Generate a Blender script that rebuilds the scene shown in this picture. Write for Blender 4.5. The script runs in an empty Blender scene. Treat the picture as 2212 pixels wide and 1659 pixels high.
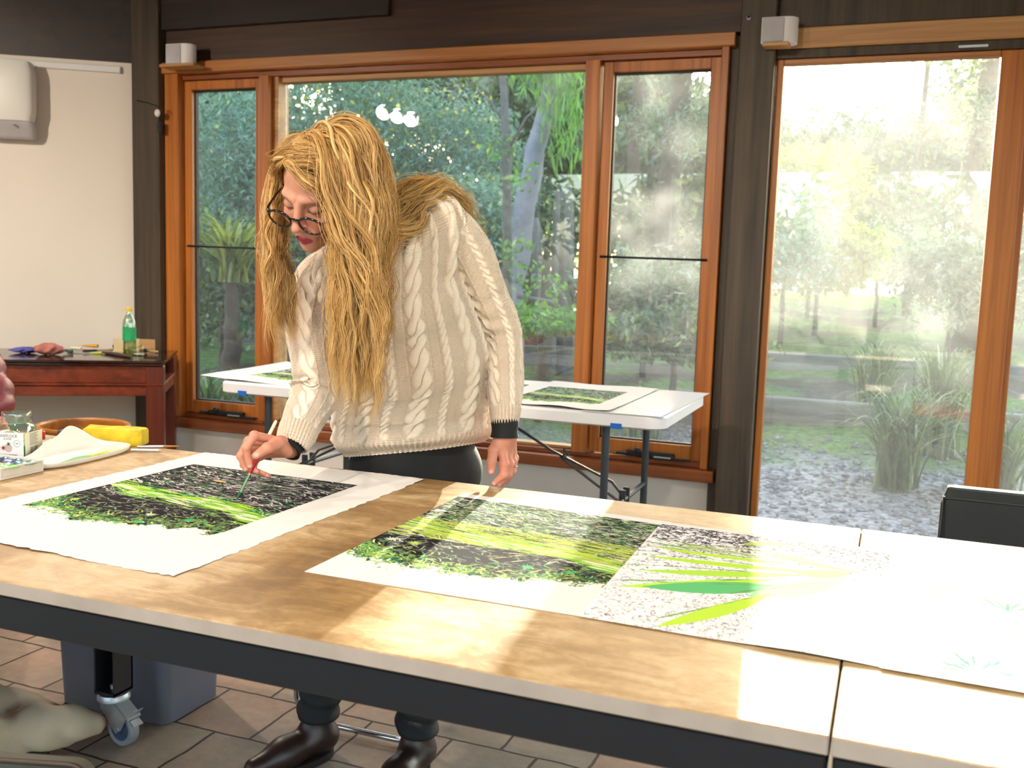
import bpy, math, random
import numpy as np
from mathutils import Vector, Matrix
random.seed(7); rng = np.random.default_rng(7)
PI = math.pi
scene = bpy.context.scene
COL = scene.collection

# ---------------------------------------------------------------- camera model (real metres; camera stands at x=0, y=0)
FPX = 2150.0; CAMH = 1.22; CX, CY = 1106.0, 829.5
_d = np.array([-.0317, 1, 247/2150.]); _d /= np.linalg.norm(_d)
_x = -np.array([-5643, -426, 2150.]); _x -= _x.dot(_d)*_d; _x /= np.linalg.norm(_x)
_z = -_d; _y = np.cross(_z, _x)
RM = np.array([_x, _y, _z])
CAMP = np.array([0, 0, CAMH])
def P(px, py, y):
    """point of the room seen at photo pixel (px,py) on the plane y metres into the room"""
    r = RM @ np.array([px-CX, py-CY, FPX]); return CAMP + r*(y/r[1])
def PZ(px, py, z):
    r = RM @ np.array([px-CX, py-CY, FPX]); return CAMP + r*((z-CAMH)/r[2])
def proj(p):
    v = (np.asarray(p, float)-CAMP) @ RM; return CX+FPX*v[..., 0]/v[..., 2], CY+FPX*v[..., 1]/v[..., 2]

# ---------------------------------------------------------------- mesh helpers
class MB:
    def __init__(s): s.v = []; s.f = []
    def add(s, vs, fs):
        n = len(s.v); s.v += [tuple(map(float, v)) for v in vs]; s.f += [tuple(i+n for i in f) for f in fs]; return s
    def box(s, x0, x1, y0, y1, z0, z1, bev=0.0, rz=0.0, pivot=None, M=None):
        if bev <= 0:
            vs = [(x, y, z) for z in (z0, z1) for (x, y) in ((x0, y0), (x1, y0), (x1, y1), (x0, y1))]
            fs = [(0, 3, 2, 1), (4, 5, 6, 7), (0, 1, 5, 4), (1, 2, 6, 5), (2, 3, 7, 6), (3, 0, 4, 7)]
        else:
            b = min(bev, (x1-x0)*.45, (y1-y0)*.45, (z1-z0)*.45)
            idx = {}; vs = []
            for sx in (0, 1):
                for sy in (0, 1):
                    for sz in (0, 1):
                        X = (x0, x1)[sx]; Y = (y0, y1)[sy]; Z = (z0, z1)[sz]
                        dx = b if sx == 0 else -b; dy = b if sy == 0 else -b; dz = b if sz == 0 else -b
                        for ax, p in enumerate(((X, Y+dy, Z+dz), (X+dx, Y, Z+dz), (X+dx, Y+dy, Z))):
                            idx[(sx, sy, sz, ax)] = len(vs); vs.append(p)
            fs = []
            I = idx
            for a in (0, 1):
                fs.append([I[(a, y, z, 0)] for (y, z) in ((0, 0), (1, 0), (1, 1), (0, 1))])
                fs.append([I[(x, a, z, 1)] for (x, z) in ((0, 0), (1, 0), (1, 1), (0, 1))])
                fs.append([I[(x, y, a, 2)] for (x, y) in ((0, 0), (1, 0), (1, 1), (0, 1))])
            for a in (0, 1):
                for c in (0, 1):
                    fs.append([I[(0, a, c, 1)], I[(1, a, c, 1)], I[(1, a, c, 2)], I[(0, a, c, 2)]])
                    fs.append([I[(a, 0, c, 0)], I[(a, 1, c, 0)], I[(a, 1, c, 2)], I[(a, 0, c, 2)]])
                    fs.append([I[(a, c, 0, 0)], I[(a, c, 1, 0)], I[(a, c, 1, 1)], I[(a, c, 0, 1)]])
            for sx in (0, 1):
                for sy in (0, 1):
                    for sz in (0, 1):
                        fs.append([I[(sx, sy, sz, 0)], I[(sx, sy, sz, 1)], I[(sx, sy, sz, 2)]])
            c = np.array([(x0+x1)/2, (y0+y1)/2, (z0+z1)/2]); out = []
            for f in fs:
                p = [np.array(vs[i]) for i in f]; n = np.cross(p[1]-p[0], p[2]-p[0])
                out.append(tuple(f) if n.dot(sum(p)/len(p)-c) > 0 else tuple(reversed(f)))
            fs = out
        if rz:
            px, py = pivot if pivot else ((x0+x1)/2, (y0+y1)/2); c_, s_ = math.cos(rz), math.sin(rz)
            vs = [(px+(x-px)*c_-(y-py)*s_, py+(x-px)*s_+(y-py)*c_, z) for x, y, z in vs]
        if M is not None: vs = [tuple(M @ Vector(v)) for v in vs]
        return s.add(vs, fs)
    def loft(s, rings, cap=True, closed=False):
        n = len(rings[0]); m = len(rings); vs = [p for r in rings for p in r]; fs = []
        for i in range(m-1+(1 if closed else 0)):
            a = i*n; b = ((i+1) % m)*n
            for j in range(n):
                k = (j+1) % n; fs.append((a+j, a+k, b+k, b+j))
        if cap and not closed:
            fs.append(tuple(reversed(range(n)))); fs.append(tuple((m-1)*n+j for j in range(n)))
        return s.add(vs, fs)
    def tube(s, pts, r, n=10, cap=True, closed=False, flat=1.0, up=None):
        pts = [np.array(p, float) for p in pts]; m = len(pts)
        rs = r if hasattr(r, '__len__') else [r]*m
        T = []
        for i in range(m):
            if closed: t = pts[(i+1) % m]-pts[i-1]
            else: t = pts[min(i+1, m-1)]-pts[max(i-1, 0)]
            T.append(t/(np.linalg.norm(t)+1e-12))
        u = np.array(up, float) if up is not None else (np.array([0, 0, 1.]) if abs(T[0][2]) < .9 else np.array([1., 0, 0]))
        rings = []
        for i in range(m):
            u = u-u.dot(T[i])*T[i]; u /= np.linalg.norm(u)+1e-12; w = np.cross(T[i], u)
            rings.append([pts[i]+rs[i]*(math.cos(a)*w+flat*math.sin(a)*u) for a in [2*PI*j/n for j in range(n)]])
        return s.loft(rings, cap, closed)
    def lathe(s, prof, c=(0, 0, 0), n=24, cap=True, sx=1, sy=1):
        return s.loft([[(c[0]+r*sx*math.cos(2*PI*j/n), c[1]+r*sy*math.sin(2*PI*j/n), c[2]+z) for j in range(n)] for r, z in prof], cap)
    def prism(s, poly, z0, z1):
        n = len(poly)
        return s.loft([[(x, y, z0) for x, y in poly], [(x, y, z1) for x, y in poly]])
    def ell(s, c, r, nu=16, nv=10, fn=None):
        rings = []
        for i in range(1, nv):
            t = PI*i/nv
            rings.append([(c[0]+r[0]*math.sin(t)*math.cos(a), c[1]+r[1]*math.sin(t)*math.sin(a), c[2]-r[2]*math.cos(t)) for a in [2*PI*j/nu for j in range(nu)]])
        return s.loft(rings)
    def move(s, M):
        s.v = [tuple(M @ Vector(v)) for v in s.v]; return s

def link(o, parent=None):
    COL.objects.link(o)
    if parent is not None:
        o.parent = parent; o.matrix_parent_inverse = Matrix.Translation(-Vector(parent_loc(parent)))
    return o
def parent_loc(p):
    l = Vector((0, 0, 0))
    while p is not None:
        if p.type == 'EMPTY' or p.get('_loc'): l = l+Vector(p.location)
        p = p.parent
        break
    return l
def tag(o, label=None, cat=None, group=None, kind=None):
    if label: o['label'] = label
    if cat: o['category'] = cat
    if group: o['group'] = group
    if kind: o['kind'] = kind
    return o
def obj(name, mb, m, parent=None, smooth=False, bevel=0, angle=None, label=None):
    me = bpy.data.meshes.new(name)
    if isinstance(mb, MB): me.from_pydata(mb.v, [], mb.f)
    else: me = mb
    if smooth:
        me.polygons.foreach_set('use_smooth', [True]*len(me.polygons))
    me.materials.append(m); me.update()
    if smooth is True and angle:
        me.set_sharp_from_angle(angle=math.radians(angle))
    o = bpy.data.objects.new(name, me); link(o, parent)
    if bevel:
        b = o.modifiers.new('bevel', 'BEVEL'); b.width = bevel; b.segments = 2; b.limit_method = 'ANGLE'
    if label: o['label'] = label
    return o
def npmesh(name, V, Fq, m, parent=None, smooth=True, attrs=None, uv=None):
    """mesh from numpy arrays, quads or triangles"""
    V = np.ascontiguousarray(V, np.float32); Fq = np.ascontiguousarray(Fq, np.int32)
    me = bpy.data.meshes.new(name); me.vertices.add(len(V)); me.vertices.foreach_set('co', V.ravel())
    k = Fq.shape[1]; me.loops.add(Fq.size); me.loops.foreach_set('vertex_index', Fq.ravel())
    me.polygons.add(len(Fq)); me.polygons.foreach_set('loop_start', np.arange(0, Fq.size, k, dtype=np.int32))
    me.polygons.foreach_set('loop_total', np.full(len(Fq), k, np.int32))
    me.polygons.foreach_set('use_smooth', np.full(len(Fq), smooth))
    me.update(calc_edges=True)
    if attrs:
        for an, ad in attrs.items():
            if ad.ndim == 2:
                a = me.color_attributes.new(an, 'FLOAT_COLOR', 'POINT'); c = np.ones((len(V), 4), np.float32); c[:, :3] = ad; a.data.foreach_set('color', c.ravel())
            else:
                a = me.attributes.new(an, 'FLOAT', 'POINT'); a.data.foreach_set('value', ad.astype(np.float32))
    if uv is not None:
        l = me.uv_layers.new(name='UVMap'); l.data.foreach_set('uv', np.ascontiguousarray(uv[Fq.ravel()], np.float32).ravel())
    me.materials.append(m)
    o = bpy.data.objects.new(name, me); link(o, parent); return o
def thing(name, label, cat, loc=(0, 0, 0), group=None, kind=None):
    o = bpy.data.objects.new(name, None); o.empty_display_size = .05; COL.objects.link(o); o.location = tuple(float(a) for a in loc)
    return tag(o, label, cat, group, kind)
def struct(name, mb, m, parent=None, **k):
    o = obj(name, mb, m, parent, **k)
    if parent is None: o['kind'] = 'structure'
    return o

# ---------------------------------------------------------------- materials
def lin(c):
    if isinstance(c, str): c = [int(c[i:i+2], 16)/255 for i in (0, 2, 4)]; c = [x/12.92 if x <= .04045 else ((x+.055)/1.055)**2.4 for x in c]
    return (c[0], c[1], c[2], 1)
class NT:
    def __init__(s, name):
        s.m = bpy.data.materials.new(name); s.m.use_nodes = True; s.t = s.m.node_tree; s.n = s.t.nodes; s.l = s.t.links
        s.b = s.n['Principled BSDF']; s.out = s.n['Material Output']
    def node(s, t, **k):
        n = s.n.new(t)
        for a, b in k.items(): setattr(n, a, b)
        return n
    def co(s, scale=(1, 1, 1), rot=(0, 0, 0), kind='Object', loc=(0, 0, 0)):
        tc = s.node('ShaderNodeTexCoord'); mp = s.node('ShaderNodeMapping'); s.l.new(tc.outputs[kind], mp.inputs[0])
        mp.inputs['Scale'].default_value = scale; mp.inputs['Rotation'].default_value = rot; mp.inputs['Location'].default_value = loc
        return mp.outputs[0]
    def noise(s, vec, scale=5, detail=4, rough=.55, dist=0):
        n = s.node('ShaderNodeTexNoise'); n.inputs['Scale'].default_value = scale; n.inputs['Detail'].default_value = detail
        n.inputs['Roughness'].default_value = rough; n.inputs['Distortion'].default_value = dist
        if vec is not None: s.l.new(vec, n.inputs['Vector'])
        return n.outputs['Fac']
    def ramp(s, fac, stops, interp='LINEAR'):
        r = s.node('ShaderNodeValToRGB'); s.l.new(fac, r.inputs[0]); e = r.color_ramp.elements; r.color_ramp.interpolation = interp
        while len(e) < len(stops): e.new(.5)
        for i, (p, c) in enumerate(stops): e[i].position = p; e[i].color = lin(c) if not isinstance(c, float) else (c, c, c, 1)
        return r.outputs[0]
    def math(s, op, a, b=None, c=None):
        n = s.node('ShaderNodeMath', operation=op)
        for i, x in enumerate((a, b, c)):
            if x is None: continue
            if isinstance(x, (int, float)): n.inputs[i].default_value = x
            else: s.l.new(x, n.inputs[i])
        return n.outputs[0]
    def mix(s, fac, a, b, blend='MIX'):
        n = s.node('ShaderNodeMix', data_type='RGBA', blend_type=blend)
        for i, x in ((0, fac), (6, a), (7, b)):
            if isinstance(x, (int, float)): n.inputs[i].default_value = x
            elif isinstance(x, (tuple, list, str)): n.inputs[i].default_value = lin(x)
            else: s.l.new(x, n.inputs[i])
        return n.outputs[2]
    def bump(s, h, dist=.002, strength=.6):
        n = s.node('ShaderNodeBump'); n.inputs['Distance'].default_value = dist; n.inputs['Strength'].default_value = strength
        s.l.new(h, n.inputs['Height']); s.l.new(n.outputs[0], s.b.inputs['Normal']); return n
    def set(s, col=None, rough=None, metal=None, spec=None, **k):
        def put(nm, v):
            if v is None: return
            i = s.b.inputs[nm]
            if isinstance(v, (int, float)): i.default_value = v
            elif isinstance(v, (tuple, list, str)): i.default_value = lin(v)
            else: s.l.new(v, i)
        put('Base Color', col); put('Roughness', rough); put('Metallic', metal); put('Specular IOR Level', spec)
        for a, b in k.items(): put(a.replace('_', ' '), b)
        return s
def mat(name, c, rough=.5, metal=0, var=.12, vs=8, spec=None, bump=0, bs=60, **k):
    t = NT(name); c = lin(c)[:3]
    f = t.noise(t.co(), vs, 4)
    lo = tuple(max(0, x*(1-var)) for x in c); hi = tuple(min(1, x*(1+var)) for x in c)
    t.set(t.ramp(f, [(.3, lo), (.7, hi)]), rough, metal, spec, **k)
    if bump: t.bump(t.noise(t.co(), bs, 5), bump, .7)
    return t.m
def wood(name, c1, c2, axis='x', rough=.5, fine=60, stretch=.06, spec=None, knots=False, bump=.0006, mid=None):
    t = NT(name); sc = {'x': (stretch, 1, 1), 'y': (1, stretch, 1), 'z': (1, 1, stretch)}[axis]
    v = t.co(scale=sc)
    a = t.noise(v, fine, 5, .6, .4); b = t.noise(v, fine*.2, 3, .5, 1.0)
    f = t.math('ADD', t.math('MULTIPLY', a, .45), t.math('MULTIPLY', b, .55))
    st = [(.34, c1), (.66, c2)] if mid is None else [(.34, c1), (.5, mid), (.66, c2)]
    c = t.ramp(f, st)
    if knots:
        k = t.node('ShaderNodeTexVoronoi'); k.inputs['Scale'].default_value = 2.2; t.l.new(t.co(scale={'x': (.6, 1, 1), 'z': (1, 1, .6)}[axis]), k.inputs['Vector'])
        c = t.mix(t.ramp(k.outputs['Distance'], [(.03, 1.0), (.09, 0.0)]), c, c1)
    t.set(c, rough, 0, spec); t.bump(f, bump, .8); return t.m
def glassm(name, dust=.05, tint=(.96, .985, .975), refl=1.0, streak=False):
    t = NT(name); n = t.n; n.remove(t.b)
    tr = t.node('ShaderNodeBsdfTransparent'); tr.inputs[0].default_value = (*tint, 1)
    gl = t.node('ShaderNodeBsdfGlossy'); gl.inputs['Roughness'].default_value = 0.0; gl.inputs[0].default_value = (1, 1, 1, 1)
    ge = t.node('ShaderNodeNewGeometry'); dt = t.node('ShaderNodeVectorMath', operation='DOT_PRODUCT'); t.l.new(ge.outputs['Incoming'], dt.inputs[0]); t.l.new(ge.outputs['Normal'], dt.inputs[1])
    k5 = t.math('POWER', t.math('SUBTRACT', 1.0, t.math('ABSOLUTE', dt.outputs['Value'])), 5.0); f = t.math('MINIMUM', t.math('MULTIPLY', t.math('ADD', .042, t.math('MULTIPLY', k5, .9)), 1.3*refl), 1.0)
    m1 = t.node('ShaderNodeMixShader'); t.l.new(f, m1.inputs[0]); t.l.new(tr.outputs[0], m1.inputs[1]); t.l.new(gl.outputs[0], m1.inputs[2])
    last = m1.outputs[0]
    if dust > 0:
        # a film of dried grime: cloudy patches, fine specks and wiping scratches
        v = t.co(); cl = t.ramp(t.noise(v, 2.2, 5, .6, .6), [(.3, .35), (.72, 1.0)])
        sp = t.node('ShaderNodeTexVoronoi'); sp.inputs['Scale'].default_value = 55; t.l.new(v, sp.inputs['Vector'])
        spk = t.ramp(sp.outputs['Distance'], [(.05, 1.0), (.11, 0.0)])
        big = t.ramp(t.noise(v, 5, 3), [(.45, 0.0), (.62, 1.0)])
        spk = t.math('MULTIPLY', spk, big)
        sc = t.ramp(t.noise(t.co(scale=(6, 6, 90), rot=(0, .7, 0)), 3, 2, .5, .5), [(.70, 0.0), (.74, 1.0)])
        sc2 = t.ramp(t.noise(t.co(scale=(60, 6, 5), rot=(0, .12, 0)), 2.4, 2, .5, .4), [(.71, 0.0), (.75, 1.0)])
        d = t.math('ADD', t.math('MULTIPLY', cl, dust), t.math('MULTIPLY', spk, dust*5))
        d = t.math('ADD', d, t.math('MULTIPLY', t.math('MULTIPLY', sc, big), dust*1.6))
        if streak: d = t.math('ADD', d, t.math('MULTIPLY', sc2, dust*1.2))
        d = t.math('MINIMUM', d, .8)
        tl = t.node('ShaderNodeBsdfTranslucent'); tl.inputs[0].default_value = (.93, .95, .93, 1)
        df = t.node('ShaderNodeBsdfDiffuse'); df.inputs[0].default_value = (.5, .5, .48, 1)
        md = t.node('ShaderNodeMixShader'); md.inputs[0].default_value = .25; t.l.new(tl.outputs[0], md.inputs[1]); t.l.new(df.outputs[0], md.inputs[2])
        m2 = t.node('ShaderNodeMixShader'); t.l.new(d, m2.inputs[0]); t.l.new(last, m2.inputs[1]); t.l.new(md.outputs[0], m2.inputs[2]); last = m2.outputs[0]
    t.l.new(last, t.out.inputs[0]); return t.m
def leafm(name, c1, c2, trans=.45, c3=None):
    """foliage: colour differs from leaf to leaf (per-face attribute), thin leaves let light through"""
    t = NT(name); n = t.n; n.remove(t.b)
    a = t.node('ShaderNodeAttribute', attribute_name='rnd'); st = [(.0, c1), (.8, c2)] + ([(.93, c3)] if c3 else [])
    c = t.ramp(a.outputs['Fac'], st)
    df = t.node('ShaderNodeBsdfDiffuse'); tl = t.node('ShaderNodeBsdfTranslucent'); gl = t.node('ShaderNodeBsdfGlossy'); gl.inputs['Roughness'].default_value = .35
    t.l.new(c, df.inputs[0]); t.l.new(t.mix(1.0, c, (1.0, 1.0, .55), 'MULTIPLY'), tl.inputs[0])
    m = t.node('ShaderNodeMixShader'); m.inputs[0].default_value = trans; t.l.new(df.outputs[0], m.inputs[1]); t.l.new(tl.outputs[0], m.inputs[2])
    m2 = t.node('ShaderNodeMixShader'); m2.inputs[0].default_value = .06; t.l.new(m.outputs[0], m2.inputs[1]); t.l.new(gl.outputs[0], m2.inputs[2])
    t.l.new(m2.outputs[0], t.out.inputs[0]); return t.m
def glow(name, c, s):
    t = NT(name); t.set(c, .5, Emission_Color=c, Emission_Strength=s); return t.m

M = {}
M['wall'] = mat('white_plaster', 'E8DDD3', .7, var=.025, vs=1.2, bump=.0004, bs=25)
M['timber'] = wood('dark_stained_timber', '2B211A', '584839', 'z', .55, 40, .05)
M['timber_x'] = wood('dark_stained_beam', '261610', '4E3322', 'x', .5, 40, .05, knots=True)
M['timber_dk'] = wood('blackened_beam', '1B100D', '35211A', 'x', .5, 30, .05, knots=True)
M['cedar_z'] = wood('cedar_upright', '8A4814', 'CC7C30', 'z', .38, 55, .03)
M['cedar_x'] = wood('cedar_rail', '925222', 'D08E4C', 'x', .38, 55, .03)
M['cedar_red'] = wood('red_cedar', '6A3014', 'A0582A', 'x', .35, 55, .03)
M['cedar_pale'] = wood('pale_cedar', '9A6838', 'D2A26A', 'x', .45, 55, .03)
M['mahog_x'] = wood('mahogany_rail', '4A190C', '8A3B1C', 'x', .3, 40, .06)
M['mahog_z'] = wood('mahogany_leg', '3C130A', '6E2D1A', 'z', .32, 40, .06)
M['black'] = mat('black_rubber', '17181B', .55)
M['blackmetal'] = mat('black_powder_coat', '15151A', .5, var=.1, bump=.0002, bs=300)
M['steel'] = mat('zinc_steel', 'BEC4CC', .42, .85, var=.08)
M['chrome'] = mat('chrome_tube', 'C8CCD4', .18, 1, var=.03)
M['darkgrey'] = mat('dark_grey_steel', '3A3F45', .4, .3, var=.08)
M['white_plastic'] = mat('white_plastic', 'E6E3E6', .45, var=.02)
M['offwhite'] = mat('offwhite_enamel', 'E4E1DC', .3, var=.02)
M['grey_plastic'] = mat('grey_plastic', '5F616E', .5, var=.06)
M['bluetape'] = mat('blue_masking_tape', '1560C8', .7, var=.05)
M['glass_clear'] = glassm('window_glass', dust=.022)
M['glass_dusty'] = glassm('dusty_window_glass', dust=.065, streak=True)
M['glass_door'] = glassm('grimy_door_glass', dust=.07, refl=1.2)
# ================================================================ the room
W = 4.6                                     # the window wall
LA = math.radians(33); LD = np.array([-math.cos(LA), -math.sin(LA)]); LN = np.array([math.sin(LA), -math.cos(LA)])  # left wall: runs from the corner to the left and towards us
C0 = np.array([-4.02, 4.62]); LB = C0+LD*2.6

def floor_mat():
    t = NT('clay_paver_floor'); v = t.co(rot=(0, 0, math.radians(1.0)), loc=(.09, .065, 0))
    w = t.node('ShaderNodeTexNoise'); w.inputs['Scale'].default_value = 7; w.inputs['Detail'].default_value = 4; t.l.new(v, w.inputs['Vector'])
    va = t.node('ShaderNodeVectorMath', operation='MULTIPLY_ADD'); t.l.new(w.outputs['Color'], va.inputs[0]); va.inputs[1].default_value = (.022, .022, 0); t.l.new(v, va.inputs[2])
    b = t.node('ShaderNodeTexBrick'); t.l.new(va.outputs[0], b.inputs['Vector'])
    b.offset = .43; b.inputs['Scale'].default_value = 1; b.inputs['Brick Width'].default_value = .235; b.inputs['Row Height'].default_value = .232
    b.inputs['Mortar Size'].default_value = .0045; b.inputs['Mortar Smooth'].default_value = .35; b.inputs['Bias'].default_value = 0
    b.inputs['Color1'].default_value = (0, 0, 0, 1); b.inputs['Color2'].default_value = (1, 1, 1, 1); b.inputs['Mortar'].default_value = (.5, .5, .5, 1)
    br = t.ramp(b.outputs['Color'], [(0, 'A0958A'), (.35, 'B0A192'), (.62, 'B69C8A'), (1, 'A29C92')])
    n1 = t.noise(v, 26, 6, .65); c = t.mix(.7, br, t.ramp(n1, [(.3, '6C655E'), (.7, 'B0A496')]), 'SOFT_LIGHT')
    c = t.mix(t.ramp(t.noise(v, 3.1, 4), [(.45, 0.0), (.7, .55)]), c, '6E6A63')
    m = t.mix(b.outputs['Fac'], c, '3B2C25'); t.set(m, .62)
    h = t.math('SUBTRACT', t.math('MULTIPLY', n1, .35), b.outputs['Fac']); t.bump(h, .005, .9); return t.m
fl = MB(); 
FX0, FX1, FY0 = -6.3, 3.6, -2.6
fl.add([(FX0, FY0, 0), (FX1, FY0, 0), (FX1, W+.12, 0), (C0[0]-.1, W+.12, 0), (FX0, LB[1]-.1, 0), (FX0, FY0, -.1), (FX1, FY0, -.1), (FX1, W+.12, -.1), (C0[0]-.1, W+.12, -.1), (FX0, LB[1]-.1, -.1)],
       [(0, 1, 2, 3, 4), (9, 8, 7, 6, 5), (0, 5, 6, 1), (1, 6, 7, 2), (2, 7, 8, 3), (3, 8, 9, 4), (4, 9, 5, 0)])
struct('floor', fl, floor_mat())
cl = MB().box(FX0, FX1, FY0, W+.3, 2.92, 3.0); struct('ceiling', cl, wood('ceiling_boards', '3A2A20', '5C4534', 'x', .6))

def wallseg(name, a, b, z0, z1, th, m, flip=1):
    a = np.array(a); b = np.array(b); d = (b-a)/np.linalg.norm(b-a); n = np.array([-d[1], d[0]])*flip
    q = [a, b, b+n*th, a+n*th]
    return struct(name, MB().prism([tuple(p) for p in q], z0, z1), m)
wallseg('wall_left', C0, LB, 0, 2.30, .12, M['wall'], -1)
wallseg('trim_1', C0-LN*.0+LD*0.02, LB, 2.302, 2.92, .12, M['timber_dk'], -1)['label'] = 'blackened timber beam over the white left wall'
sw_ = MB()
for ya, yb, za, zb in ((FY0, -1.9, 0, 2.92), (-.3, LB[1], 0, 2.92), (FY0, LB[1], 2.3, 2.92)): sw_.box(LB[0]-.1, LB[0], ya, yb, za, zb)
struct('wall_side', sw_, M['wall'])
# low white wall under the windows, between the two posts
struct('wall_back', MB().box(-3.85, -.74, W+.015, W+.13, 0, .30), M['wall'])
# rear and right side walls with big openings, behind the photographer
rw = MB()
for x0, x1, z0, z1 in ((FX0, -5.9, 0, 2.92), (-4.55, -4.3, 0, 2.92), (-2.9, -2.6, 0, 2.92), (-.6, -.3, 0, 2.92), (1.9, 2.2, 0, 2.92), (3.3, FX1, 0, 2.92),
                       (-5.9, 3.3, 2.42, 2.92), (-5.9, 3.3, 0, .06)):
    rw.box(x0, x1, FY0-.1, FY0, z0, z1)
struct('wall_rear', rw, M['wall'])
rs = MB()
for y0, y1, z0, z1 in ((FY0, -2.2, 0, 2.92), (-.2, .1, 0, 2.92), (2.3, 2.6, 0, 2.92), (4.2, W+.1, 0, 2.92), (FY0, W+.1, 2.35, 2.92)):
    rs.box(FX1-.02, FX1+.08, y0, y1, z0, z1)
struct('wall_right', rs, M['wall'])

# posts and beams
struct('trim_2', MB().box(-4.03, -3.845, W-.10, W+.12, 0, 2.92, .004), M['timber'])['label'] = 'dark timber corner post left of the windows'
struct('trim_3', MB().box(-.716, -.566, W-.10, W+.14, 0, 2.92, .004), M['timber'])['label'] = 'dark timber post between window and glass door'
struct('trim_4', MB().box(-.764, -.717, W-.015, W+.12, 0, 2.28, .002), M['timber'])
bm = MB().box(-3.844, -.717, W-.04, W+.12, 2.286, 2.58, .003)
struct('trim_5', bm, M['timber_x'])['label'] = 'dark timber beam above the windows'
struct('trim_6', MB().box(-3.844, -2.45, W-.075, W-.041, 2.455, 2.92, .003).box(-2.45, -.717, W-.06, W+.1, 2.581, 2.92, .003), M['timber_dk'])
struct('trim_7', MB().box(-.565, FX1-.03, W-.04, W+.12, 2.292, 2.92, .003), M['timber'])['label'] = 'dark timber beam above the glass doors'
br_ = MB(); a = np.array([-4.45, 4.2, 2.62]); b = np.array([-4.0, 4.48, 2.50])
# small hook screws on the posts
for q, (px, py, yy) in enumerate(((1618, 38, W-.102),)):
    t_ = thing('screw_head', 'small round pale screw head high on the post beside the glass door', 'screw', P(px, py, yy))
    c = P(px, py, yy); b_ = MB().ell((c[0], c[1]-.002, c[2]), (.011, .006, .011)); o = obj('washer', b_, M['steel'], t_, True)
    obj('screw', MB().ell((c[0], c[1]-.007, c[2]), (.006, .004, .006), 10, 6), M['black'], o, True)

# ---- windows
def ring(mb, x0, x1, z0, z1, w, y0, y1, wb=None, wt=None, bev=.003):
    wb = w if wb is None else wb; wt = w if wt is None else wt
    mb.box(x0, x0+w, y0, y1, z0, z1, bev); mb.box(x1-w, x1, y0, y1, z0, z1, bev)
    mb.box(x0+w, x1-w, y0, y1, z0, z0+wb, bev); mb.box(x0+w, x1-w, y0, y1, z1-wt, z1, bev)
FZ0, FZ1 = .33, 2.283
win = thing('window_1', None, None, (-2.3, W, .3), kind='structure'); win['label'] = 'wide cedar window frame holding a fixed pane between two casements'
y0, y1 = W-.055, W+.11
obj('jamb', MB().box(-3.842, -3.752, y0, y1, FZ0, FZ1, .003), M['cedar_z'], win)
obj('jamb', MB().box(-.800, -.765, y0, y1, FZ0, FZ1, .003), M['cedar_z'], win)
obj('head', MB().box(-3.95, -.74, y0-.02, y1, 2.225, FZ1, .004), M['cedar_x'], win)
obj('head_stop', MB().box(-3.75, -.80, W-.02, y1, 2.196, 2.224, .002), M['cedar_red'], win)
obj('sill', MB().box(-3.86, -.73, y0-.03, y1, .275, .33, .004), M['cedar_red'], win)
obj('sill_step', MB().box(-3.75, -.80, W-.02, y1, .331, .352, .002), M['cedar_red'], win)
obj('mullion', MB().box(-3.225, -3.165, y0, y1, .352, 2.196, .003), M['cedar_z'], win)
obj('mullion', MB().box(-1.425, -1.355, y0, y1, .352, 2.196, .003), M['cedar_z'], win)
obj('reveal', MB().box(-3.164, -3.135, W-.01, W+.09, .353, 2.195, .002), M['cedar_pale'], win)
obj('reveal', MB().box(-3.134, -1.426, W+.02, W+.09, 2.170, 2.195, .002), M['cedar_pale'], win)
obj('reveal', MB().box(-3.134, -1.426, W+.02, W+.09, .353, .366, .002), M['cedar_pale'], win)
obj('pane', MB().box(-3.134, -1.426, W+.062, W+.068, .366, 2.170), M['glass_clear'], win)
def casement(name, x0, x1, label, gm):
    t = thing(name, None, None, ((x0+x1)/2, W, .36), kind='structure'); t['label'] = label
    mb = MB(); ring(mb, x0, x1, .356, 2.192, .048, W-.008, W+.05, .07, .048); obj('sash', mb, M['cedar_z'], t)
    mb = MB(); ring(mb, x0+.049, x1-.049, .427, 2.143, .006, W+.02, W+.045, .006, .006, 0); obj('gasket', mb, M['black'], t)
    obj('pane', MB().box(x0+.055, x1-.055, W+.030, W+.036, .433, 2.137), gm, t)
    obj('glazing_bar', MB().tube([(x0+.02, W-.014, 1.295), (x1-.02, W-.014, 1.291)], .0055, 8), M['black'], t, True, label='thin black bar across the casement')
    # winder
    cx = (x0+x1)/2+.03
    wd = obj('winder', MB().box(cx-.11, cx+.12, W-.045, W-.012, .362, .384, .003).tube([(cx-.10, W-.05, .372), (cx-.15, W-.06, .374)], .007, 8).ell((cx-.05, W-.05, .388), (.018, .014, .018), 12, 8).box(cx+.02, cx+.2, W-.05, W-.03, .356, .366, .002), M['black'], t, True, angle=40)
    obj('winder_arm', MB().box(cx+.03, cx+.11, W-.053, W-.0505, .364, .371), M['steel'], wd)
    return t
casement('window_2', -3.745, -3.232, 'narrow cedar casement on the left of the picture window', M['glass_clear'])
casement('window_3', -1.350, -.803, 'narrow cedar casement with dusty glass beside the post', M['glass_dusty'])
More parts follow.
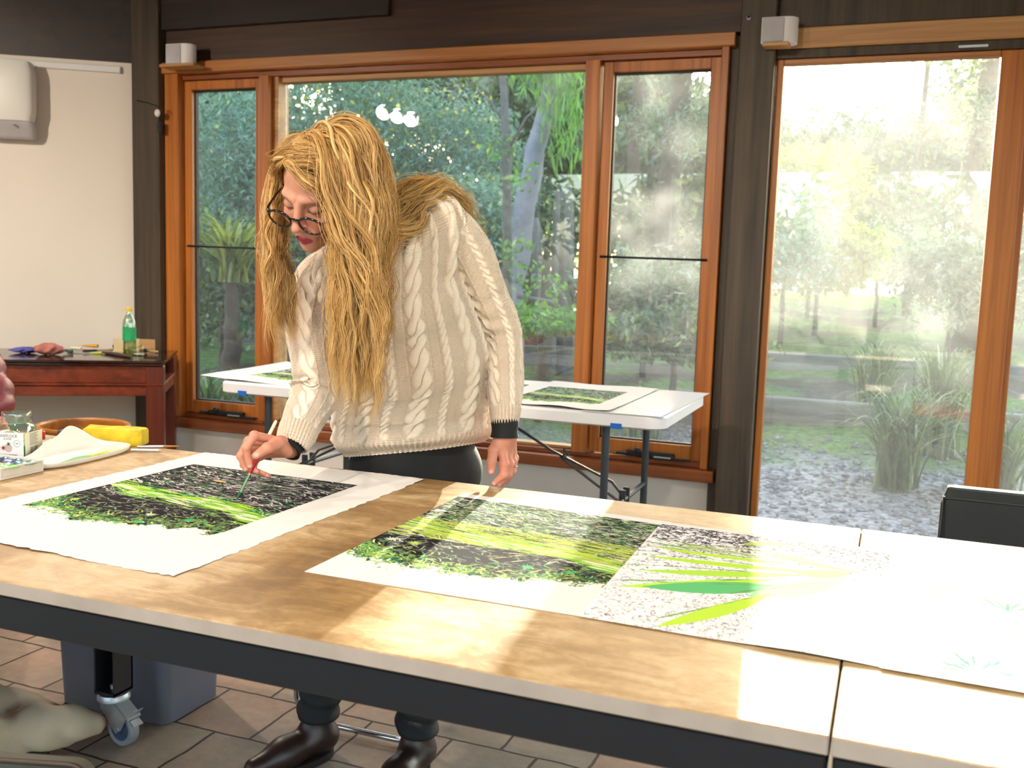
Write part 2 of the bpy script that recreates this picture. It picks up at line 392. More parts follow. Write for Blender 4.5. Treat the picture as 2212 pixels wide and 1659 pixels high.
# etched glass stamps
def text(name, s, size, m, Mx, parent=None, ext=.0002):
    cu = bpy.data.curves.new(name, 'FONT'); cu.body = s; cu.size = size; cu.extrude = ext; cu.align_x = 'CENTER'; cu.resolution_u = 3
    tmp = bpy.data.objects.new(name, cu); me = bpy.data.meshes.new_from_object(tmp); bpy.data.objects.remove(tmp)
    me.transform(Mx); me.materials.append(m); o = bpy.data.objects.new(name, me); link(o, parent); return o
RX = Matrix.Rotation(PI/2, 4, 'X')
etch = mat('etched_glass', 'C4D8CC', .8)
for par, (px, py), yy in ((win, (1222, 945), W+.0610), (bpy.data.objects['window_3'], (1468, 943), W+.0290)):
    c = P(px, py, yy); mb = MB(); x, z = c[0], c[2]; y = yy
    for a_, b_, c_, d_ in ((-.012, -.009, -.012, .010), (-.003, 0, -.012, .010), (-.012, 0, -.012, -.009), (.006, .018, .005, .007), (.006, .015, -.001, .003), (.006, .019, -.008, -.005), (.006, .017, -.013, -.011)): mb.box(x+a_, x+b_, y, y+.0005, z+c_, z+d_)
    mb.lathe([(.004, 0), (.004, .0005)], n=10).v[-20:] = [(x+.009+p[0], y+p[2], z+.013+p[1]) for p in mb.v[-20:]]
    obj('glass_stamp', mb, etch, par)

# ---- glass doors
def door(name, x0, x1, label, gm, yo=0, rw_=.11, lw=.03):
    t = thing(name, None, None, ((x0+x1)/2, W, 0), kind='structure'); t['label'] = label
    obj('stile', MB().box(x0, x0+lw, W-.02+yo, W+.03+yo, .02, 2.165, .003), M['cedar_z'], t)
    obj('stile', MB().box(x1-rw_, x1, W-.02+yo, W+.03+yo, .02, 2.165, .003), M['cedar_z'], t)
    obj('rail', MB().box(x0+lw, x1-rw_, W-.02+yo, W+.03+yo, .02, .11, .003), M['cedar_x'], t)
    obj('rail', MB().box(x0+lw, x1-rw_, W-.02+yo, W+.03+yo, 2.142, 2.165, .003), M['cedar_x'], t)
    obj('pane', MB().box(x0+lw, x1-rw_, W+.003+yo, W+.009+yo, .11, 2.142), gm, t); return t
door('door_1', -.563, .432, 'big cedar framed glass sliding door with grimy glass', M['glass_door'])
door('door_2', .375, 1.45, 'second sliding glass door at the right edge', M['glass_door'], .06, .09, .085)
door('door_3', 1.40, 2.45, 'third sliding glass door', M['glass_door'], 0, .09, .085)
door('door_4', 2.46, 3.53, 'fourth sliding glass door', M['glass_door'], 0, .09, .085)
struct('trim_8', MB().box(-.565, FX1-.03, W-.05, W+.12, 2.205, 2.291, .004), M['cedar_pale'])['label'] = 'pale cedar header board over the sliding doors'
tr = struct('trim_9', MB().box(-.565, FX1-.03, W-.03, W+.12, 2.167, 2.204, .002), M['timber'])
o = obj('track_clip', MB().box(.16, .27, W-.034, W-.0305, 2.178, 2.188), M['steel'], tr)
struct('trim_10', MB().box(-.565, FX1-.03, W-.05, W+.12, .0, .019), M['timber'])

# ---- small white speakers on the ledges
def speaker(px0, px1, py0, py1, yy, label, name='speaker', deep=.12):
    a = P(px0, py0, yy); b = P(px1, py1, yy); x0, x1, z0, z1 = a[0], b[0], b[2], a[2]
    t = thing(name, label, 'speaker', ((x0+x1)/2, yy, z0), group='small white speakers on the window ledge')
    pts = []
    for i in range(13):
        an = PI*(i/12); pts.append((x1-.01+.055*math.sin(an)*1.0, (yy+.045)-.045*math.cos(an)))
    poly = [(x0, yy+.09), (x0, yy)]+[(x1, yy)]+[(x1+.05*math.sin(PI*i/12), yy+.045-.045*math.cos(PI*i/12)) for i in range(1, 12)]+[(x1, yy+.09)]
    obj('housing', MB().prism(poly, z0, z1), M['white_plastic'], t, bevel=.004)
    obj('grille', MB().box(x0+.006, x1-.004, yy-.006, yy-.0005, z0+.006, z1-.006, .002), mat('grey_grille', 'B9B6BC', .6), t)
    return t
speaker(357, 392, 95, 139, W-.19, 'small white speaker on the ledge at the left end of the windows')
s2 = speaker(1646, 1694, 37, 92, W-.17, 'small white speaker on the ledge beside the glass door')
def ledge(px0, px1, py, yy, label):
    a = P(px0, py, yy); b = P(px1, py, yy)
    t = obj('ledge_bracket', MB().box(a[0], b[0], yy-.01, W-.1005, a[2]-.016, a[2]-.001, .003), M['cedar_pale']); tag(t, label, 'shelf', 'speaker ledges'); return t
ledge(346, 420, 139, W-.19, 'thin cedar ledge under the speaker at the left post')
ledge(1648, 1705, 92, W-.17, 'thin cedar ledge under the speaker at the middle post')

# ---- black wire hook with a white knob on the left post
c = P(344, 245, W-.11)
t = thing('wall_hook', 'black wire hook with round white knob on the dark corner post', 'hook', c)
p1 = P(343, 230, W-.115); p0 = P(295, 217, W-.30)
obj('wire', MB().tube([p0, (p0+p1)/2+np.array([0, 0, .004]), p1, c+np.array([0, -.01, .0])], .0035, 8), M['black'], t, True)
obj('knob', MB().ell((c[0], c[1]-.015, c[2]), (.017, .012, .021)), M['offwhite'], t, True)
e = P(344, 275, W-.108); obj('backplate', MB().box(e[0]-.012, e[0]+.012, W-.112, W-.101, e[2]-.028, e[2]+.032, .003), M['black'], t)

# ---- left wall: cable duct and hand dryer like white unit
def LP(s, z, off=0): q = C0+LD*s+LN*off; return np.array([q[0], q[1], z])
def lwbox(mb, s0, s1, o0, o1, z0, z1, bev=.003):
    """box lying on the left wall: s along it, o out of it"""
    n = len(mb.v); mb.box(s0, s1, o0, o1, z0, z1, bev)
    for i in range(n, len(mb.v)):
        s_, o_, z_ = mb.v[i]; mb.v[i] = tuple(LP(s_, z_, o_))
    return mb
def on_left(px, py, off=0):
    r = RM @ np.array([px-CX, py-CY, FPX]); n3 = np.array([LN[0], LN[1], 0]); c3 = np.array([*C0, 0])+n3*off
    return CAMP+r*((c3-CAMP) @ n3/(r @ n3))
def sval(p): return (p[:2]-C0) @ LD
a = on_left(260, 145); b = on_left(0, 120); 
dd = thing('cable_duct', 'long thin white cable duct along the top of the left wall', 'duct', a)
obj('duct_body', lwbox(MB(), sval(a), 2.4, .001, .02, a[2]-.035, a[2]+.0), M['white_plastic'], dd)
obj('end_cap', lwbox(MB(), sval(a)-.003, sval(a)-.0005, .001, .022, a[2]-.037, a[2]+.002, .001), M['offwhite'], dd)
a = on_left(72, 150, .12); b = on_left(72, 300, .12); s0 = sval(on_left(72, 200, .12)); 
zt, zb = on_left(60, 132, .14)[2], on_left(60, 300, .1)[2]
hd = thing('hand_towel_dispenser', 'rounded white wall unit with grey base at the left edge', 'dispenser', LP(s0+.2, zb, .07))
def runit(z0, z1, s0, s1, o1, r=.03, taper=0):
    mb = MB(); rings = []
    for k in range(7):
        u = k/6; z = z0+(z1-z0)*u
        ins = r*(1-math.sqrt(max(0, 1-((u-.5)*2)**6))) if True else 0
        rr = []
        for i in range(24):
            an = 2*PI*i/24; cs = abs(math.cos(an))**.35*np.sign(math.cos(an)); sn = abs(math.sin(an))**.35*np.sign(math.sin(an))
            s_ = (s0+s1)/2+((s1-s0)/2-ins)*cs; o_ = .001+o1/2+(o1/2-ins*.5-taper*(1-u))*sn - taper*(1-u)
            rr.append(tuple(LP(s_, z, max(.001, o_))))
        rings.append(rr)
    return mb.loft(rings)
zm = on_left(60, 262, .14)[2]
obj('cover', runit(zm+.002, zt, s0, s0+.42, .15, .014), M['offwhite'], hd, True, angle=50)
bs = obj('base', runit(zb, zm, s0+.004, s0+.416, .145, .008, .03), mat('pale_grey_plastic', 'BDB9BC', .45), hd, True, angle=50)
c = on_left(31, 270, .147); obj('button', MB().ell(c, (.008, .008, .006), 10, 6), mat('grey_button', '8E9096', .5), bs, True)
# ================================================================ the big work tables (two pushed together, seam near x=-.035)
TZ = .72
def slab_mat():
    t = NT('stone_look_tabletop'); v = t.co()
    n1 = t.noise(v, 2.6, 6, .62, .7); n2 = t.noise(t.co(scale=(.5, 1.3, 1)), 13, 6, .7, 1.4); n3 = t.noise(v, 70, 4, .7)
    f = t.math('ADD', t.math('MULTIPLY', n1, .5), t.math('ADD', t.math('MULTIPLY', n2, .4), t.math('MULTIPLY', n3, .10)))
    c = t.ramp(f, [(.36, '75562F'), (.47, '977648'), (.54, 'B2946A'), (.64, 'C8B594')])
    t.set(c, t.ramp(n2, [(.3, .40), (.7, .52)]), 0, .45); t.bump(n3, .0003, .4); return t.m
M['slab'] = slab_mat()
M['slab_edge'] = mat('pale_slab_edge', 'A89B90', .5, var=.1, vs=14)
YF, YB = 1.108, 2.103
def work_table(x0, x1, label, legs):
    t = thing('work_table', label, 'table', ((x0+x1)/2, (YF+YB)/2, 0), 'large work tables pushed end to end')
    top = MB().box(x0, x1, YF, YB, TZ-.024, TZ, .0018)
    o = obj('tabletop', top, M['slab'], t); o.data.materials.append(M['slab_edge'])
    for p in o.data.polygons:
        if abs(p.normal.z) < .5: p.material_index = 1
    fr = MB(); z0, z1 = TZ-.080, TZ-.0245
    fr.box(x0+.002, x1-.002, YF+.004, YF+.045, z0, z1, .003); fr.box(x0+.002, x1-.002, YB-.045, YB-.004, z0, z1, .003)
    fr.box(x0+.002, x0+.04, YF+.045, YB-.045, z0, z1, .003); fr.box(x1-.04, x1-.002, YF+.045, YB-.045, z0, z1, .003)
    obj('apron', fr, M['blackmetal'], t)
    for lx, ly in legs:
        # open angle-iron leg with a braked swivel caster
        lg = MB().box(lx-.032, lx-.027, ly-.032, ly+.032, .135, z0, 0).box(lx-.032, lx+.032, ly+.027, ly+.032, .135, z0, 0).box(lx+.027, lx+.032, ly-.032, ly+.032, .135, z0, 0).box(lx-.032, lx+.032, ly-.032, ly+.032, .132, .140, 0)
        lo = obj('leg', lg, M['blackmetal'], t)
        cs = obj('caster', MB().lathe([(.034, .112), (.040, .115), (.040, .122), (.036, .130), (.020, .132)], (lx, ly, 0), 24)
                 .tube([(lx, ly, .130), (lx, ly, .150)], .009, 6), M['steel'], t, True, angle=35)
        ux, uy = math.cos(math.radians(-8)), math.sin(math.radians(-8)); wx, wy = lx+ux*.034, ly+uy*.034
        nx, ny = -uy, ux
        for sg in (-1, 1):
            q = [(lx-ux*.028, ly-uy*.028, .114), (lx+ux*.026, ly+uy*.026, .114), (wx+ux*.034, wy+uy*.034, .084), (wx+ux*.012, wy+uy*.012, .046), (wx-ux*.012, wy-uy*.012, .040), (lx-ux*.026, ly-uy*.026, .088)]
            A = [(x+nx*.020*sg, y+ny*.020*sg, z) for x, y, z in q]; B = [(x+nx*.0165*sg, y+ny*.0165*sg, z) for x, y, z in q]
            obj('fork_plate', MB().loft([A, B] if sg < 0 else [B, A]), M['steel'], cs)
        obj('fork_bridge', MB().loft([[(lx-ux*.028+nx*s*.020, ly-uy*.028+ny*s*.020, z) for s, z in ((-1, .108), (1, .108), (1, .113), (-1, .113))],
                                      [(lx+ux*.030+nx*s*.020, ly+uy*.030+ny*s*.020, z) for s, z in ((-1, .108), (1, .108), (1, .113), (-1, .113))],
                                      [(wx+ux*.040+nx*s*.020, wy+uy*.040+ny*s*.020, z) for s, z in ((-1, .078), (1, .078), (1, .083), (-1, .083))]]), M['steel'], cs)
        Mw = Matrix.Translation((wx, wy, .0455)) @ Matrix(((nx, ux, 0, 0), (ny, uy, 0, 0), (0, 0, 1, 0), (0, 0, 0, 1))) @ Matrix.Rotation(PI/2, 4, 'Y')
        w_ = MB().lathe([(.030, -.012), (.041, -.014), (.0445, -.011), (.045, 0), (.0445, .011), (.041, .014), (.030, .012)], n=32); w_.move(Mw)
        wo = obj('wheel', w_, mat('grey_tyre', '8B8F97', .5), cs, True, angle=40)
        h_ = MB().lathe([(.031, -.0125), (.031, .0125)], n=28); h_.move(Mw); obj('hub', h_, mat('blue_grey_hub', '3F506E', .4), wo)
        ax = MB().lathe([(.007, -.024), (.007, .024)], n=10); ax.move(Mw); obj('axle', ax, M['steel'], cs)
        q0 = np.array([wx+ux*.040, wy+uy*.040, .086]); up = np.array([ux*.016, uy*.016, .018]); dn = np.array([ux*.016, uy*.016, -.022])
        sd = np.array([nx, ny, 0])*.014
        obj('brake_pedal', MB().loft([[q0-sd, q0+sd, q0+sd+(0, 0, .002), q0-sd+(0, 0, .002)], [q0+up-sd, q0+up+sd, q0+up+sd+(0, 0, .002), q0+up-sd+(0, 0, .002)]])
            .loft([[q0-sd-(0, 0, .012), q0+sd-(0, 0, .012), q0+sd-(0, 0, .010), q0-sd-(0, 0, .010)], [q0+dn-sd, q0+dn+sd, q0+dn+sd+(0, 0, .002), q0+dn-sd+(0, 0, .002)]]), M['steel'], cs)
    return t
work_table(-2.42, -.0365, 'long brown stone-topped table where the woman paints', [(-1.775, 1.895), (-.32, 1.895), (-1.775, 1.30), (-.32, 1.30)][:2]+[(-2.33, 1.25)])
work_table(-.0335, 2.38, 'second brown stone-topped table in the sun, pushed against the first', [(.3, 1.895), (2.1, 1.895), (2.1, 1.3)])

# ================================================================ painted linocut prints (raster of strokes -> colours on a fine mesh)
class Art:
    def __init__(s, w, h, bg=(.90, .88, .85)):
        s.w, s.h = w, h; s.a = np.empty((h, w, 3), np.float32); s.a[:] = bg
    def fill(s, mask, c): s.a[mask] = c
    def strokes(s, x, y, ang, L, r, c, curl=0.0, wob=0.0, mask=None, taper=1.0, alpha=1.0):
        """x,y,ang,L,r arrays (pixels); c (n,3)"""
        n = len(x); c = np.broadcast_to(np.asarray(c, np.float32), (n, 3)); curl = np.broadcast_to(curl, n); L = np.broadcast_to(L, n); r = np.broadcast_to(r, n)
        K = int(max(6, np.max(L)*1.3)); u = np.linspace(0, 1, K)
        A = ang[:, None]+curl[:, None]*(u-.5)[None]+wob*np.sin(u[None]*9+x[:, None])
        X = x[:, None]+np.cumsum(np.cos(A), 1)*(L/K)[:, None]; Y = y[:, None]+np.cumsum(np.sin(A), 1)*(L/K)[:, None]
        R = r[:, None]*(1-taper+taper*np.sin(PI*np.clip(u, .02, .98))[None]**.8)
        m = int(math.ceil(np.max(R)))
        for dy in range(-m, m+1):
            for dx in range(-m, m+1):
                ok = dx*dx+dy*dy <= np.maximum(R, .5)**2+.2
                xi = (X+dx).astype(int); yi = (Y+dy).astype(int); ok &= (xi >= 0) & (xi < s.w) & (yi >= 0) & (yi < s.h)
                cc = np.broadcast_to(c[:, None], (n, K, 3))[ok]; yy, xx = yi[ok], xi[ok]
                if mask is not None: k = mask[yy, xx]; yy, xx, cc = yy[k], xx[k], cc[k]
                s.a[yy, xx] = s.a[yy, xx]*(1-alpha)+cc*alpha
def vnoise(w, h, cell, seed):
    r = np.random.default_rng(seed); gw, gh = int(w/cell)+3, int(h/cell)+3; g = r.random((gh, gw))
    X = np.arange(w)/cell; Y = np.arange(h)/cell; xi = X.astype(int); yi = Y.astype(int); fx = X-xi; fy = Y-yi; fx = fx*fx*(3-2*fx); fy = fy*fy*(3-2*fy)
    a = g[yi][:, xi]; b = g[yi][:, xi+1]; c = g[yi+1][:, xi]; d = g[yi+1][:, xi+1]
    return (a*(1-fx)+b*fx)*(1-fy)[:, None]+(c*(1-fx)+d*fx)*fy[:, None]
PAPER = np.array([.735, .715, .69]); INK = np.array([.016, .013, .019])
def cols(r, n, base, var): return np.clip(np.asarray(base)[None]*(1+var*(r.random((n, 1))-.5)*2)*(1+.15*(r.random((n, 3))-.5)), 0, 1)
def forest(w, h, box, seed, sunny=0.0, green=1.0):
    """black bush print with carved pale scrub, a green grass band across and a ragged ferny lower edge"""
    r = np.random.default_rng(seed); A = Art(w, h, PAPER); x0, x1, y0, y1 = box
    X, Y = np.meshgrid(np.arange(w), np.arange(h)); bw, bh = x1-x0, y1-y0
    U = (X-x0)/bw; V = (Y-y0)/bh
    edge = .90-.02*U+.09*np.sin(PI*np.clip(U*1.25, 0, 1))+.10*(vnoise(w, h, w/16, seed)-.5)+.05*(vnoise(w, h, w/70, seed+1)-.5)
    inside = (X >= x0) & (X < x1) & (Y >= y0) & (V < edge)
    A.fill(inside, INK); S = bw/380
    def pts(n, u0, u1, v0, v1): return x0+bw*(u0+(u1-u0)*r.random(n)), y0+bh*(v0+(v1-v0)*r.random(n))
    # carved scrub
    n = 700; x, y = pts(n, 0, 1, 0, .62); ang = r.normal(.16, .34, n)+np.sin(x/bw*7)*.3
    A.strokes(x, y, ang, (9+34*r.random(n)**2)*S, (.55+1.5*r.random(n)**2.5)*S, cols(r, n, (.60, .55, .58), .35), r.normal(0, .7, n), .07, inside)
    n = 120; x, y = pts(n, -.1, 1, 0, .65); A.strokes(x, y, r.normal(-.12, .25, n), (40+60*r.random(n))*S, .7*S, cols(r, n, (.6, .55, .5), .2), r.normal(0, .3, n), .03, inside)
    n = 420; x, y = pts(n, 0, 1, 0, .95); A.strokes(x, y, r.normal(.1, .5, n), (10+22*r.random(n))*S, (1+1.8*r.random(n))*S, INK[None], r.normal(0, .8, n), .2, inside)
    n = int(500*green); x, y = pts(n, 0, 1, .02, .55); A.strokes(x, y, r.normal(.1, .5, n), (8+16*r.random(n))*S, .9*S, cols(r, n, (.06, .20, .08), .5), r.normal(0, .8, n), .1, inside, alpha=.75)
    n = 420; x, y = pts(n, 0, 1, .56, .92); A.strokes(x, y, r.normal(.1, .7, n), (6+16*r.random(n))*S, (.5+.7*r.random(n))*S, cols(r, n, (.22, .26, .18), .6), r.normal(0, 1, n), .1, inside)
    n = 16; x, y = pts(n, 0, 1, .6, .85); A.strokes(x, y, r.normal(-.6, .3, n), (20+20*r.random(n))*S, .7*S, cols(r, n, (.6, .52, .36), .2), r.normal(0, .6, n), 0, inside)
    # grass band running down to the right
    for k, (cc, nn, vv) in enumerate((((.05, .30, .03), 150, 0), ((.36, .56, .04), 120, .012), ((.16, .42, .05), 80, .03), ((.62, .64, .42), 60, .02))):
        u = r.random(nn); v = .40+.30*u+.055*np.sin(u*5+1)+r.normal(0, .030, nn)+vv
        A.strokes(x0+bw*(u-.05), y0+bh*v, r.normal(.20, .06, nn), (25+55*r.random(nn))*S, (.8+1.7*r.random(nn))*S, cols(r, nn, cc, .25), r.normal(0, .12, nn), .02, inside)
    # tan log
    A.strokes(x0+bw*np.array([.34]), y0+bh*np.array([.23]), np.array([.1]), 34*S, 4.5*S, np.array([[.72, .42, .16]]))
    # ragged ferny edge
    n = 1000; u = r.random(n)**1.3; v = .85+.10*np.sin(PI*np.clip(u*1.25, 0, 1))+r.normal(0, .055, n)
    pal = np.array([(.30, .50, .06), (.05, .30, .12), (.12, .38, .10), (.55, .66, .18), (.16, .2, .1)]); c = pal[r.integers(0, 5, n)]*(1-.35*u[:, None])+(.0, .0, .0)
    A.strokes(x0+bw*u, y0+bh*v, r.random(n)*2*PI, (5+15*r.random(n))*S, (.6+.9*r.random(n))*S, np.clip(c*(.7+.6*r.random((n, 1))), 0, 1), r.normal(0, .8, n), .05, mask=(X >= x0) & (X < x1-2) & (V < edge+.035))
    for q in range(4):   # fern stars
        cx = x0+bw*r.uniform(.05, .85); cy = y0+bh*r.uniform(.70, .95); m = 11; an = np.arange(m)/m*2*PI+r.random(); cc = [(.06, .42, .16), (.45, .62, .12), (.5, .6, .4)][q % 3]
        A.strokes(np.full(m, cx), np.full(m, cy), an, (7+6*r.random(m))*S, .9*S, cols(r, m, cc, .2), .3, 0, inside | (V < edge+.03))
    return A
def sheet(name, A, quad, z, label, group, parent=None, lift=None, deckle=0, m=None, cat='print', seed=1, thick=.0006):
    """a sheet of paper lying flat: corners BL(back-left) BR FR FL in the room; painted face on top, real thickness"""
    BL, BR, FR, FL = [np.array(q, float) for q in quad]; h, w = A.a.shape[:2]; r = np.random.default_rng(seed)
    U, V = np.meshgrid(np.linspace(0, 1, w), np.linspace(0, 1, h))
    if deckle:
        k = vnoise(w, 4, w/60, seed)[0]; k2 = vnoise(h, 4, h/60, seed+5)[0]
        ed = lambda t: np.clip(1-np.abs(t)*18, 0, 1)
        du = (ed(U)*(k2[:, None]-.5)+ed(1-U)*(k2[::-1][:, None]-.5))*deckle; dv = (ed(V)*(k[None]-.5)+ed(1-V)*(k[::-1][None]-.5))*deckle
    else: du = dv = 0*U
    XY = (BL*(1-U[..., None])+BR*U[..., None])*(1-V[..., None])+(FL*(1-U[..., None])+FR*U[..., None])*V[..., None]
    XY = XY+np.stack([du, dv], -1)
    Z = np.full(U.shape, z+thick)
    if lift is not None: Z = Z+lift(U, V)
    top = np.concatenate([XY, Z[..., None]], -1).reshape(-1, 3)
    idx = np.arange(h*w).reshape(h, w); q = np.stack([idx[:-1, :-1], idx[1:, :-1], idx[1:, 1:], idx[:-1, 1:]], -1).reshape(-1, 4)
    bd = np.concatenate([idx[0, :], idx[1:, -1], idx[-1, -2::-1], idx[-2:0:-1, 0]]); bot = top[bd]-np.array([0, 0, thick]); n0 = len(top)
    bi = np.arange(len(bd))+n0; nx = np.roll(np.arange(len(bd)), -1)
    side = np.stack([bd, bd[nx], bi[nx], bi], -1)
    V_ = np.concatenate([top, bot]); C_ = np.concatenate([A.a.reshape(-1, 3), np.tile(PAPER*.95, (len(bot), 1))])
    o = npmesh(name, V_, np.concatenate([q, side]), m or M['print'], parent, True, {'ink': C_})
    return tag(o, label, cat, group)
def print_mat():
    t = NT('inked_print_paper'); a = t.node('ShaderNodeAttribute', attribute_name='ink'); t.set(a.outputs['Color'], .85, 0, .06); t.bump(t.noise(t.co(), 900, 3), .00015, .5); return t.m
M['print'] = print_mat()
G1 = 'large botanical linocut prints'
A = forest(600, 820, (70, 505, 125, 640), 3)
sheet('linocut_print', A, ((-1.654, 2.098), (-1.012, 2.082), (-1.037, 1.238), (-1.690, 1.262)), TZ+.0004, 'deckle-edged print of dark bush that the woman is painting green', G1,
      lift=lambda U, V: .003*np.clip(1-V*7, 0, 1)*(np.sin(U*9)+1)*.5+.0012*(np.sin(U*11+2)+1)*np.clip(V*6-5, 0, 1), deckle=.006)
A = forest(560, 700, (0, 559, 34, 600), 11, green=2.0)
A.a[:34] = PAPER
r = np.random.default_rng(5); n = 900
msk = np.zeros((700, 560), bool); msk[34:330] = True
A.strokes(r.random(n)*560, 34+r.random(n)*290, r.normal(.05, .35, n), 8+26*r.random(n), .7+.8*r.random(n), cols(r, n, (.30, .42, .16), .5), r.normal(0, .5, n), .05, msk)
n = 420; A.strokes(r.random(n)*620-40, 240+r.random(n)*150, r.normal(.12, .05, n), 40+60*r.random(n), .8+1.5*r.random(n), cols(r, n, (.42, .52, .08), .35), 0, .02)
n = 14; A.strokes(r.random(n)*560, 60+r.random(n)*500, r.normal(-.9, .25, n), 20+30*r.random(n), 1.1, cols(r, n, (.72, .5, .25), .2), .5, .02)
sheet('linocut_print', A, ((-.869, 1.992), (-.395, 1.960), (-.385, 1.352), (-.870, 1.354)), TZ+.0004, 'print of dark undergrowth and reeds, its straight left edge on bare tabletop', G1,
      lift=lambda U, V: .0015*np.clip(1-V*9, 0, 1))
# third print: big lime leaves over grey scribble
r = np.random.default_rng(8); A = Art(520, 640, (.80, .78, .80)); A.a[:22] = PAPER
n = 4200; mk = np.zeros((640, 520), bool); mk[22:] = True
A.strokes(r.random(n)*520, 22+r.random(n)*618, r.random(n)*2*PI, 5+9*r.random(n), .5+.8*r.random(n)**2, cols(r, n, (.24, .20, .25), .6), r.normal(0, 1.2, n), .3, mk)
n = 1500; A.strokes(r.random(n)*520, 22+np.abs(r.normal(0, 90, n)), r.normal(-.2, .6, n), 7+13*r.random(n), .8+1.5*r.random(n), cols(r, n, (.05, .04, .055), .4), r.normal(0, .8, n), .2, mk)
n = 700; A.strokes(r.random(n)*520, 340+r.random(n)*300, r.random(n)*6.3, 5+10*r.random(n), .8, cols(r, n, (.55, .62, .30), .3), r.normal(0, 1, n), .2, mk)
n = 60; A.strokes(r.random(n)*300, 130+r.random(n)*90, r.normal(.0, .12, n), 60+80*r.random(n), 1+1.2*r.random(n), cols(r, n, (.30, .42, .10), .3), .2, .02, mk)
for (ax, ay, bx, by, rr, cc) in ((330, 190, 40, 175, 7, (.45, .68, .05)), (360, 225, 20, 235, 9, (.42, .68, .04)), (360, 245, 30, 330, 12, (.40, .66, .06)), (300, 300, 15, 440, 14, (.42, .70, .05)),
                                 (330, 330, 60, 425, 22, (.10, .45, .16)), (420, 250, 250, 400, 24, (.22, .58, .20)), (300, 390, 120, 610, 15, (.44, .66, .05)), (430, 200, 330, 240, 18, (.35, .6, .10)),
                                 (470, 190, 260, 120, 8, (.38, .55, .10)), (200, 100, 300, 60, 9, (.42, .6, .08))):
    A.strokes(np.array([ax*1.]), np.array([ay*1.]), np.array([math.atan2(by-ay, bx-ax)-.1]), math.hypot(bx-ax, by-ay), rr*1.45, np.array([cc]), .2, 0, mk)
    for k in range(10):
        u = r.random(); A.strokes(np.array([ax+(bx-ax)*u]), np.array([ay+(by-ay)*u]), np.array([math.atan2(by-ay, bx-ax)+r.normal(0, .05)]), r.uniform(30, 70), r.uniform(.7, 2.2), cols(r, 1, (.13, .30, .08), .5), .1, 0, mk)
sheet('linocut_print', A, ((-.413, 1.958), (.035, 1.945), (.022, 1.338), (-.402, 1.349)), TZ+.0014, 'print of big lime green leaves over grey scribbles, lapping the reeds print', G1,
      lift=lambda U, V: .0035*np.clip(V*8-7, 0, 1)*np.clip(U*3-1.2, 0, 1)*np.sin(np.clip((U-.4)/.6, 0, 1)*PI))
# fourth print: pale grasses with a spiky rosette
r = np.random.default_rng(18); A = Art(520, 640, (.84, .83, .78)); A.a[:22] = PAPER
n = 1400; A.strokes(r.random(n)*520, 22+r.random(n)*260, r.normal(.15, .25, n), 15+40*r.random(n), .6+.5*r.random(n), cols(r, n, (.34, .42, .24), .5), r.normal(0, .4, n), .03)
n = 2200; A.strokes(r.random(n)*520, 220+r.random(n)*420, r.normal(-.35, .5, n), 6+16*r.random(n), .6+.8*r.random(n), cols(r, n, (.50, .38, .24), .4), r.normal(0, .8, n), .2)
for (cx, cy, q) in ((130, 600, 34), (190, 300, 16), (380, 420, 18)):
    an = -PI*r.random(q); A.strokes(np.full(q, cx*1.), np.full(q, cy*1.), an, 40+45*r.random(q), 2.2, cols(r, q, (.10, .34, .25), .4), .2, 0)
    A.strokes(np.full(q//2, cx*1.), np.full(q//2, cy*1.), an[:q//2]+.1, 35+30*r.random(q//2), 1.2, cols(r, q//2, (.8, .8, .66), .1), .2, 0)
sheet('linocut_print', A, ((.020, 1.946), (.50, 1.925), (.50, 1.318), (.012, 1.334)), TZ+.0024, 'pale print of grasses and a spiky rosette, the one furthest into the sun', G1)

# ================================================================ white folding table behind the woman with its prints
ft = thing('folding_table', 'white folding table with dark grey legs under the windows', 'table', (-1.63, 3.68, 0))
def rrect(x0, x1, y0, y1, r, n=6):
    out = []
    for cx, cy, a0 in ((x1-r, y1-r, 0), (x0+r, y1-r, PI/2), (x0+r, y0+r, PI), (x1-r, y0+r, 1.5*PI)):
        out += [(cx+r*math.cos(a0+PI/2*i/n), cy+r*math.sin(a0+PI/2*i/n)) for i in range(n+1)]
    return out
def rr3(x0, x1, y0, y1, r, z): return [(x, y, z) for x, y in rrect(x0, x1, y0, y1, r)]
FX = (-2.53, -.705, 3.285, 4.07)
top = MB().loft([rr3(FX[0]+.01, FX[1]-.01, FX[2]+.01, FX[3]-.01, .05, .692), rr3(*FX, .06, .698), rr3(*FX, .06, .732), rr3(FX[0]+.008, FX[1]-.008, FX[2]+.008, FX[3]-.008, .055, .740)])
obj('tabletop', top, M['white_plastic'], ft, True, angle=40)
def frame_leg(x, sg):
    for y in (3.36, 3.98):
        obj('leg', MB().tube([(x, y, .0), (x, y, .69)], .0145, 12), M['darkgrey'], ft, True, angle=40)
    obj('crossbar', MB().tube([(x, 3.374, .36), (x, 3.966, .36)], .011, 8).tube([(x, 3.374, .16), (x, 3.966, .16)], .011, 8), M['darkgrey'], ft, True, angle=40)
    yy = 3.66
    obj('brace', MB().tube([(x-sg*.006, yy, .37), (x-sg*.05, yy, .42), (x-sg*.30, yy, .52), (x-sg*.62, yy, .685)], .010, 6, flat=.5)
        .box(x-.012, x+.012, yy-.035, yy-.025, .34, .40).box(x-.012, x+.012, yy+.025, yy+.035, .34, .40)
        .tube([(x-sg*.01, yy-.06, .365), (x-sg*.09, yy-.05, .41), (x-sg*.26, yy-.01, .50)], .006, 6).tube([(x-sg*.24, yy-.03, .50), (x-sg*.25, yy, .53), (x-sg*.24, yy+.03, .50)], .004, 6), M['darkgrey'], ft, True, angle=40)
frame_leg(-2.335, -1); frame_leg(-.925, 1)
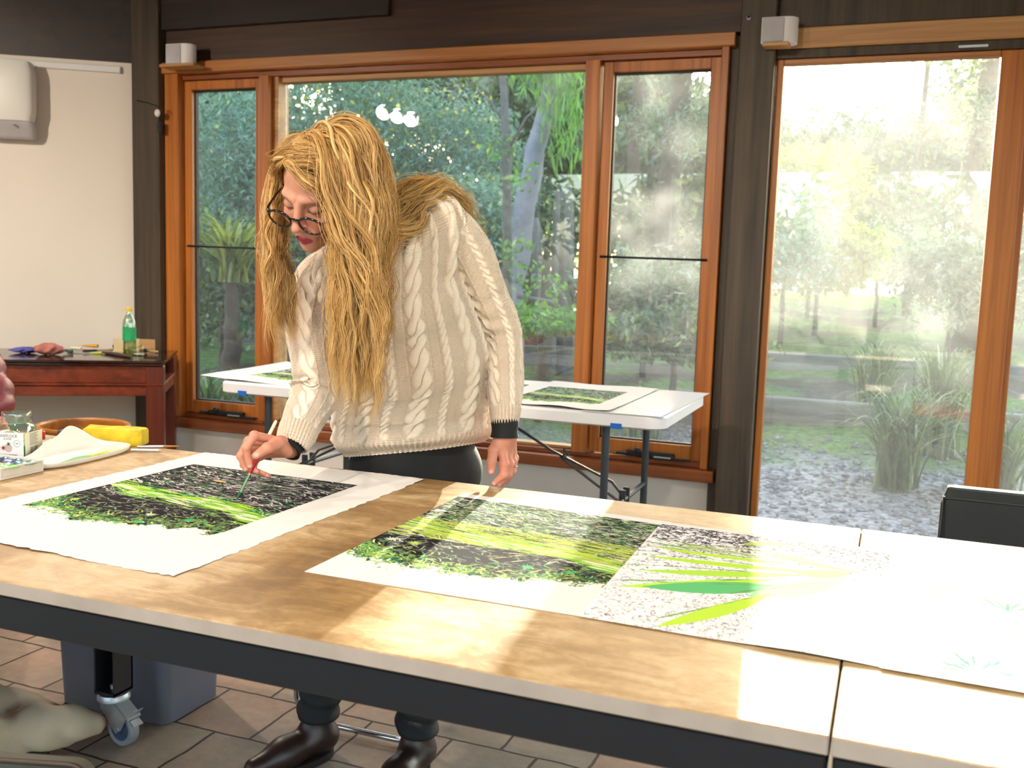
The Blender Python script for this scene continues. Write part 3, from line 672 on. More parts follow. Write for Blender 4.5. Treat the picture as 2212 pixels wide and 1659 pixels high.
for i, (px, py, lb) in enumerate(((523, 834, 'small blue tape tab under the left end of the folding table'), (1331, 909, 'small blue tape tab under the right end of the folding table'))):
    c = P(px, py, FX[2]); o = obj('masking_tape', MB().box(c[0]-.020, c[0]+.020, FX[2]-.0015, FX[2]-.0003, .690, .7075).box(c[0]-.020, c[0]+.020, FX[2]-.001, FX[2]+.012, .6885, .6915), M['bluetape']); tag(o, lb, 'tape', 'blue tape tabs on the folding table')
G2 = 'prints drying on the folding table'
def small_print(seed, w, h, box, green): return forest(w, h, box, seed, green=green)
def wave(a, f, ph): return lambda U, V: a*(1+np.sin(U*f+ph))*np.clip(V*4-3, 0, 1)+a*.8*(1+np.sin(U*f*.7+ph))*np.clip(1-V*5, 0, 1)
def curl_left(U, V): return .004*(1+np.sin(U*8))*np.clip(V*3-1.5, 0, 1)+.010*np.clip(1-U*6, 0, 1)
sheet('linocut_print', small_print(21, 330, 250, (60, 330, 55, 200), .4), ((-2.70, 4.03), (-1.98, 4.06), (-1.94, 3.31), (-2.62, 3.30)), .7405, 'grey print curling past the left end of the folding table', G2, lift=curl_left, deckle=.004)
sheet('linocut_print', small_print(22, 280, 250, (40, 240, 50, 190), 3), ((-1.985, 4.06), (-1.33, 4.06), (-1.30, 3.30), (-1.95, 3.31)), .7412, 'print on the folding table mostly hidden behind the woman', G2, lift=wave(.002, 9, 0), deckle=.003)
sheet('linocut_print', small_print(23, 300, 250, (30, 245, 60, 215), 4), ((-1.36, 4.05), (-.90, 4.05), (-.90, 3.295), (-1.36, 3.31)), .7455, 'green and black print on the folding table beside the woman\'s sleeve', G2, lift=wave(.0025, 12, 1), deckle=.003)
o = sheet('paper_sheet', Art(60, 80, tuple(PAPER)), ((-1.0, 4.075), (-.69, 4.07), (-.715, 3.28), (-1.0, 3.285)), .7412, 'blank white sheet at the right end of the folding table', None, cat='paper', lift=lambda U, V: .0015*U)

# ================================================================ chair at the right, behind the table
def panel_chair(name, x0, x1, y, ztop, label, m):
    t = thing(name, label, 'chair', ((x0+x1)/2, y, 0))
    mb = MB(); nseg = 12; h = ztop-.42
    rings = []
    for i, u in enumerate(np.linspace(0, 1, 9)):
        z = .44+h*u; yy = y+.05*(1-u)-.0; ins = .012*(1-min(1, (1-u)*10)) if u > .9 else 0
        rings.append([(x0+ins, yy-.012, z), (x0+ins+.012, yy-.02, z), (x1-ins-.012, yy-.02, z), (x1-ins, yy-.012, z), (x1-ins, yy+.012, z), (x1-ins-.012, yy+.02, z), (x0+ins+.012, yy+.02, z), (x0+ins, yy+.012, z)])
    obj('backrest', MB().loft(rings), m, t, bevel=.004)
    obj('piping', MB().tube([(x0+.004, y-.012, .5), (x0+.004, y-.014, ztop-.006), (x1-.004, y-.014, ztop-.006), (x1-.004, y-.012, .5)], .004, 6), M['black'], t, True)
    obj('seat', MB().box(x0, x1, y+.005, y+.44, .43, .475, .02), mat('red_seat_fabric', 'C8281C', .7), t)
    for lx in (x0+.03, x1-.03):
        obj('side_frame', MB().tube([(lx, y+.01, .60), (lx, y+.02, .40), (lx, y+.03, .03), (lx, y+.07, .012), (lx, y+.38, .012), (lx, y+.42, .03), (lx, y+.43, .38), (lx, y+.40, .42), (lx, y+.02, .42)], .011, 10), M['chrome'], t, True)
    return t
leather = mat('black_leather', '2F3233', .45, var=.08, bump=.0002, bs=400, spec=.4)
a = P(2034, 1066, 2.45); panel_chair('office_chair', a[0], a[0]+.44, 2.45, a[2], 'black leather chair back behind the sunlit table at the right', leather)
# ================================================================ things at the left end of the work table
def gl(name, c, ior=1.45, rough=0, tr=1.0):
    t = NT(name); t.set(c, rough, 0, Transmission_Weight=tr, IOR=ior); return t.m
M['jarglass'] = glassm('jar_glass', dust=0, tint=(.955, .985, .965), refl=1.3)
# square glass jar of green water
jx, jy = -2.008, 1.832; jt = thing('glass_jar', 'square glass chutney jar of green water on the table', 'jar', (jx, jy, TZ))
def sq(r, z, c=.30, rot=math.radians(20)):
    out = []
    for k in range(4):
        for s in (-1, 1):
            a = PI/2*k+s*(PI/4-c*.55)+rot; out.append((jx+r*math.cos(a)*1.0, jy+r*math.sin(a), z))
    return out
def cir(r, z, n=32): return [(jx+r*math.cos(2*PI*i/n), jy+r*math.sin(2*PI*i/n), z) for i in range(n)]
def sqc(r, z, k, n=32, rot=math.radians(20)):
    """k=0 circle .. 1 square with cut corners"""
    out = []
    for i in range(n):
        a = 2*PI*i/n; b = (a-rot) % (PI/2)-PI/4; f = min(1/max(.1, math.cos(b if True else 0)), 1.12); f = 1/math.cos(b); f = min(f, 1.17)
        out.append((jx+r*((1-k)+k*f)*math.cos(a), jy+r*((1-k)+k*f)*math.sin(a), z))
    return out
prof = [(.035, 0, 1), (.0405, .003, 1), (.0415, .008, 1), (.0415, .064, 1), (.040, .072, .9), (.038, .080, .5), (.0345, .086, .1), (.034, .090, 0), (.0355, .094, 0), (.034, .098, 0), (.0358, .102, 0), (.034, .106, 0), (.035, .111, 0), (.0335, .113, 0)]
rot = math.radians(-27)
out = [sqc(r_, TZ+.0005+z, k, 64, rot) for r_, z, k in prof]; inn = [sqc(r_-.0025, TZ+max(z, .006), k, 64, rot) for r_, z, k in reversed(prof)]
obj('jar_body', MB().loft(out+inn), M['jarglass'], jt, True, angle=50)
wt = NT('green_water'); wt.set((.13, .62, .22), .08, 0)
obj('green_water', MB().loft([sqc(.0385, TZ+.0075, 1, 64, rot), sqc(.0385, TZ+.034, 1, 64, rot)]), wt.m, jt, True, angle=40)
# labels on two faces
lm = mat('jar_label', 'DDDCE0', .6, var=.02); lm2 = mat('jar_side_label', 'D5D0BC', .6, var=.02); inkm = mat('label_ink', '4A4A50', .7); redm = mat('label_red', 'A02838', .7); grm = mat('label_green', '406848', .7)
def face(ang, w, z0, z1, m, off=.0425, name='label'):
    a = math.radians(ang); c = np.array([jx+off*math.cos(a), jy+off*math.sin(a)]); d = np.array([-math.sin(a), math.cos(a)])
    nrm = np.array([math.cos(a), math.sin(a)])
    pts = []
    for q, z in ((-w, z0), (w, z0), (w, z1), (-w, z1)): pts.append((*(c+d*q), z))
    pb = [(*(np.array(p[:2])-nrm*.0004), p[2]) for p in pts]
    o = obj(name, MB().loft([pb, pts]), m, jt)
    Mx = Matrix(((d[0], 0, nrm[0], c[0]), (d[1], 0, nrm[1], c[1]), (0, 1, 0, 0), (0, 0, 0, 1)))
    return o, Mx, nrm
o1, M1, n1_ = face(-72, .0395, TZ+.006, TZ+.068, lm)
o2, M2, n2_ = face(18, .0395, TZ+.010, TZ+.066, lm2)
def onface(Mx, x, z, s, size, m, parent, nm='lettering'):
    return text(nm, s, size, m, Mx @ Matrix.Translation((x, z, .0003)), parent, .0001)
onface(M1, 0, TZ+.0565, 'WHITLOCK', .0095, inkm, o1); onface(M1, 0, TZ+.0505, '& SONS', .0055, inkm, o1); onface(M1, 0, TZ+.0115, 'TOMATO CHUTNEY', .0052, inkm, o1)
onface(M1, .0235, TZ+.0405, 'FRQ', .0040, inkm, o1)
def lface(Mx, x, z, mb): mb.move(Mx @ Matrix.Translation((x, z, .0004))); return mb
def disc(r, m, x, z, Mx, parent, nm, r2=0, n=24):
    if r2: mb = MB(); a = [(r*math.cos(2*PI*i/n), r*math.sin(2*PI*i/n), 0) for i in range(n)]; b = [(r2*math.cos(2*PI*i/n), r2*math.sin(2*PI*i/n), 0) for i in range(n)]; mb.add(a+b, [(i, (i+1) % n, n+(i+1) % n, n+i) for i in range(n)])
    else: mb = MB().add([(r*math.cos(2*PI*i/n), r*math.sin(2*PI*i/n), 0) for i in range(n)], [tuple(range(n))])
    return obj(nm, lface(Mx, x, z, mb), m, parent)
disc(.0085, inkm, .0235, TZ+.0415, M1, o1, 'seal', .0078); disc(.010, mat('label_tomato', 'B9A8A6', .7), .001, TZ+.030, M1, o1, 'tomato_drawing')
for nm, mm, cx_, cz_, n_, r_ in (('star_drawing', redm, -.011, TZ+.030, 7, .009), ('leaf_drawing', grm, .002, TZ+.040, 6, .007)):
    mb = MB()
    for k in range(n_):
        a = 2*PI*k/n_+.2; mb.add([(0.0015*math.cos(a+1.5), .0015*math.sin(a+1.5), .0002), (r_*math.cos(a), r_*math.sin(a), .0002), (.0015*math.cos(a-1.5), .0015*math.sin(a-1.5), .0002)], [(0, 2, 1)])
    obj(nm, lface(M1, cx_, cz_-0, mb), mm, o1)
mb = MB()
for k in range(11):
    z = TZ+.062-k*.0028; mb.add([(-.020, z, .0004), (.020-.004*(k % 3), z, .0004), (.020-.004*(k % 3), z+.001, .0004), (-.020, z+.001, .0004)], [(0, 1, 2, 3)])
for k in range(14):
    z = TZ+.029-k*.0012; mb.add([(-.018, z, .0004), (-.004, z, .0004), (-.004, z+.0006, .0004), (-.018, z+.0006, .0004)], [(0, 1, 2, 3)]); mb.add([(.0, z, .0004), (.016, z, .0004), (.016, z+.0006, .0004), (.0, z+.0006, .0004)], [(0, 1, 2, 3)])
obj('small_print_lines', mb.move(M2), inkm, o2)

# white ceramic tray with a raised lip
cer = NT('white_glazed_ceramic'); cer.set('EDE9E4', .12, 0, .5, Coat_Weight=.3)
def tray():
    a0 = np.array([-1.880, 1.893]); L, Wd = .166, .069; ax = np.array([math.cos(math.radians(93)), math.sin(math.radians(93))]); ay = np.array([-ax[1], ax[0]])  # ay points to -x
    NA = 96; rings = []
    def rim(an):
        cs, sn = math.cos(an), math.sin(an); e = .62
        return np.array([L*abs(cs)**e*np.sign(cs)*(1-.10*(sn < 0)*abs(sn)), Wd*abs(sn)**e*np.sign(sn)])
    def bump(an):                       # tall lip on the far side
        sn = max(0, math.sin(an)); x = math.cos(an); return .013+.049*math.exp(-((x-.30)/.36)**2)*min(1, sn*1.8)
    lay = [('o', .88, 0), ('o', .93, .0), ('o', .985, .35), ('o', 1.0, .9), ('o', 1.0, 1.0), ('i', .985, 1.0), ('i', .97, .93), ('i', .93, .35), ('i', .86, .0), ('i', .5, 0.), ('i', .05, 0.)]
    for kind, f, hz in lay:
        rr = []
        for i in range(NA):
            an = 2*PI*i/NA; p = rim(an)*f; h = bump(an); lean = (h-.013)*.5*hz
            z = TZ+.0006+(h*hz if kind == 'o' else max(.0035, h*hz if hz > .9 else .0035+h*hz))
            q = a0+ax*p[0]+ay*(p[1]+lean); rr.append((q[0], q[1], z))
        rings.append(rr)
    return MB().loft(rings), a0, ax, ay
tb, a0, ax_, ay_ = tray(); tt = thing('mixing_tray', 'white ceramic mixing tray with a tall curved lip', 'tray', (a0[0], a0[1], TZ)); obj('tray_dish', tb, cer.m, tt, True, angle=60)
pw = NT('wet_green_paint'); v = pw.co(); pw.set(pw.ramp(pw.noise(v, 28, 4), [(.35, 'B9D648'), (.5, '5CB548'), (.66, '1FA368')]), .08, 0, .6)
pts = [a0+ax_*(-.01+.085*math.cos(a)*(1+.18*math.sin(3*a)))+ay_*(-.032+.018*math.sin(a)*(1+.3*math.cos(4*a))) for a in np.linspace(0, 2*PI, 40, endpoint=False)]
obj('paint_puddle', MB().prism([tuple(p) for p in pts], TZ+.0042, TZ+.0052), pw.m, tt, True, angle=40)

# white plastic palette box with square wells
pt = thing('paint_palette', 'white plastic palette box with blue, yellow and green paints', 'palette', (-1.93, 1.67, TZ))
x0, x1, y0, y1 = -2.10, -1.822, 1.615, 1.735
mb = MB(); mb.box(x0, x1, y0, y1, TZ+.0005, TZ+.006); mb.box(x0, x1, y0, y0+.005, TZ+.006, TZ+.028); mb.box(x0, x1, y1-.005, y1, TZ+.006, TZ+.028); mb.box(x0, x0+.005, y0+.005, y1-.005, TZ+.006, TZ+.028); mb.box(x1-.005, x1, y0+.005, y1-.005, TZ+.006, TZ+.028)
for k in range(1, 6): mb.box(x0+k*.0465, x0+k*.0465+.002, y0+.005, y1-.005, TZ+.006, TZ+.024)
mb.box(x0+.005, x1-.005, (y0+y1)/2-.001, (y0+y1)/2+.001, TZ+.006, TZ+.024)
obj('box', mb, mat('palette_plastic', 'D9D3CB', .35, var=.05, vs=30), pt, bevel=.001)
pc = [['F0A818', 'F2C21C', 'F0B010', 'F4C224', 'E8A018', '3CC41E'], ['173A78', '1A5C9C', '20508A', '24446E', '1C4E86', '1E7A70']]
for rr in range(2):
    for k in range(6):
        xa = x0+.006+k*.0465; ya = y0+.007+rr*.056
        mb = MB(); n = 10; vs = []; fs = []
        for i in range(n):
            for j in range(n): vs.append((xa+.0425*i/(n-1), ya+.049*j/(n-1), TZ+.0235+.0025*math.sin(i*.9+k)*math.sin(j*.8+rr)+.001*random.random()))
        for i in range(n-1):
            for j in range(n-1): fs.append((i*n+j, (i+1)*n+j, (i+1)*n+j+1, i*n+j+1))
        obj('paint_well', mb.add(vs, fs), mat('paint_'+pc[rr][k], pc[rr][k], .25, var=.25, vs=60, spec=.5), pt, True)

# yellow sponge
sp = NT('yellow_sponge'); v = sp.co(); c = sp.ramp(sp.noise(v, 30, 5), [(.3, 'C9A61E'), (.7, 'E6CC34')]); c = sp.mix(sp.ramp(sp.noise(sp.co(loc=(1.2, .4, 0)), 14, 2), [(.60, 0.0), (.72, .8)]), c, '5FAF3C'); sp.set(c, .9); sp.bump(sp.noise(v, 260, 4), .0015, .9)
A0 = PZ(192, 962, TZ); B0 = PZ(318, 962, TZ); 
sA = np.array([-2.005, 2.038]); sB = np.array([-1.852, 2.088]); sd_ = (sB-sA)/np.linalg.norm(sB-sA); sn_ = np.array([-sd_[1], sd_[0]])
poly = [sA, sB, sB+sn_*.055, sA+sn_*.075-sd_*.01]; ctr = sum(poly)/4
st_ = thing('sponge', 'thick yellow sponge with green stains behind the tray', 'sponge', (ctr[0], ctr[1], TZ))
rings = []
for z, k in ((.0006, .97), (.004, 1.0), (.038, 1.0), (.043, .97)):
    rr = []
    for i in range(4):
        a_, b_ = poly[i], poly[(i+1) % 4]
        for u in np.linspace(.06, .94, 7): p = ctr+((a_*(1-u)+b_*u)-ctr)*k; rr.append((p[0]+.0008*math.sin(u*20), p[1]+.0012*math.sin(u*17), TZ+z+.0015*math.sin(u*6)*(z > .02)))
    rings.append(rr)
obj('sponge_block', MB().loft(rings), sp.m, st_, True, angle=45)

# pencils, brushes and small bits
def pen(name, a, b, r, cm, tipm, label, cat, tip=.15, endm=None, group=None):
    a = np.array(a); b = np.array(b); t = thing(name, label, cat, tuple(a), group); c = a+(b-a)*(1-tip)
    obj('barrel', MB().tube([a, c], r, 8), cm, t, True, angle=35); obj('tip', MB().tube([c, b-(b-a)*.02, b], [r*.98, r*.5, r*.2], 8), tipm, t, True, angle=35)
    if endm: obj('end_cap', MB().tube([a-(b-a)*.05, a-(b-a)*.002], r*1.02, 8), endm, t, True, angle=35)
    return t
silver = mat('silver_paint', 'B4B8C2', .3, .6, var=.04); tan = mat('bare_wood_tip', 'B07840', .55)
zz = TZ+.0042
pen('pencil', (-1.846, 2.068, zz+.0), (-1.758, 2.128, zz), .0036, silver, tan, 'long silver pencil with brown end behind the sponge, the longer one', 'pencil', .38, group='pencils by the sponge')
pen('pencil', (-1.826, 2.024, zz), (-1.757, 2.056, zz), .0036, silver, mat('pencil_cone', 'C9B49A', .5), 'shorter silver pencil with pale point next to the tray', 'pencil', .1, group='pencils by the sponge')
a = PZ(86, 961, TZ+.005); b = PZ(119, 945, TZ+.005)
pen('pen', a-(b-a)*2.0, b, .0045, silver, mat('pen_tip', '6A4A40', .4), 'silver and red pen lying right of the jar', 'pen', .1)
a = PZ(84, 968, TZ+.005)
pen('pen', PZ(70, 970, TZ+.0045)-np.array([.12, .02, 0]), PZ(114, 951, TZ+.0045)+np.array([.002, -.004, 0]), .004, mat('red_lacquer', 'C03030', .3), mat('pen_tip2', 'D8D0C8', .4), 'red pen lying close under the silver pen', 'pen', .3)
c = PZ(86, 948, TZ); o = obj('red_cap', MB().lathe([(.012, .0005), (.014, .003), (.014, .020), (.011, .023)], (c[0], c[1], TZ), 20), mat('red_plastic', 'D23A34', .35), None, True, angle=40); tag(o, 'small round red lid behind the glass jar', 'lid')
c = PZ(148, 945, TZ); o = obj('paint_tube', MB().box(c[0]-.03, c[0]+.012, c[1]-.012, c[1]+.012, TZ+.0005, TZ+.020, .003), mat('navy_plastic', '2C3C50', .5)); tag(o, 'small dark blue block between the tray and the sponge', 'block')

# ================================================================ mahogany console at the left wall
CA = math.radians(34); cd = np.array([math.cos(CA), math.sin(CA)]); cn = np.array([-cd[1], cd[0]])   # cd right along the front edge, cn back to the wall
pR = PZ(356, 780, .715)[:2]; CT = .715; depth = .62
Mc = Matrix(((cd[0], cn[0], 0, pR[0]), (cd[1], cn[1], 0, pR[1]), (0, 0, 1, 0), (0, 0, 0, 1)))
ct = thing('console_table', 'dark mahogany side table against the white left wall', 'table', (pR[0], pR[1], 0))
LEN = 1.75
def cb(mb, *a, **k):
    n = len(mb.v); mb.box(*a, **k); mb.v[n:] = [tuple(Mc @ Vector(v)) for v in mb.v[n:]]; return mb
topm = wood('polished_dark_top', '1E1210', '3A211A', 'x', .12, 30, .06, spec=.7)
obj('tabletop', cb(cb(MB(), -LEN, .0, 0, depth, CT-.012, CT, bev=.003), -LEN+.01, -.01, .008, depth, CT-.028, CT-.0125, bev=.004), topm, ct)
obj('apron', cb(cb(MB(), -LEN+.09, -.09, .03, .05, CT-.115, CT-.0285, bev=.002), -LEN+.09, -.09, .57, .59, CT-.115, CT-.0285), M['mahog_x'], ct)
obj('moulding', cb(MB(), -LEN+.02, -.006, .014, depth-.01, CT-.128, CT-.1155, bev=.004), M['mahog_x'], ct)
obj('lower_rail', cb(MB(), -LEN+.03, -.012, .022, depth-.02, CT-.178, CT-.1285, bev=.003), M['mahog_x'], ct)
for u in (-.008, -LEN+.098):
    for v_ in (.018, depth-.098):
        obj('leg', cb(cb(MB(), u-.086, u, v_, v_+.08, .0, CT-.0285, bev=.004), u-.082, u-.004, v_+.004, v_+.076, .0, .02), M['mahog_z'], ct)
def onct(px, py, z=0): return PZ(px, py, CT+z)
# bottle: clear plastic, yellow cap, green label
c = onct(280, 765); bx, by = c[0], c[1]; bt = thing('bottle', 'clear bottle with yellow cap and green label, half full of oil', 'bottle', (bx, by, CT))
R_ = .034; Hh = .245
prof = [(.028, .0005), (R_, .006), (R_, .03), (.0335, .05), (R_, .07), (R_, .165), (.030, .182), (.019, .205), (.0135, .215), (.0135, .232)]
obj('bottle_body', MB().lathe(prof+[(r_-.0015, z+(.001 if z < .01 else 0)) for r_, z in reversed(prof)], (bx, by, CT), 28), glassm('bottle_plastic', 0, (.80, .92, .84), 2.0), bt, True, angle=60)
oil = NT('yellow_oil'); oil.set('E2C24A', .05, 0, Transmission_Weight=.8, IOR=1.4)
obj('oil', MB().lathe([(.028, .003), (.0322, .008), (.0322, .147), (.01, .1472)], (bx, by, CT), 28), oil.m, bt, True, angle=50)
lb_ = NT('green_label'); lb_.set(lb_.ramp(lb_.noise(lb_.co(), 45, 3), [(.4, '129A5C'), (.62, '1FAE6A'), (.70, '5A4A30')]), .4)
obj('label', MB().lathe([(.0345, .072), (.0345, .142)], (bx, by, CT), 28, cap=False), lb_.m, bt, True)
obj('cap', MB().lathe([(.0155, .226), (.016, .228), (.016, .243), (.0145, .246)], (bx, by, CT), 20), mat('yellow_cap', 'E2C01E', .35), bt, True, angle=40)
def rag(name, px0, px1, pyb, h, m, label, seed, dy=.05):
    c = onct((px0+px1)/2, pyb); w = abs(onct(px1, pyb)-onct(px0, pyb))[:2]; w = float(np.hypot(*w))/2; r = np.random.default_rng(seed)
    ph = r.random(6)*6; rings = []; nu, nv = 40, 20
    for i in range(1, nv):
        t = PI*i/nv; rr = []
        for j in range(nu):
            a = 2*PI*j/nu; f = 1+.16*math.sin(3*a+ph[0]+2*t)+.12*math.sin(7*a+ph[1]-3*t)+.07*math.sin(13*a+ph[2]+5*t)
            l = np.array([w*math.sin(t)*math.cos(a)*f, dy*math.sin(t)*math.sin(a)*f]); z = h/2-h/2*math.cos(t)*(1+.12*math.sin(5*a+ph[3]))
            q = np.array([c[0], c[1]])+cd*l[0]+cn*(l[1]+dy*.8); rr.append((q[0], q[1], CT+.001+max(0, z)))
        rings.append(rr)
    o = obj(name, MB().loft(rings), m, None, True); return tag(o, label, 'rag', 'crumpled rags on the side table')
rag('paint_rag', 22, 80, 764, .030, mat('purple_cloth', '5C5CA8', .85, var=.3, vs=20, bump=.002, bs=90), 'flat crumpled purple rag on the side table', 3)
rag('paint_rag', 72, 132, 768, .058, mat('pink_cloth', 'BC7468', .85, var=.22, vs=25, bump=.002, bs=110), 'crumpled salmon pink rag on the side table', 4)
# thin palette knife board and bits
def bit(name, px, py, mk, m, label, cat, group=None, sm=True):
    c = onct(px, py); return tag(obj(name, mk(c), m, None, sm, angle=50), label, cat, group)
def blob(rx, ry, rz): return lambda c: MB().ell((c[0], c[1], CT+rz+.0005), (rx, ry, rz), 14, 8)
def boxat(wx, wy, h, rz=CA): return lambda c: MB().box(c[0]-wx/2, c[0]+wx/2, c[1]-wy/2, c[1]+wy/2, CT+.0005, CT+h, .002, rz)
def rod(px0, py0, px1, py1, r, h=.0, taper=None):
    a = onct(px0, py0)+np.array([0, 0, r+.001]); b = onct(px1, py1)+np.array([0, 0, r+.001+h]); return lambda c: MB().tube([a, a+(b-a)*.5, b], taper or r, 10)
c = onct(205, 765)
o = obj('palette', MB().prism([tuple(np.array([c[0], c[1]])+cd*(.14*math.cos(a)*(1+.08*math.sin(2*a)))+cn*(.05+.05*math.sin(a))) for a in np.linspace(0, 2*PI, 36, endpoint=False)], CT+.0006, CT+.004), mat('smeared_palette', 'A39C92', .3, var=.35, vs=30)); tag(o, 'thin oval grey palette under the paint bits', 'palette')
bit('paint_tube', 157, 764, lambda c: MB().tube([c+np.array([-.045, -.02, .018]), c+np.array([0, 0, .012])], [.006, .008], 12), mat('dark_green_cap', '1C4A44', .4), 'small paint tube with dark green cap near the pink rag', 'paint tube', 'paint tubes on the side table')
bit('paint_tube', 154, 759, lambda c: MB().tube([c+np.array([-.02, .02, .016]), c+np.array([.03, .04, .014])], [.009, .008], 12), mat('cream_cap', 'E4DCC0', .4), 'small cream-capped tube behind the dark green one', 'paint tube', 'paint tubes on the side table')
bit('paint_tube', 208, 752, lambda c: MB().tube([c+np.array([-.07, -.03, .012]), c+np.array([-.012, 0, .012])], [.004, .010], 12).tube([c+np.array([-.012, 0, .012]), c+np.array([.006, .006, .013])], .009, 12), mat('orange_cap', 'E8A81A', .4), 'paint tube with orange-yellow cap', 'paint tube', 'paint tubes on the side table')
bit('paint_tube', 218, 765, lambda c: MB().tube([c+np.array([-.05, -.02, .006]), c+np.array([.005, 0, .008])], [.002, .006], 12), mat('lime_cap', 'D6DC20', .4), 'tiny tube with lime yellow cap beside the wide brush', 'paint tube', 'paint tubes on the side table')
b = thing('wide_brush', 'wide flat brush with black bristles and pale wooden handle', 'brush', onct(185, 762))
ferr = onct(207, 760)+np.array([0, 0, .008]); a = onct(183, 762)+np.array([0, 0, .008]); e = onct(262, 757)+np.array([0, 0, .008])
obj('bristles', MB().tube([a, ferr], [.016, .011], 12, flat=.45), mat('black_bristle', '1D2426', .8), b, True, angle=50)
obj('ferrule', MB().tube([ferr, ferr+(e-ferr)*.2], .010, 12, flat=.5), M['steel'], b, True, angle=50)
obj('handle', MB().tube([ferr+(e-ferr)*.2, ferr+(e-ferr)*.5, ferr+(e-ferr)*.8, e], [.007, .010, .008, .004], 12, flat=.6), mat('pale_handle', 'D4B27C', .45), b, True, angle=50)
o = bit('palette_knife', 262, 770, rod(222, 764, 285, 774, .007, 0, [.005, .011, .006]), mat('dark_wood_handle', '4A3430', .5), 'dark handled tool lying in front of the bottle', 'tool')
bit('paint_tube', 255, 758, lambda c: MB().tube([c+np.array([-.03, 0, .02]), c+np.array([.0, .01, .03]), c+np.array([.03, 0, .018])], [.013, .018, .014], 12), mat('black_tube', '2B2A33', .45, var=.3, vs=60), 'crumpled black paint tube left of the bottle', 'paint tube', 'paint tubes on the side table')
for q, (dx, cc, lb) in enumerate(((-.012, '9AB0DC', 'pale blue card leaning in the yellow box'), (.014, 'B88A60', 'tan card leaning in the yellow box'), (.040, '8E8C96', 'grey card leaning in the yellow box'))):
    c = onct(243, 759); o = obj('card', MB().box(c[0]+dx-.012, c[0]+dx+.011, c[1]+.035, c[1]+.037, CT+.012, CT+.058-.006*q, 0, CA*.6), mat('card_'+cc, cc, .7)); tag(o, lb, 'card', 'cards in the box')
c = onct(250, 761); o = obj('cardboard_box', MB().box(c[0]-.05, c[0]+.08, c[1]+.062, c[1]+.065, CT+.001, CT+.072, 0, CA).box(c[0]-.05, c[0]+.08, c[1]+.02, c[1]+.065, CT+.0008, CT+.004, 0, CA, (c[0]+.015, c[1]+.0635)), mat('cream_card', 'DCC79A', .8)); tag(o, 'open pale yellow card box standing left behind the bottle', 'box')
c = onct(310, 758); o = obj('cardboard_flap', MB().box(c[0]-.048, c[0]+.042, c[1]+.03, c[1]+.033, CT+.001, CT+.062, 0, CA*.5).box(c[0]-.048, c[0]+.042, c[1]+.0, c[1]+.033, CT+.0008, CT+.003, 0, CA*.5, (c[0], c[1]+.0315)), mat('brown_card', 'C49A68', .8)); tag(o, 'folded brown cardboard standing right of the bottle', 'cardboard')
o = bit('glass_ball', 298, 762, lambda c: MB().ell((c[0], c[1]+.02, CT+.022), (.02, .02, .0205), 16, 10), glassm('small_jar_glass', 0, (.9, .92, .8), 2), 'small round glass jar just right of the bottle', 'jar')
b = thing('wide_brush', 'small brush with dark blue head at the right corner', 'brush', onct(318, 762)); a = onct(314, 763)+np.array([0, 0, .014]); e = onct(342, 763)+np.array([0, 0, .008])
obj('bristles', MB().ell((a[0], a[1], a[2]), (.012, .010, .012)), mat('navy_bristle', '26303A', .7), b, True); obj('handle', MB().tube([a+(e-a)*.3, e], [.006, .005], 10), mat('pale_handle2', 'D0A878', .45), b, True, angle=40)
bit('plastic_wrap', 300, 768, lambda c: MB().ell((c[0], c[1], CT+.007), (.035, .018, .006), 14, 6), mat('pale_plastic', 'BFC2B4', .2, var=.3, vs=50), 'flat clear plastic scrap in front of the bottle', 'plastic scrap')
bit('charcoal_stick', 326, 773, rod(310, 772, 338, 773, .004), M['black'], 'short black stick near the right front corner', 'stick')

# bentwood stool behind the table end (curved orange-brown rim)
cc = P(180, 925, 2.92); rt = thing('round_stool', 'low round orange-brown bent wood tub behind the table end', 'stool', (cc[0], 2.92, 0))
Rr = .155; zt = P(180, 915, 2.92)[2]
rw_ = wood('orange_bentwood', '7A4512', 'C27E2C', 'x', .35, 40, .1)
obj('rim', MB().tube([(cc[0]+Rr*math.cos(a)*1.08, 2.92+Rr*math.sin(a), zt-.012) for a in np.linspace(0, 2*PI, 48, endpoint=False)], .011, 8, closed=True), rw_, rt, True)
obj('wall', MB().loft([[(cc[0]+(Rr+o_)*1.08*math.cos(a), 2.92+(Rr+o_)*math.sin(a), z) for a in np.linspace(0, 2*PI, 48, endpoint=False)] for o_, z in ((-.03, 0), (-.004, zt-.012), (-.012, zt-.012), (-.036, .01))]), rw_, rt, True, angle=50)

# grey storage tub under the table
a = PZ(382, 1570, 0); tb_ = thing('waste_bin', 'grey plastic bin on the pavers under the table', 'bin', (-1.93, 2.16, 0))
def tub(x0, x1, y0, y1, z0, z1, tp, r=.03):
    return MB().loft([rr3(x0+tp, x1-tp, y0+tp, y1-tp, r, z0), rr3(x0, x1, y0, y1, r, z1), rr3(x0+.006, x1-.006, y0+.006, y1-.006, r-.004, z1), rr3(x0+tp+.006, x1-tp-.006, y0+tp+.006, y1-tp-.006, r-.004, z0+.01)])
obj('bin_body', tub(-2.085, -1.70, 1.998, 2.25, .001, .42, .012), M['grey_plastic'], tb_, True, angle=50)
obj('rim', MB().loft([rr3(-2.093, -1.692, 1.99, 2.258, .034, .405), rr3(-2.093, -1.692, 1.99, 2.258, .034, .425), rr3(-2.08, -1.705, 2.003, 2.245, .026, .425), rr3(-2.08, -1.705, 2.003, 2.245, .026, .405)], closed=True), M['grey_plastic'], tb_, True, angle=40)

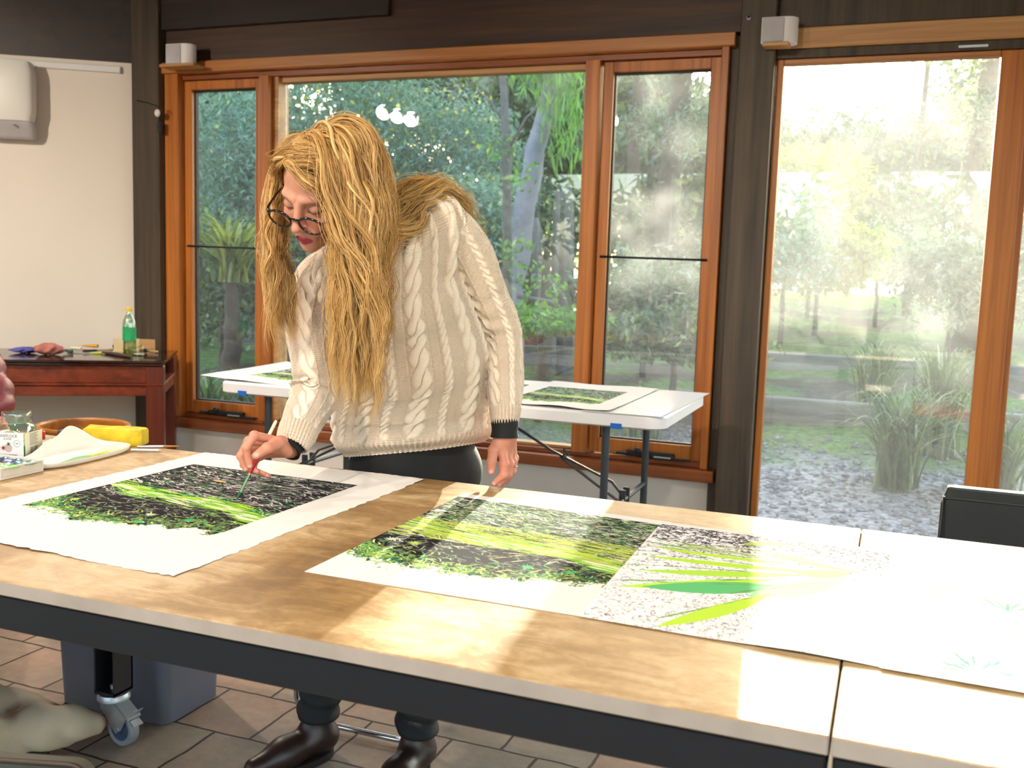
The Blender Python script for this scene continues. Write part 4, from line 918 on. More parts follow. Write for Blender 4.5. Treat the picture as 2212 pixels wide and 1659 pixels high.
# chrome sled-base stool at the woman's feet (its seat is under the table)
stl = thing('sled_stool', 'chrome tube stool base on the pavers behind the woman\'s boots', 'stool', (-1.24, 2.33, 0))
def sled(y, nm):
    pts = [(-1.30, y, .44)]+[(-1.385, y, .40)]
    R2 = .075
    pts = [(-1.33, y, .44), (-1.385, y, .42), (-1.412, y, .34), (-1.415, y, .10)]+[(-1.34-R2*math.cos(a), y, .085-(R2-.0)*math.sin(a)*.9) for a in np.linspace(.15, PI/2, 8)]+[(-1.12, y, .0175), (-1.06, y, .02), (-1.03, y, .05), (-1.02, y, .10), (-1.02, y, .34), (-1.05, y, .42), (-1.10, y, .44)]
    o = obj('leg', MB().tube(pts, .0085, 10), M['chrome'], stl, True)
    for fx in (-1.355, -1.10): obj('glide', MB().box(fx-.012, fx+.012, y-.008, y+.008, .0005, .012, .002), M['white_plastic'], o)
sled(2.17, 'a'); sled(2.47, 'b')
obj('seat', MB().box(-1.40, -1.03, 2.15, 2.49, .4495, .47, .008), mat('stool_seat', '2E3034', .5), stl)

# near chair: rounded top rail corner at the bottom left, close to the camera
c = P(186, 1640, 1.02)
nc = thing('near_chair', 'grey-green curved chair back at the bottom left corner', 'chair', (c[0], 1.02, 0)); nc.rotation_euler = (0, 0, math.radians(17))
x1_ = c[0]+.004; zt_ = c[2]-.009
obj('backrest', MB().loft([[(x, y, z) for x, z in [(x1_-.42, zt_-.35), (x1_-.02, zt_-.35)]+[(x1_-.028+.028*math.cos(a), zt_-.028+.028*math.sin(a)) for a in np.linspace(0, PI/2, 8)]+[(x1_-.40, zt_), (x1_-.42, zt_-.02)]] for y in (1.02, 1.045)]), mat('grey_green_shell', '5C5A50', .45), nc, bevel=.004)
obj('edge_trim', MB().tube([(x1_-.42, 1.018, zt_)]+[(x1_-.028+.028*math.cos(a), 1.018, zt_-.028+.028*math.sin(a)) for a in np.linspace(PI/2, 0, 8)]+[(x1_, 1.018, zt_-.3)], .004, 8), mat('brown_edge', '3A2C22', .5), nc, True)
obj('seat', MB().box(x1_-.42, x1_-.02, .60, 1.02, .30, .33, .01), mat('shell_seat', '5C5A50', .45), nc)
for lx in (x1_-.40, x1_-.04):
    for ly in (.63, 1.0): obj('leg', MB().tube([(lx, ly, .30), (lx, ly, 0)], .010, 8), M['chrome'], nc, True, angle=40)
# ================================================================ the garden outside
SUN = np.array([-.114, .975, .192]); SUN /= np.linalg.norm(SUN)      # direction towards the low sun
def gz(x, y):
    x = np.asarray(x, float); y = np.asarray(y, float)
    b = np.interp(y, [4.6, 6.4, 8, 13, 20, 40, 80], [-.08, -.08, .12, .50, .85, 1.3, 2.5])
    return b+.05*np.sin(x*1.3+y*.7)*np.clip((y-6)/4, 0, 1)+.03*np.sin(x*3.1+1)*np.clip((y-6)/4, 0, 1)
gx = np.linspace(-26, 18, 110); gy = np.concatenate([np.linspace(4.74, 14, 70), np.linspace(14.5, 70, 40)])
X, Y = np.meshgrid(gx, gy); V = np.stack([X, Y, gz(X, Y)], -1).reshape(-1, 3)
idx = np.arange(X.size).reshape(X.shape); q = np.stack([idx[:-1, :-1], idx[:-1, 1:], idx[1:, 1:], idx[1:, :-1]], -1).reshape(-1, 4)
def ground_mat():
    t = NT('garden_ground'); v = t.co(); n = t.noise(v, .9, 5, .6, .4); p = t.node('ShaderNodeTexVoronoi'); p.inputs['Scale'].default_value = 34; t.l.new(v, p.inputs['Vector'])
    peb = t.ramp(p.outputs['Color'], [(.1, '4E5258'), (.5, '8A8D92'), (.9, 'B4B2AC')])
    soil = t.ramp(t.noise(v, 9, 6, .7), [(.3, '2B241C'), (.7, '5C5240')]); grs = t.ramp(t.noise(v, 16, 5), [(.3, '2E4A1C'), (.7, '6E9038')])
    sx = t.node('ShaderNodeSeparateXYZ'); t.l.new(v, sx.inputs[0])
    gr = t.ramp(n, [(.44, 0.0), (.54, 1.0)]); c = t.mix(gr, soil, grs)
    k = t.math('ADD', sx.outputs[1], t.math('MULTIPLY', t.math('SUBTRACT', n, .5), 3)); k = t.ramp(t.math('MULTIPLY', k, .1), [(.68, 0.0), (.74, 1.0)])
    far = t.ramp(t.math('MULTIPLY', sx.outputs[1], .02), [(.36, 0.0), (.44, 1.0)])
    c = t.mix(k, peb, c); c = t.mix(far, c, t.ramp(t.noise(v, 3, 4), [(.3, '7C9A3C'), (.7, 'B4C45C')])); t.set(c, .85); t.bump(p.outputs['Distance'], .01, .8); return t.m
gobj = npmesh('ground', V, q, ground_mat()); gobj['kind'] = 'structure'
def ragdoor(P3):
    """where the sunbeam through this point crosses the window wall"""
    s = (P3[:, 1]-W)/SUN[1]; return P3[:, 0]-s*SUN[0], P3[:, 2]-s*SUN[2]
def leaves(clumps, n, l, w, r, droop=0.0, flat=.0, prune=True, surf=.45):
    """random small leaves in a set of ellipsoid clumps [(centre, radii, weight)]; returns verts, quads, rnd"""
    wts = np.array([c[2] for c in clumps]); k = r.choice(len(clumps), n, p=wts/wts.sum()); C = np.array([c[0] for c in clumps])[k]; R = np.array([c[1] for c in clumps])[k]
    d = r.normal(size=(n, 3)); d /= np.linalg.norm(d, axis=1)[:, None]; rad = np.maximum(r.random(n)**(1/3.), surf*r.random(n)**.2)
    Pn = C+d*R*rad[:, None]*(1+.25*np.sin(d[:, :1]*9+d[:, 2:]*7+C[:, :1]))
    if prune:  # gaps shaped in the foliage so sunbeams reach the table and her shoulder
        X_, Z_ = ragdoor(Pn); u = r.random(n)
        kill = (X_ > -.66) & (X_ < .9) & (Z_ > 1.02) & (Z_ < 2.35) & (u < .95)
        kill |= (X_ > -.66) & (X_ < .9) & (Z_ > .35) & (Z_ <= 1.02) & (u < .45)
        kill |= (X_ > -1.32) & (X_ < -.80) & (Z_ > 1.08) & (Z_ < 1.60) & (u < .90)
        kill |= (X_ > -2.2) & (X_ < -1.35) & (Z_ > 1.66) & (Z_ < 2.2) & (u < .6)
        Pn = Pn[~kill]; n = len(Pn)
    a = r.normal(size=(n, 3)); a[:, 2] -= droop*2.0; a /= np.linalg.norm(a, axis=1)[:, None]
    b = np.cross(a, r.normal(size=(n, 3))); b /= np.linalg.norm(b, axis=1)[:, None]
    L = l*(.6+.8*r.random(n))[:, None]; Wd = w*(.6+.8*r.random(n))[:, None]
    V = np.stack([Pn-a*L/2, Pn+b*Wd/2, Pn+a*L/2, Pn-b*Wd/2], 1).reshape(-1, 3)
    Q = np.arange(n*4).reshape(-1, 4); return V, Q, np.repeat(r.random(n), 4)
def trunkmesh(pts, r, n=10, limbs=(), seed=0):
    rr = random.Random(seed); mb = MB(); pts = [np.array(p, float) for p in pts]; dense = []; rad = []
    m = 14
    for i in range(m):
        u = i/(m-1)*(len(pts)-1); k = min(int(u), len(pts)-2); f = u-k; p = pts[k]*(1-f)+pts[k+1]*f; dense.append(p+np.array([rr.uniform(-.2, .2)*r, rr.uniform(-.2, .2)*r, 0])); rad.append(r*(1.15-.6*i/(m-1)))
    mb.tube(dense, rad, n)
    for (u, dx, dy, dz, lr) in limbs:
        a = dense[int(u*(m-1))]; b = a+np.array([dx, dy, dz]); mid = (a+b)/2+np.array([0, 0, .12*np.linalg.norm(b-a)]); mb.tube([a, mid, b], [lr, lr*.7, lr*.3], 6)
    return mb
bark = mat('rough_brown_bark', '4A3E34', .9, var=.35, vs=14, bump=.01, bs=30); gum = mat('pale_gum_bark', '84828A', .7, var=.22, vs=9, bump=.004, bs=30); greyb = mat('grey_bark', '6A6560', .9, var=.25, vs=12, bump=.008, bs=30)
LM = {'wattle': leafm('wattle_leaves', '48685A', '8CB0A2', .4), 'bloom': leafm('wattle_blossom', 'C8C030', 'E8E070', .3), 'dark': leafm('dark_evergreen', '2A4230', '5E7E58', .4, '8CA45C'),
      'lime': leafm('bright_gum_leaves', '3A7024', '78B040', .5), 'yell': leafm('sunny_shrub_leaves', '6C8A2C', 'C4C850', .6, 'E6D26A'), 'grey': leafm('grey_green_leaves', '485C48', '8A9C7E', .4), 'grass': leafm('strappy_grass', '2C4A22', '6E8E50', .4, 'C0CCA8'),
      'fern': leafm('fern_leaves', '3C5C34', 'B4B860', .5)}
def tree(name, label, cat, base, clumps, n, l, w, lm, trunk=None, tm=None, seed=1, droop=0, group=None, bloom=None, limbs=(), prune=True, tr=.1):
    r = np.random.default_rng(seed); t = thing(name, label, cat, base, group)
    V, Q, R = leaves(clumps, n, l, w, r, droop, prune=prune); npmesh('foliage', V, Q, LM[lm], t, False, {'rnd': R})
    if trunk is not None: obj('trunk', trunkmesh(trunk, tr, 10, limbs, seed), tm or bark, t, True)
    if bloom: V, Q, R = leaves(clumps, bloom, .055, .05, r, prune=prune, surf=.9); npmesh('blossom', V, Q, LM['bloom'], t, False, {'rnd': R})
    return t
def cl(spec, seed=0, sub=9, k=.5):
    """break each big ellipsoid into lumpy sub-clumps"""
    r = np.random.default_rng(seed); out = []
    for c, rad in spec:
        c = np.array(c, float); rad = np.array(rad, float)
        for i in range(sub):
            d = r.normal(size=3); d /= np.linalg.norm(d); out.append((c+d*rad*.62*r.random()**.4, rad*k*(.7+.5*r.random()), 1.0))
    return out
def base(x, y): return (x, y, float(gz(x, y)))
G3 = 'wattle trees with yellow blossom'
for i, (px, py, y, rx, rz, n, lb) in enumerate(((505, 330, 9.5, 1.3, 1.5, 11000, 'blue-green wattle behind the left casement'), (735, 250, 10.5, 1.7, 1.7, 15000, 'blue-green wattle with yellow blossom above the woman\'s head'),
                                               (1000, 300, 11.5, 1.6, 1.5, 12000, 'blue-green wattle with a few blossoms right of the woman\'s head'))):
    c = P(px, py, y); b = base(c[0], y)
    tree('wattle_tree', lb, 'tree', b, cl([(c, (rx, 1.1, rz)), (c-(0, 0, 1.3), (rx*.9, 1, 1.1))], i+3), int(n*2.2), .10, .014, 'wattle', [b, (c[0]+.2, y, 2), (c[0]-.1, y, c[2]+.5)], greyb, i+3, 0, G3, 900 if i != 0 else 160,
         limbs=((.3, .8, 0, .9, .04), (.4, -.9, .2, 1.0, .04), (.6, .5, 0, .8, .03)), tr=.07)
G4 = 'tall dark evergreens at the back of the garden'
for i, (px, py, y, rx, rz, n, lb) in enumerate(((430, 280, 15, 2.6, 2.6, 9000, 'dark evergreen seen high in the left casement'), (640, 420, 17, 2.8, 2.2, 7000, 'dark evergreen behind the woman\'s head'), (840, 480, 16, 2.6, 1.4, 7000, 'low dark evergreen behind the wattle'),
        (1060, 190, 20, 1.4, 2.0, 5000, 'dark evergreen with a thick trunk at the top of the big window'), (1230, 330, 17, 2.4, 2.4, 9000, 'evergreen behind the leaning pale trunk'), (1400, 330, 19, 2.2, 2.8, 9000, 'evergreen behind the dusty casement'),
        (1560, 420, 24, 2.4, 2.6, 6000, 'evergreen hidden half behind the middle post'), (1780, 395, 30, 3.4, 2.6, 8000, 'shadowy evergreen in the middle of the glass door'), (2010, 400, 26, 3.2, 1.7, 8000, 'dark spreading evergreen right in the glass door'), (2190, 330, 24, 2.4, 3.4, 7000, 'evergreen at the right edge of the glass door'), (200, 300, 14, 2.6, 3.0, 3000, 'evergreen hidden behind the left wall'), (870, 190, 18, 2.4, 1.7, 3000, 'thin evergreen letting the sky through above the woman'))):
    c = P(px, py, y); b = base(c[0], y)
    tree('evergreen_tree', lb, 'tree', b, cl([(c, (rx, 1.6, rz))], i+23, 14), int(n*2.0), .24, .10, 'dark', [b, (c[0], y, c[2]*.6), (c[0]+.1, y, c[2]+rz*.6)], bark, i+23, 0, G4, limbs=((.5, 1.2, 0, .8, .06), (.6, -1.2, 0, .7, .06)), tr=.16)
# bright drooping gum leaves and the leaning pale trunk
a = P(1105, 640, 8.6); b = P(1178, 235, 8.6); g_ = base(a[0], 8.6); top = P(1215, 60, 8.6)
t = thing('gum_tree', 'leaning gum tree with pale grey-lilac trunk right of the woman', 'tree', (a[0], 8.6, g_[2]))
obj('trunk', trunkmesh([(a[0]-.02, 8.6, g_[2]-.1), a, P(1125, 480, 8.6), P(1160, 330, 8.6), b, top], .115, 12, ((.75, .5, .2, .8, .03), (.85, -.5, 0, .7, .025)), 5), gum, t, True)
c = P(1215, 165, 8.3); V, Q, R = leaves([(P(px, py, 8.3), np.array([.22, .35, .42]), 1) for px, py in ((1150, 120), (1200, 190), (1235, 230), (1225, 130), (1120, 100), (1260, 100), (1190, 140), (1225, 290))], 1100, .17, .016, np.random.default_rng(4), droop=1.6); npmesh('foliage', V, Q, LM['lime'], t, False, {'rnd': R})
a = P(1100, 650, 7.6); t = thing('sapling', 'thin dark upright trunk beside the pale leaning gum', 'tree', (a[0], 7.6, float(gz(a[0], 7.6))))
obj('trunk', trunkmesh([(a[0], 7.6, float(gz(a[0], 7.6))), P(1098, 480, 7.6), P(1095, 300, 7.6), P(1080, 100, 7.6), P(1075, 20, 7.6)], .042, 8, ((.5, .3, 0, .4, .012), (.6, -.3, .1, .3, .012)), 7), greyb, t, True)
V, Q, R = leaves([(P(px, py, 7.5), np.array([.14, .2, .14]), 1) for px, py in ((1075, 320), (1125, 380), (1140, 600), (1110, 540), (1200, 620))], 260, .055, .03, np.random.default_rng(9)); npmesh('foliage', V, Q, LM['lime'], t, False, {'rnd': R})
# weathered split posts
for i, (px, py0, py1, y, w, lb) in enumerate(((1222, 395, 690, 9.4, .14, 'tall weathered split log standing in the garden, the widest'), (1198, 405, 660, 9.2, .06, 'thin pale split stake leaning beside the wide log'), (1152, 470, 680, 9.9, .17, 'short broad weathered log between the gum trunk and the stake'), (1180, 520, 690, 9.0, .07, 'dark burnt stump in front of the split logs'), (1050, 420, 680, 10.2, .12, 'weathered log next to the woman\'s shoulder'))):
    a = P(px, py1, y); b = P(px+(6 if i == 1 else 2), py0, y); z0 = float(gz(a[0], y))-.05
    o = obj('split_log', MB().tube([(a[0], y, z0), (a[0]*.6+b[0]*.4, y, b[2]*.5), (b[0], y, b[2]-.15), (b[0]+.01, y, b[2])], [w, w*1.02, w*.9, w*.35], 9, flat=.6), bark if i == 3 else greyb); tag(o, lb, 'log', 'split logs standing in the garden')
a = P(1138, 715, 7.5); b = P(1246, 705, 7.6)
o = obj('cut_log', MB().tube([a, a+(b-a)*.3+(0, 0, .03), a+(b-a)*.7, b], [.035, .085, .075, .07], 12), wood('orange_cut_wood', 'B4702C', 'E6B468', 'x', .7, 30, .1), None, True, angle=50); tag(o, 'orange cut log lying on the soil outside the big window', 'log')
for i, (px0, py0, px1, py1, y, lb) in enumerate(((1118, 640, 1250, 690, 8.0, 'long bare fallen branch above the orange log'), (1180, 600, 1240, 700, 7.9, 'short bare twig crossing the fallen branch'))):
    a = P(px0, py0, y); b = P(px1, py1, y); o = obj('fallen_branch', MB().tube([a, (a+b)/2+(0, .05, .05), b], [.022, .018, .008], 7), greyb, None, True); tag(o, lb, 'branch', 'fallen branches')
# right hand casement: soft grey trunk and shrubs
for i, (px, y, tr_, lb, kk) in enumerate(((1455, 13, .20, 'grey tree trunk seen through the dusty casement', 'grey'), (1370, 15, .12, 'slender tree with grey leaves in the dusty casement', 'grey'), (2112, 12.5, .17, 'tree with dark trunk at the right side of the glass door', 'grey'), (1985, 17, .07, 'thin dark tree against the bright sky in the glass door', 'grey'))):
    c = P(px, 330, y); b = base(c[0], y); z1 = P(px, -40, y)[2]
    tree('bush_tree', lb, 'tree', b, cl([(P(px+dx, py, y-.2), (1.0, .8, .6)) for dx, py in ((-60, 90), (50, 40), (70, 260))], i+50, 8), 5200 if i != 3 else 1600, .11, .028, kk, [b, (c[0]-.05, y, c[2]*.6), (c[0]+.08, y, z1)], bark, i+50, 0, 'bush trees with bare trunks', tr=tr_, limbs=((.4, .9, 0, .7, .05), (.5, -.9, .1, .8, .05), (.7, .6, 0, .6, .03)))
for i, (px, py, y, rx, rz, n, lm, lb) in enumerate(((1395, 640, 9.5, 1.0, .5, 4500, 'grey', 'grey-green shrub low in the dusty casement'), (1460, 720, 7.6, .7, .28, 2600, 'dark', 'low dark shrub at the foot of the dusty casement'), (1760, 420, 16, 1.05, 1.15, 6000, 'yell', 'tall sunlit yellow-green shrub on the left of the glass door'),
        (1770, 560, 13, 1.0, .55, 4500, 'yell', 'lower sunlit shrub on the left of the glass door'), (1900, 560, 15, 1.2, .5, 3500, 'grey', 'hazy grey-green bush in the middle of the glass door'), (1700, 500, 12, .7, .8, 4000, 'wattle', 'blue-green bush at the left edge of the glass door'), (2060, 600, 11, .9, .45, 3500, 'grey', 'dark bush right in the glass door'),
        (660, 640, 8.5, 1.6, .7, 6000, 'dark', 'dark shrubs in shade behind the woman'), (480, 620, 8, 1.1, .8, 5000, 'dark', 'dark shady shrub in the left casement'), (1010, 560, 9, .8, .8, 5000, 'wattle', 'fresh green bush right behind the woman\'s shoulder'), (1170, 690, 7.3, .6, .12, 1600, 'lime', 'low fresh green plants by the orange log'), (2195, 560, 12, .8, .9, 3500, 'dark', 'bush at the far right edge of the doors'), (1740, 540, 21, 2.2, 1.1, 5000, 'dark', 'dark hedge bush at the back of the lawn, left in the glass door'), (1900, 520, 23, 2.4, 1.3, 5000, 'dark', 'dark hedge bush at the back of the lawn, centre of the glass door'), (2080, 530, 21, 2.3, 1.3, 5000, 'dark', 'dark hedge bush at the back of the lawn, right in the glass door'), (1420, 540, 18, 2.2, 1.1, 4500, 'dark', 'dark hedge bush at the back seen through the dusty casement'))):
    c = P(px, py, y); b = base(c[0], y)
    tree('garden_shrub', lb, 'shrub', b, cl([(c, (rx, .7, rz))], i+70, 9), int(n*1.4), .08 if lm != 'yell' else .11, .035 if lm != 'yell' else .05, lm, [b, (c[0], y, c[2])], bark, i+70, 0, 'garden shrubs', tr=.03)
# strappy tussocks
def tussock(x, y, n, h, spread, label, seed, lm='grass', w=.012, z0=0, nm='grass_tussock', cat='grass', grp='strappy grass tussocks'):
    r = np.random.default_rng(seed); z = float(gz(x, y)); t = thing(nm, label, cat, (x, y, z), grp); K = 9; z = z+z0
    a = r.random(n)*2*PI; s = spread*(.3+.7*r.random(n)); hh = h*(.55+.5*r.random(n)); u = np.linspace(0, 1, K)
    R = s[:, None]*u**1.6; Zz = hh[:, None]*np.sin(u*PI*.62)/math.sin(PI*.5); bx = x+r.normal(0, .05, n); by = y+r.normal(0, .05, n)
    cx = bx[:, None]+np.cos(a)[:, None]*R; cy = by[:, None]+np.sin(a)[:, None]*R; cz = z-.02+Zz
    px_, py_ = -np.sin(a)[:, None]*w*(1-u**2*.9)/2, np.cos(a)[:, None]*w*(1-u**2*.9)/2
    Lf = np.stack([cx-px_, cy-py_, cz], -1); Rt = np.stack([cx+px_, cy+py_, cz], -1); V = np.stack([Lf, Rt], 2).reshape(-1, 3)
    i0 = (np.arange(n)[:, None]*K+np.arange(K-1)[None])*2; Q = np.stack([i0, i0+1, i0+3, i0+2], -1).reshape(-1, 4)
    npmesh('blades', V, Q, LM[lm], t, True, {'rnd': np.repeat(r.random(n), K*2)}); return t
for i, (px, y, h, sp_, n, lb) in enumerate(((450, 5.5, .55, .40, 240, 'big strappy tussock at the foot of the left casement'), (540, 5.9, .55, .4, 220, 'strappy tussock right in the left casement'), (400, 6.2, .5, .4, 120, 'tussock behind the left window jamb'), (1960, 6.6, .62, .6, 260, 'tall strappy green clump in the glass door'), (2045, 7.4, .75, .5, 200, 'tall strappy clump right in the glass door, further back'), (1900, 8.6, .6, .5, 160, 'strappy clump in the middle distance of the glass door'), (620, 6.4, .5, .4, 160, 'strappy clump behind the folding table'), (2190, 6.3, .6, .5, 160, 'strappy clump at the right edge of the doors'), (1400, 7.0, .4, .4, 150, 'low tussock in the dusty casement'))):
    x = P(px, 700, y)[0]; tussock(x, y, n, h, sp_, lb, i+90, w=.016)
# the garden behind the photographer, only seen as reflections in the glass
for i, (x, y) in enumerate(((-7.5, -8.5), (-3.8, -9.5), (-.4, -8.5), (3.4, -9.5))):
    tree('evergreen_tree', ['evergreen behind the house, far left rear', 'evergreen behind the house, left rear', 'evergreen behind the house, right rear', 'evergreen behind the house, far right rear'][i], 'tree', (x, y, 0), cl([((x, y, 1.9), (2.4, 1.2, 1.7))], i+123, 12), 5200, .26, .11, 'dark', [(x, y, -.1), (x, y, 1.5), (x+.1, y, 3.0)], bark, i+123, 0, G4, prune=False)
x = P(500, 600, 7.2)[0]; tf = tussock(x, 7.2, 120, .55, 1.0, 'tree fern with arching yellow-green fronds in the left casement', 140, 'fern', .032, 1.05, 'tree_fern', 'fern', None)
obj('trunk', trunkmesh([(x, 7.2, float(gz(x, 7.2))-.05), (x, 7.2, float(gz(x, 7.2))+.6), (x, 7.2, float(gz(x, 7.2))+1.07)], .09, 10, (), 3), bark, tf, True)
# timber sleepers edging the beds, gravel stones
slm = wood('weathered_sleeper', '5A5852', 'A09C94', 'x', .85, 20, .1)
for i, (x0, x1, y, h, lb) in enumerate(((-1.7, 2.6, 8.1, .24, 'long grey timber sleeper edging the garden bed, nearest the door'), (-1.4, 3.4, 10.6, .22, 'second grey timber sleeper higher up the garden'), (-9, -2.6, 7.0, .2, 'grey timber sleeper edging the bed behind the big window'))):
    z = float(gz((x0+x1)/2, y)); o = obj('timber_sleeper', MB().box(x0, x1, y-.06, y+.06, z-.12, z+h*.6, .01), slm); tag(o, lb, 'sleeper', 'timber sleepers in the garden')
a = P(2018, 566, 26); b = P(2022, 452, 26); gzb = float(gz(a[0], 26)); t = thing('garden_post', 'pale square garden post with a cream cap, far up the garden in the glass door', 'post', (a[0], 26, gzb))
obj('shaft', MB().box(a[0]-.15, a[0]+.15, 25.85, 26.15, gzb-.05, b[2]-.3, .01), mat('pale_blue_post', '9CA4AC', .6), t)
obj('cap', MB().loft([[(a[0]+sx*s_, 26+sy*s_, z) for sx, sy in ((-1, -1), (1, -1), (1, 1), (-1, 1))] for s_, z in ((.22, b[2]-.3), (.22, b[2]-.15), (.03, b[2]+.02))]), mat('cream_cap_paint', 'C8C498', .6), t)
r = np.random.default_rng(77); n = 2600; mb_v = []; Pn = np.stack([r.uniform(-2.0, 3.2, n), r.uniform(4.9, 7.6, n)], 1); Z = gz(Pn[:, 0], Pn[:, 1]); oc = np.array([(1, 0, 0), (0, 1, 0), (-1, 0, 0), (0, -1, 0), (0, 0, 1), (0, 0, -1)], float)
S = .010+.022*r.random((n, 1, 1))**2; Vv = oc[None]*S*(.6+.8*r.random((n, 6, 1))); Vv[..., 0] += Pn[:, :1]; Vv[..., 1] += Pn[:, 1:]; Vv[..., 2] = Vv[..., 2]*.7+Z[:, None]+.006
F8 = np.array([(0, 1, 4), (1, 2, 4), (2, 3, 4), (3, 0, 4), (1, 0, 5), (2, 1, 5), (3, 2, 5), (0, 3, 5)]); Fq = (np.arange(n)[:, None, None]*6+F8[None]).reshape(-1, 3)
gv = npmesh('gravel', Vv.reshape(-1, 3), Fq, mat('loose_gravel', '8A8A8C', .8, var=.5, vs=30), None, False); tag(gv, 'loose grey gravel on the ground outside the glass door', 'gravel', kind='stuff')
# ================================================================ the woman
def smin(a, b, k):
    h = np.clip(.5+.5*(b-a)/k, 0, 1); return b*(1-h)+a*h-k*h*(1-h)
def caps(Pt, a, b, r1, r2):
    a = np.asarray(a, np.float32); b = np.asarray(b, np.float32); ab = b-a; t = np.clip(((Pt-a) @ ab)/(ab @ ab), 0, 1)
    return np.linalg.norm(Pt-a-t[..., None]*ab, axis=-1)-(r1+(r2-r1)*t)
def ellip(Pt, c, r):
    q = (Pt-np.asarray(c, np.float32))/np.asarray(r, np.float32); k = np.linalg.norm(q, axis=-1); k2 = np.linalg.norm(q/np.asarray(r, np.float32), axis=-1)+1e-9; return k*(k-1)/k2
def surfnets(f, lo, hi, h):
    lo = np.array(lo, float); n = np.ceil((np.array(hi)-lo)/h).astype(int)+1
    ax = [lo[i]+h*np.arange(n[i]) for i in range(3)]; G = np.stack(np.meshgrid(*ax, indexing='ij'), -1).astype(np.float32)
    F = np.empty(n, np.float32)
    for i in range(0, n[0], 16): F[i:i+16] = f(G[i:i+16])
    S = F < 0; acc = np.zeros((*(n-1), 3)); cnt = np.zeros(n-1)
    for axis in range(3):
        sl0 = [slice(None)]*3; sl1 = [slice(None)]*3; sl0[axis] = slice(0, -1); sl1[axis] = slice(1, None); sl0, sl1 = tuple(sl0), tuple(sl1)
        cr = S[sl0] != S[sl1]; d = F[sl0]-F[sl1]; t = np.where(cr, F[sl0]/np.where(np.abs(d) < 1e-12, 1, d), 0)
        pos = G[sl0].astype(float).copy(); pos[..., axis] += t*h; pos *= cr[..., None]
        o = [i for i in range(3) if i != axis]
        for da in (0, 1):
            for db in (0, 1):
                sl = [slice(None)]*3; sl[o[0]] = slice(da, da+n[o[0]]-1); sl[o[1]] = slice(db, db+n[o[1]]-1); sl = tuple(sl); acc += pos[sl]; cnt += cr[sl]
    act = cnt > 0; idx = -np.ones(n-1, int); idx[act] = np.arange(act.sum()); V = acc[act]/cnt[act][:, None]; quads = []
    for axis in range(3):
        o = [i for i in range(3) if i != axis]; sl0 = [slice(1, -1)]*3; sl0[axis] = slice(0, -1); sl1 = [slice(1, -1)]*3; sl1[axis] = slice(1, None)
        a = S[tuple(sl0)]; b = S[tuple(sl1)]; I = np.argwhere(a != b); fl_ = a[tuple(I.T)]
        I = I+np.array([0 if i == axis else 1 for i in range(3)])
        def g(da, db): J = I.copy(); J[:, o[0]] -= da; J[:, o[1]] -= db; return idx[tuple(J.T)]
        q = np.stack([g(0, 0), g(1, 0), g(1, 1), g(0, 1)], -1)
        if axis == 1: fl_ = ~fl_
        q[~fl_] = q[~fl_][:, ::-1]; quads.append(q)
    return V, np.concatenate(quads)
def joinm(parts):
    Vs, Fs, Cs, n = [], [], [], 0
    for V, F, C in parts: Vs.append(V); Fs.append(F+n); Cs.append(C); n += len(V)
    return np.concatenate(Vs), np.concatenate(Fs), np.concatenate(Cs)

woman = thing('person', 'blonde woman in cream cable-knit sweater bending over a print with a paintbrush', 'person', (-1.15, 2.1, 0))
SKIN = np.array([.60, .285, .20])
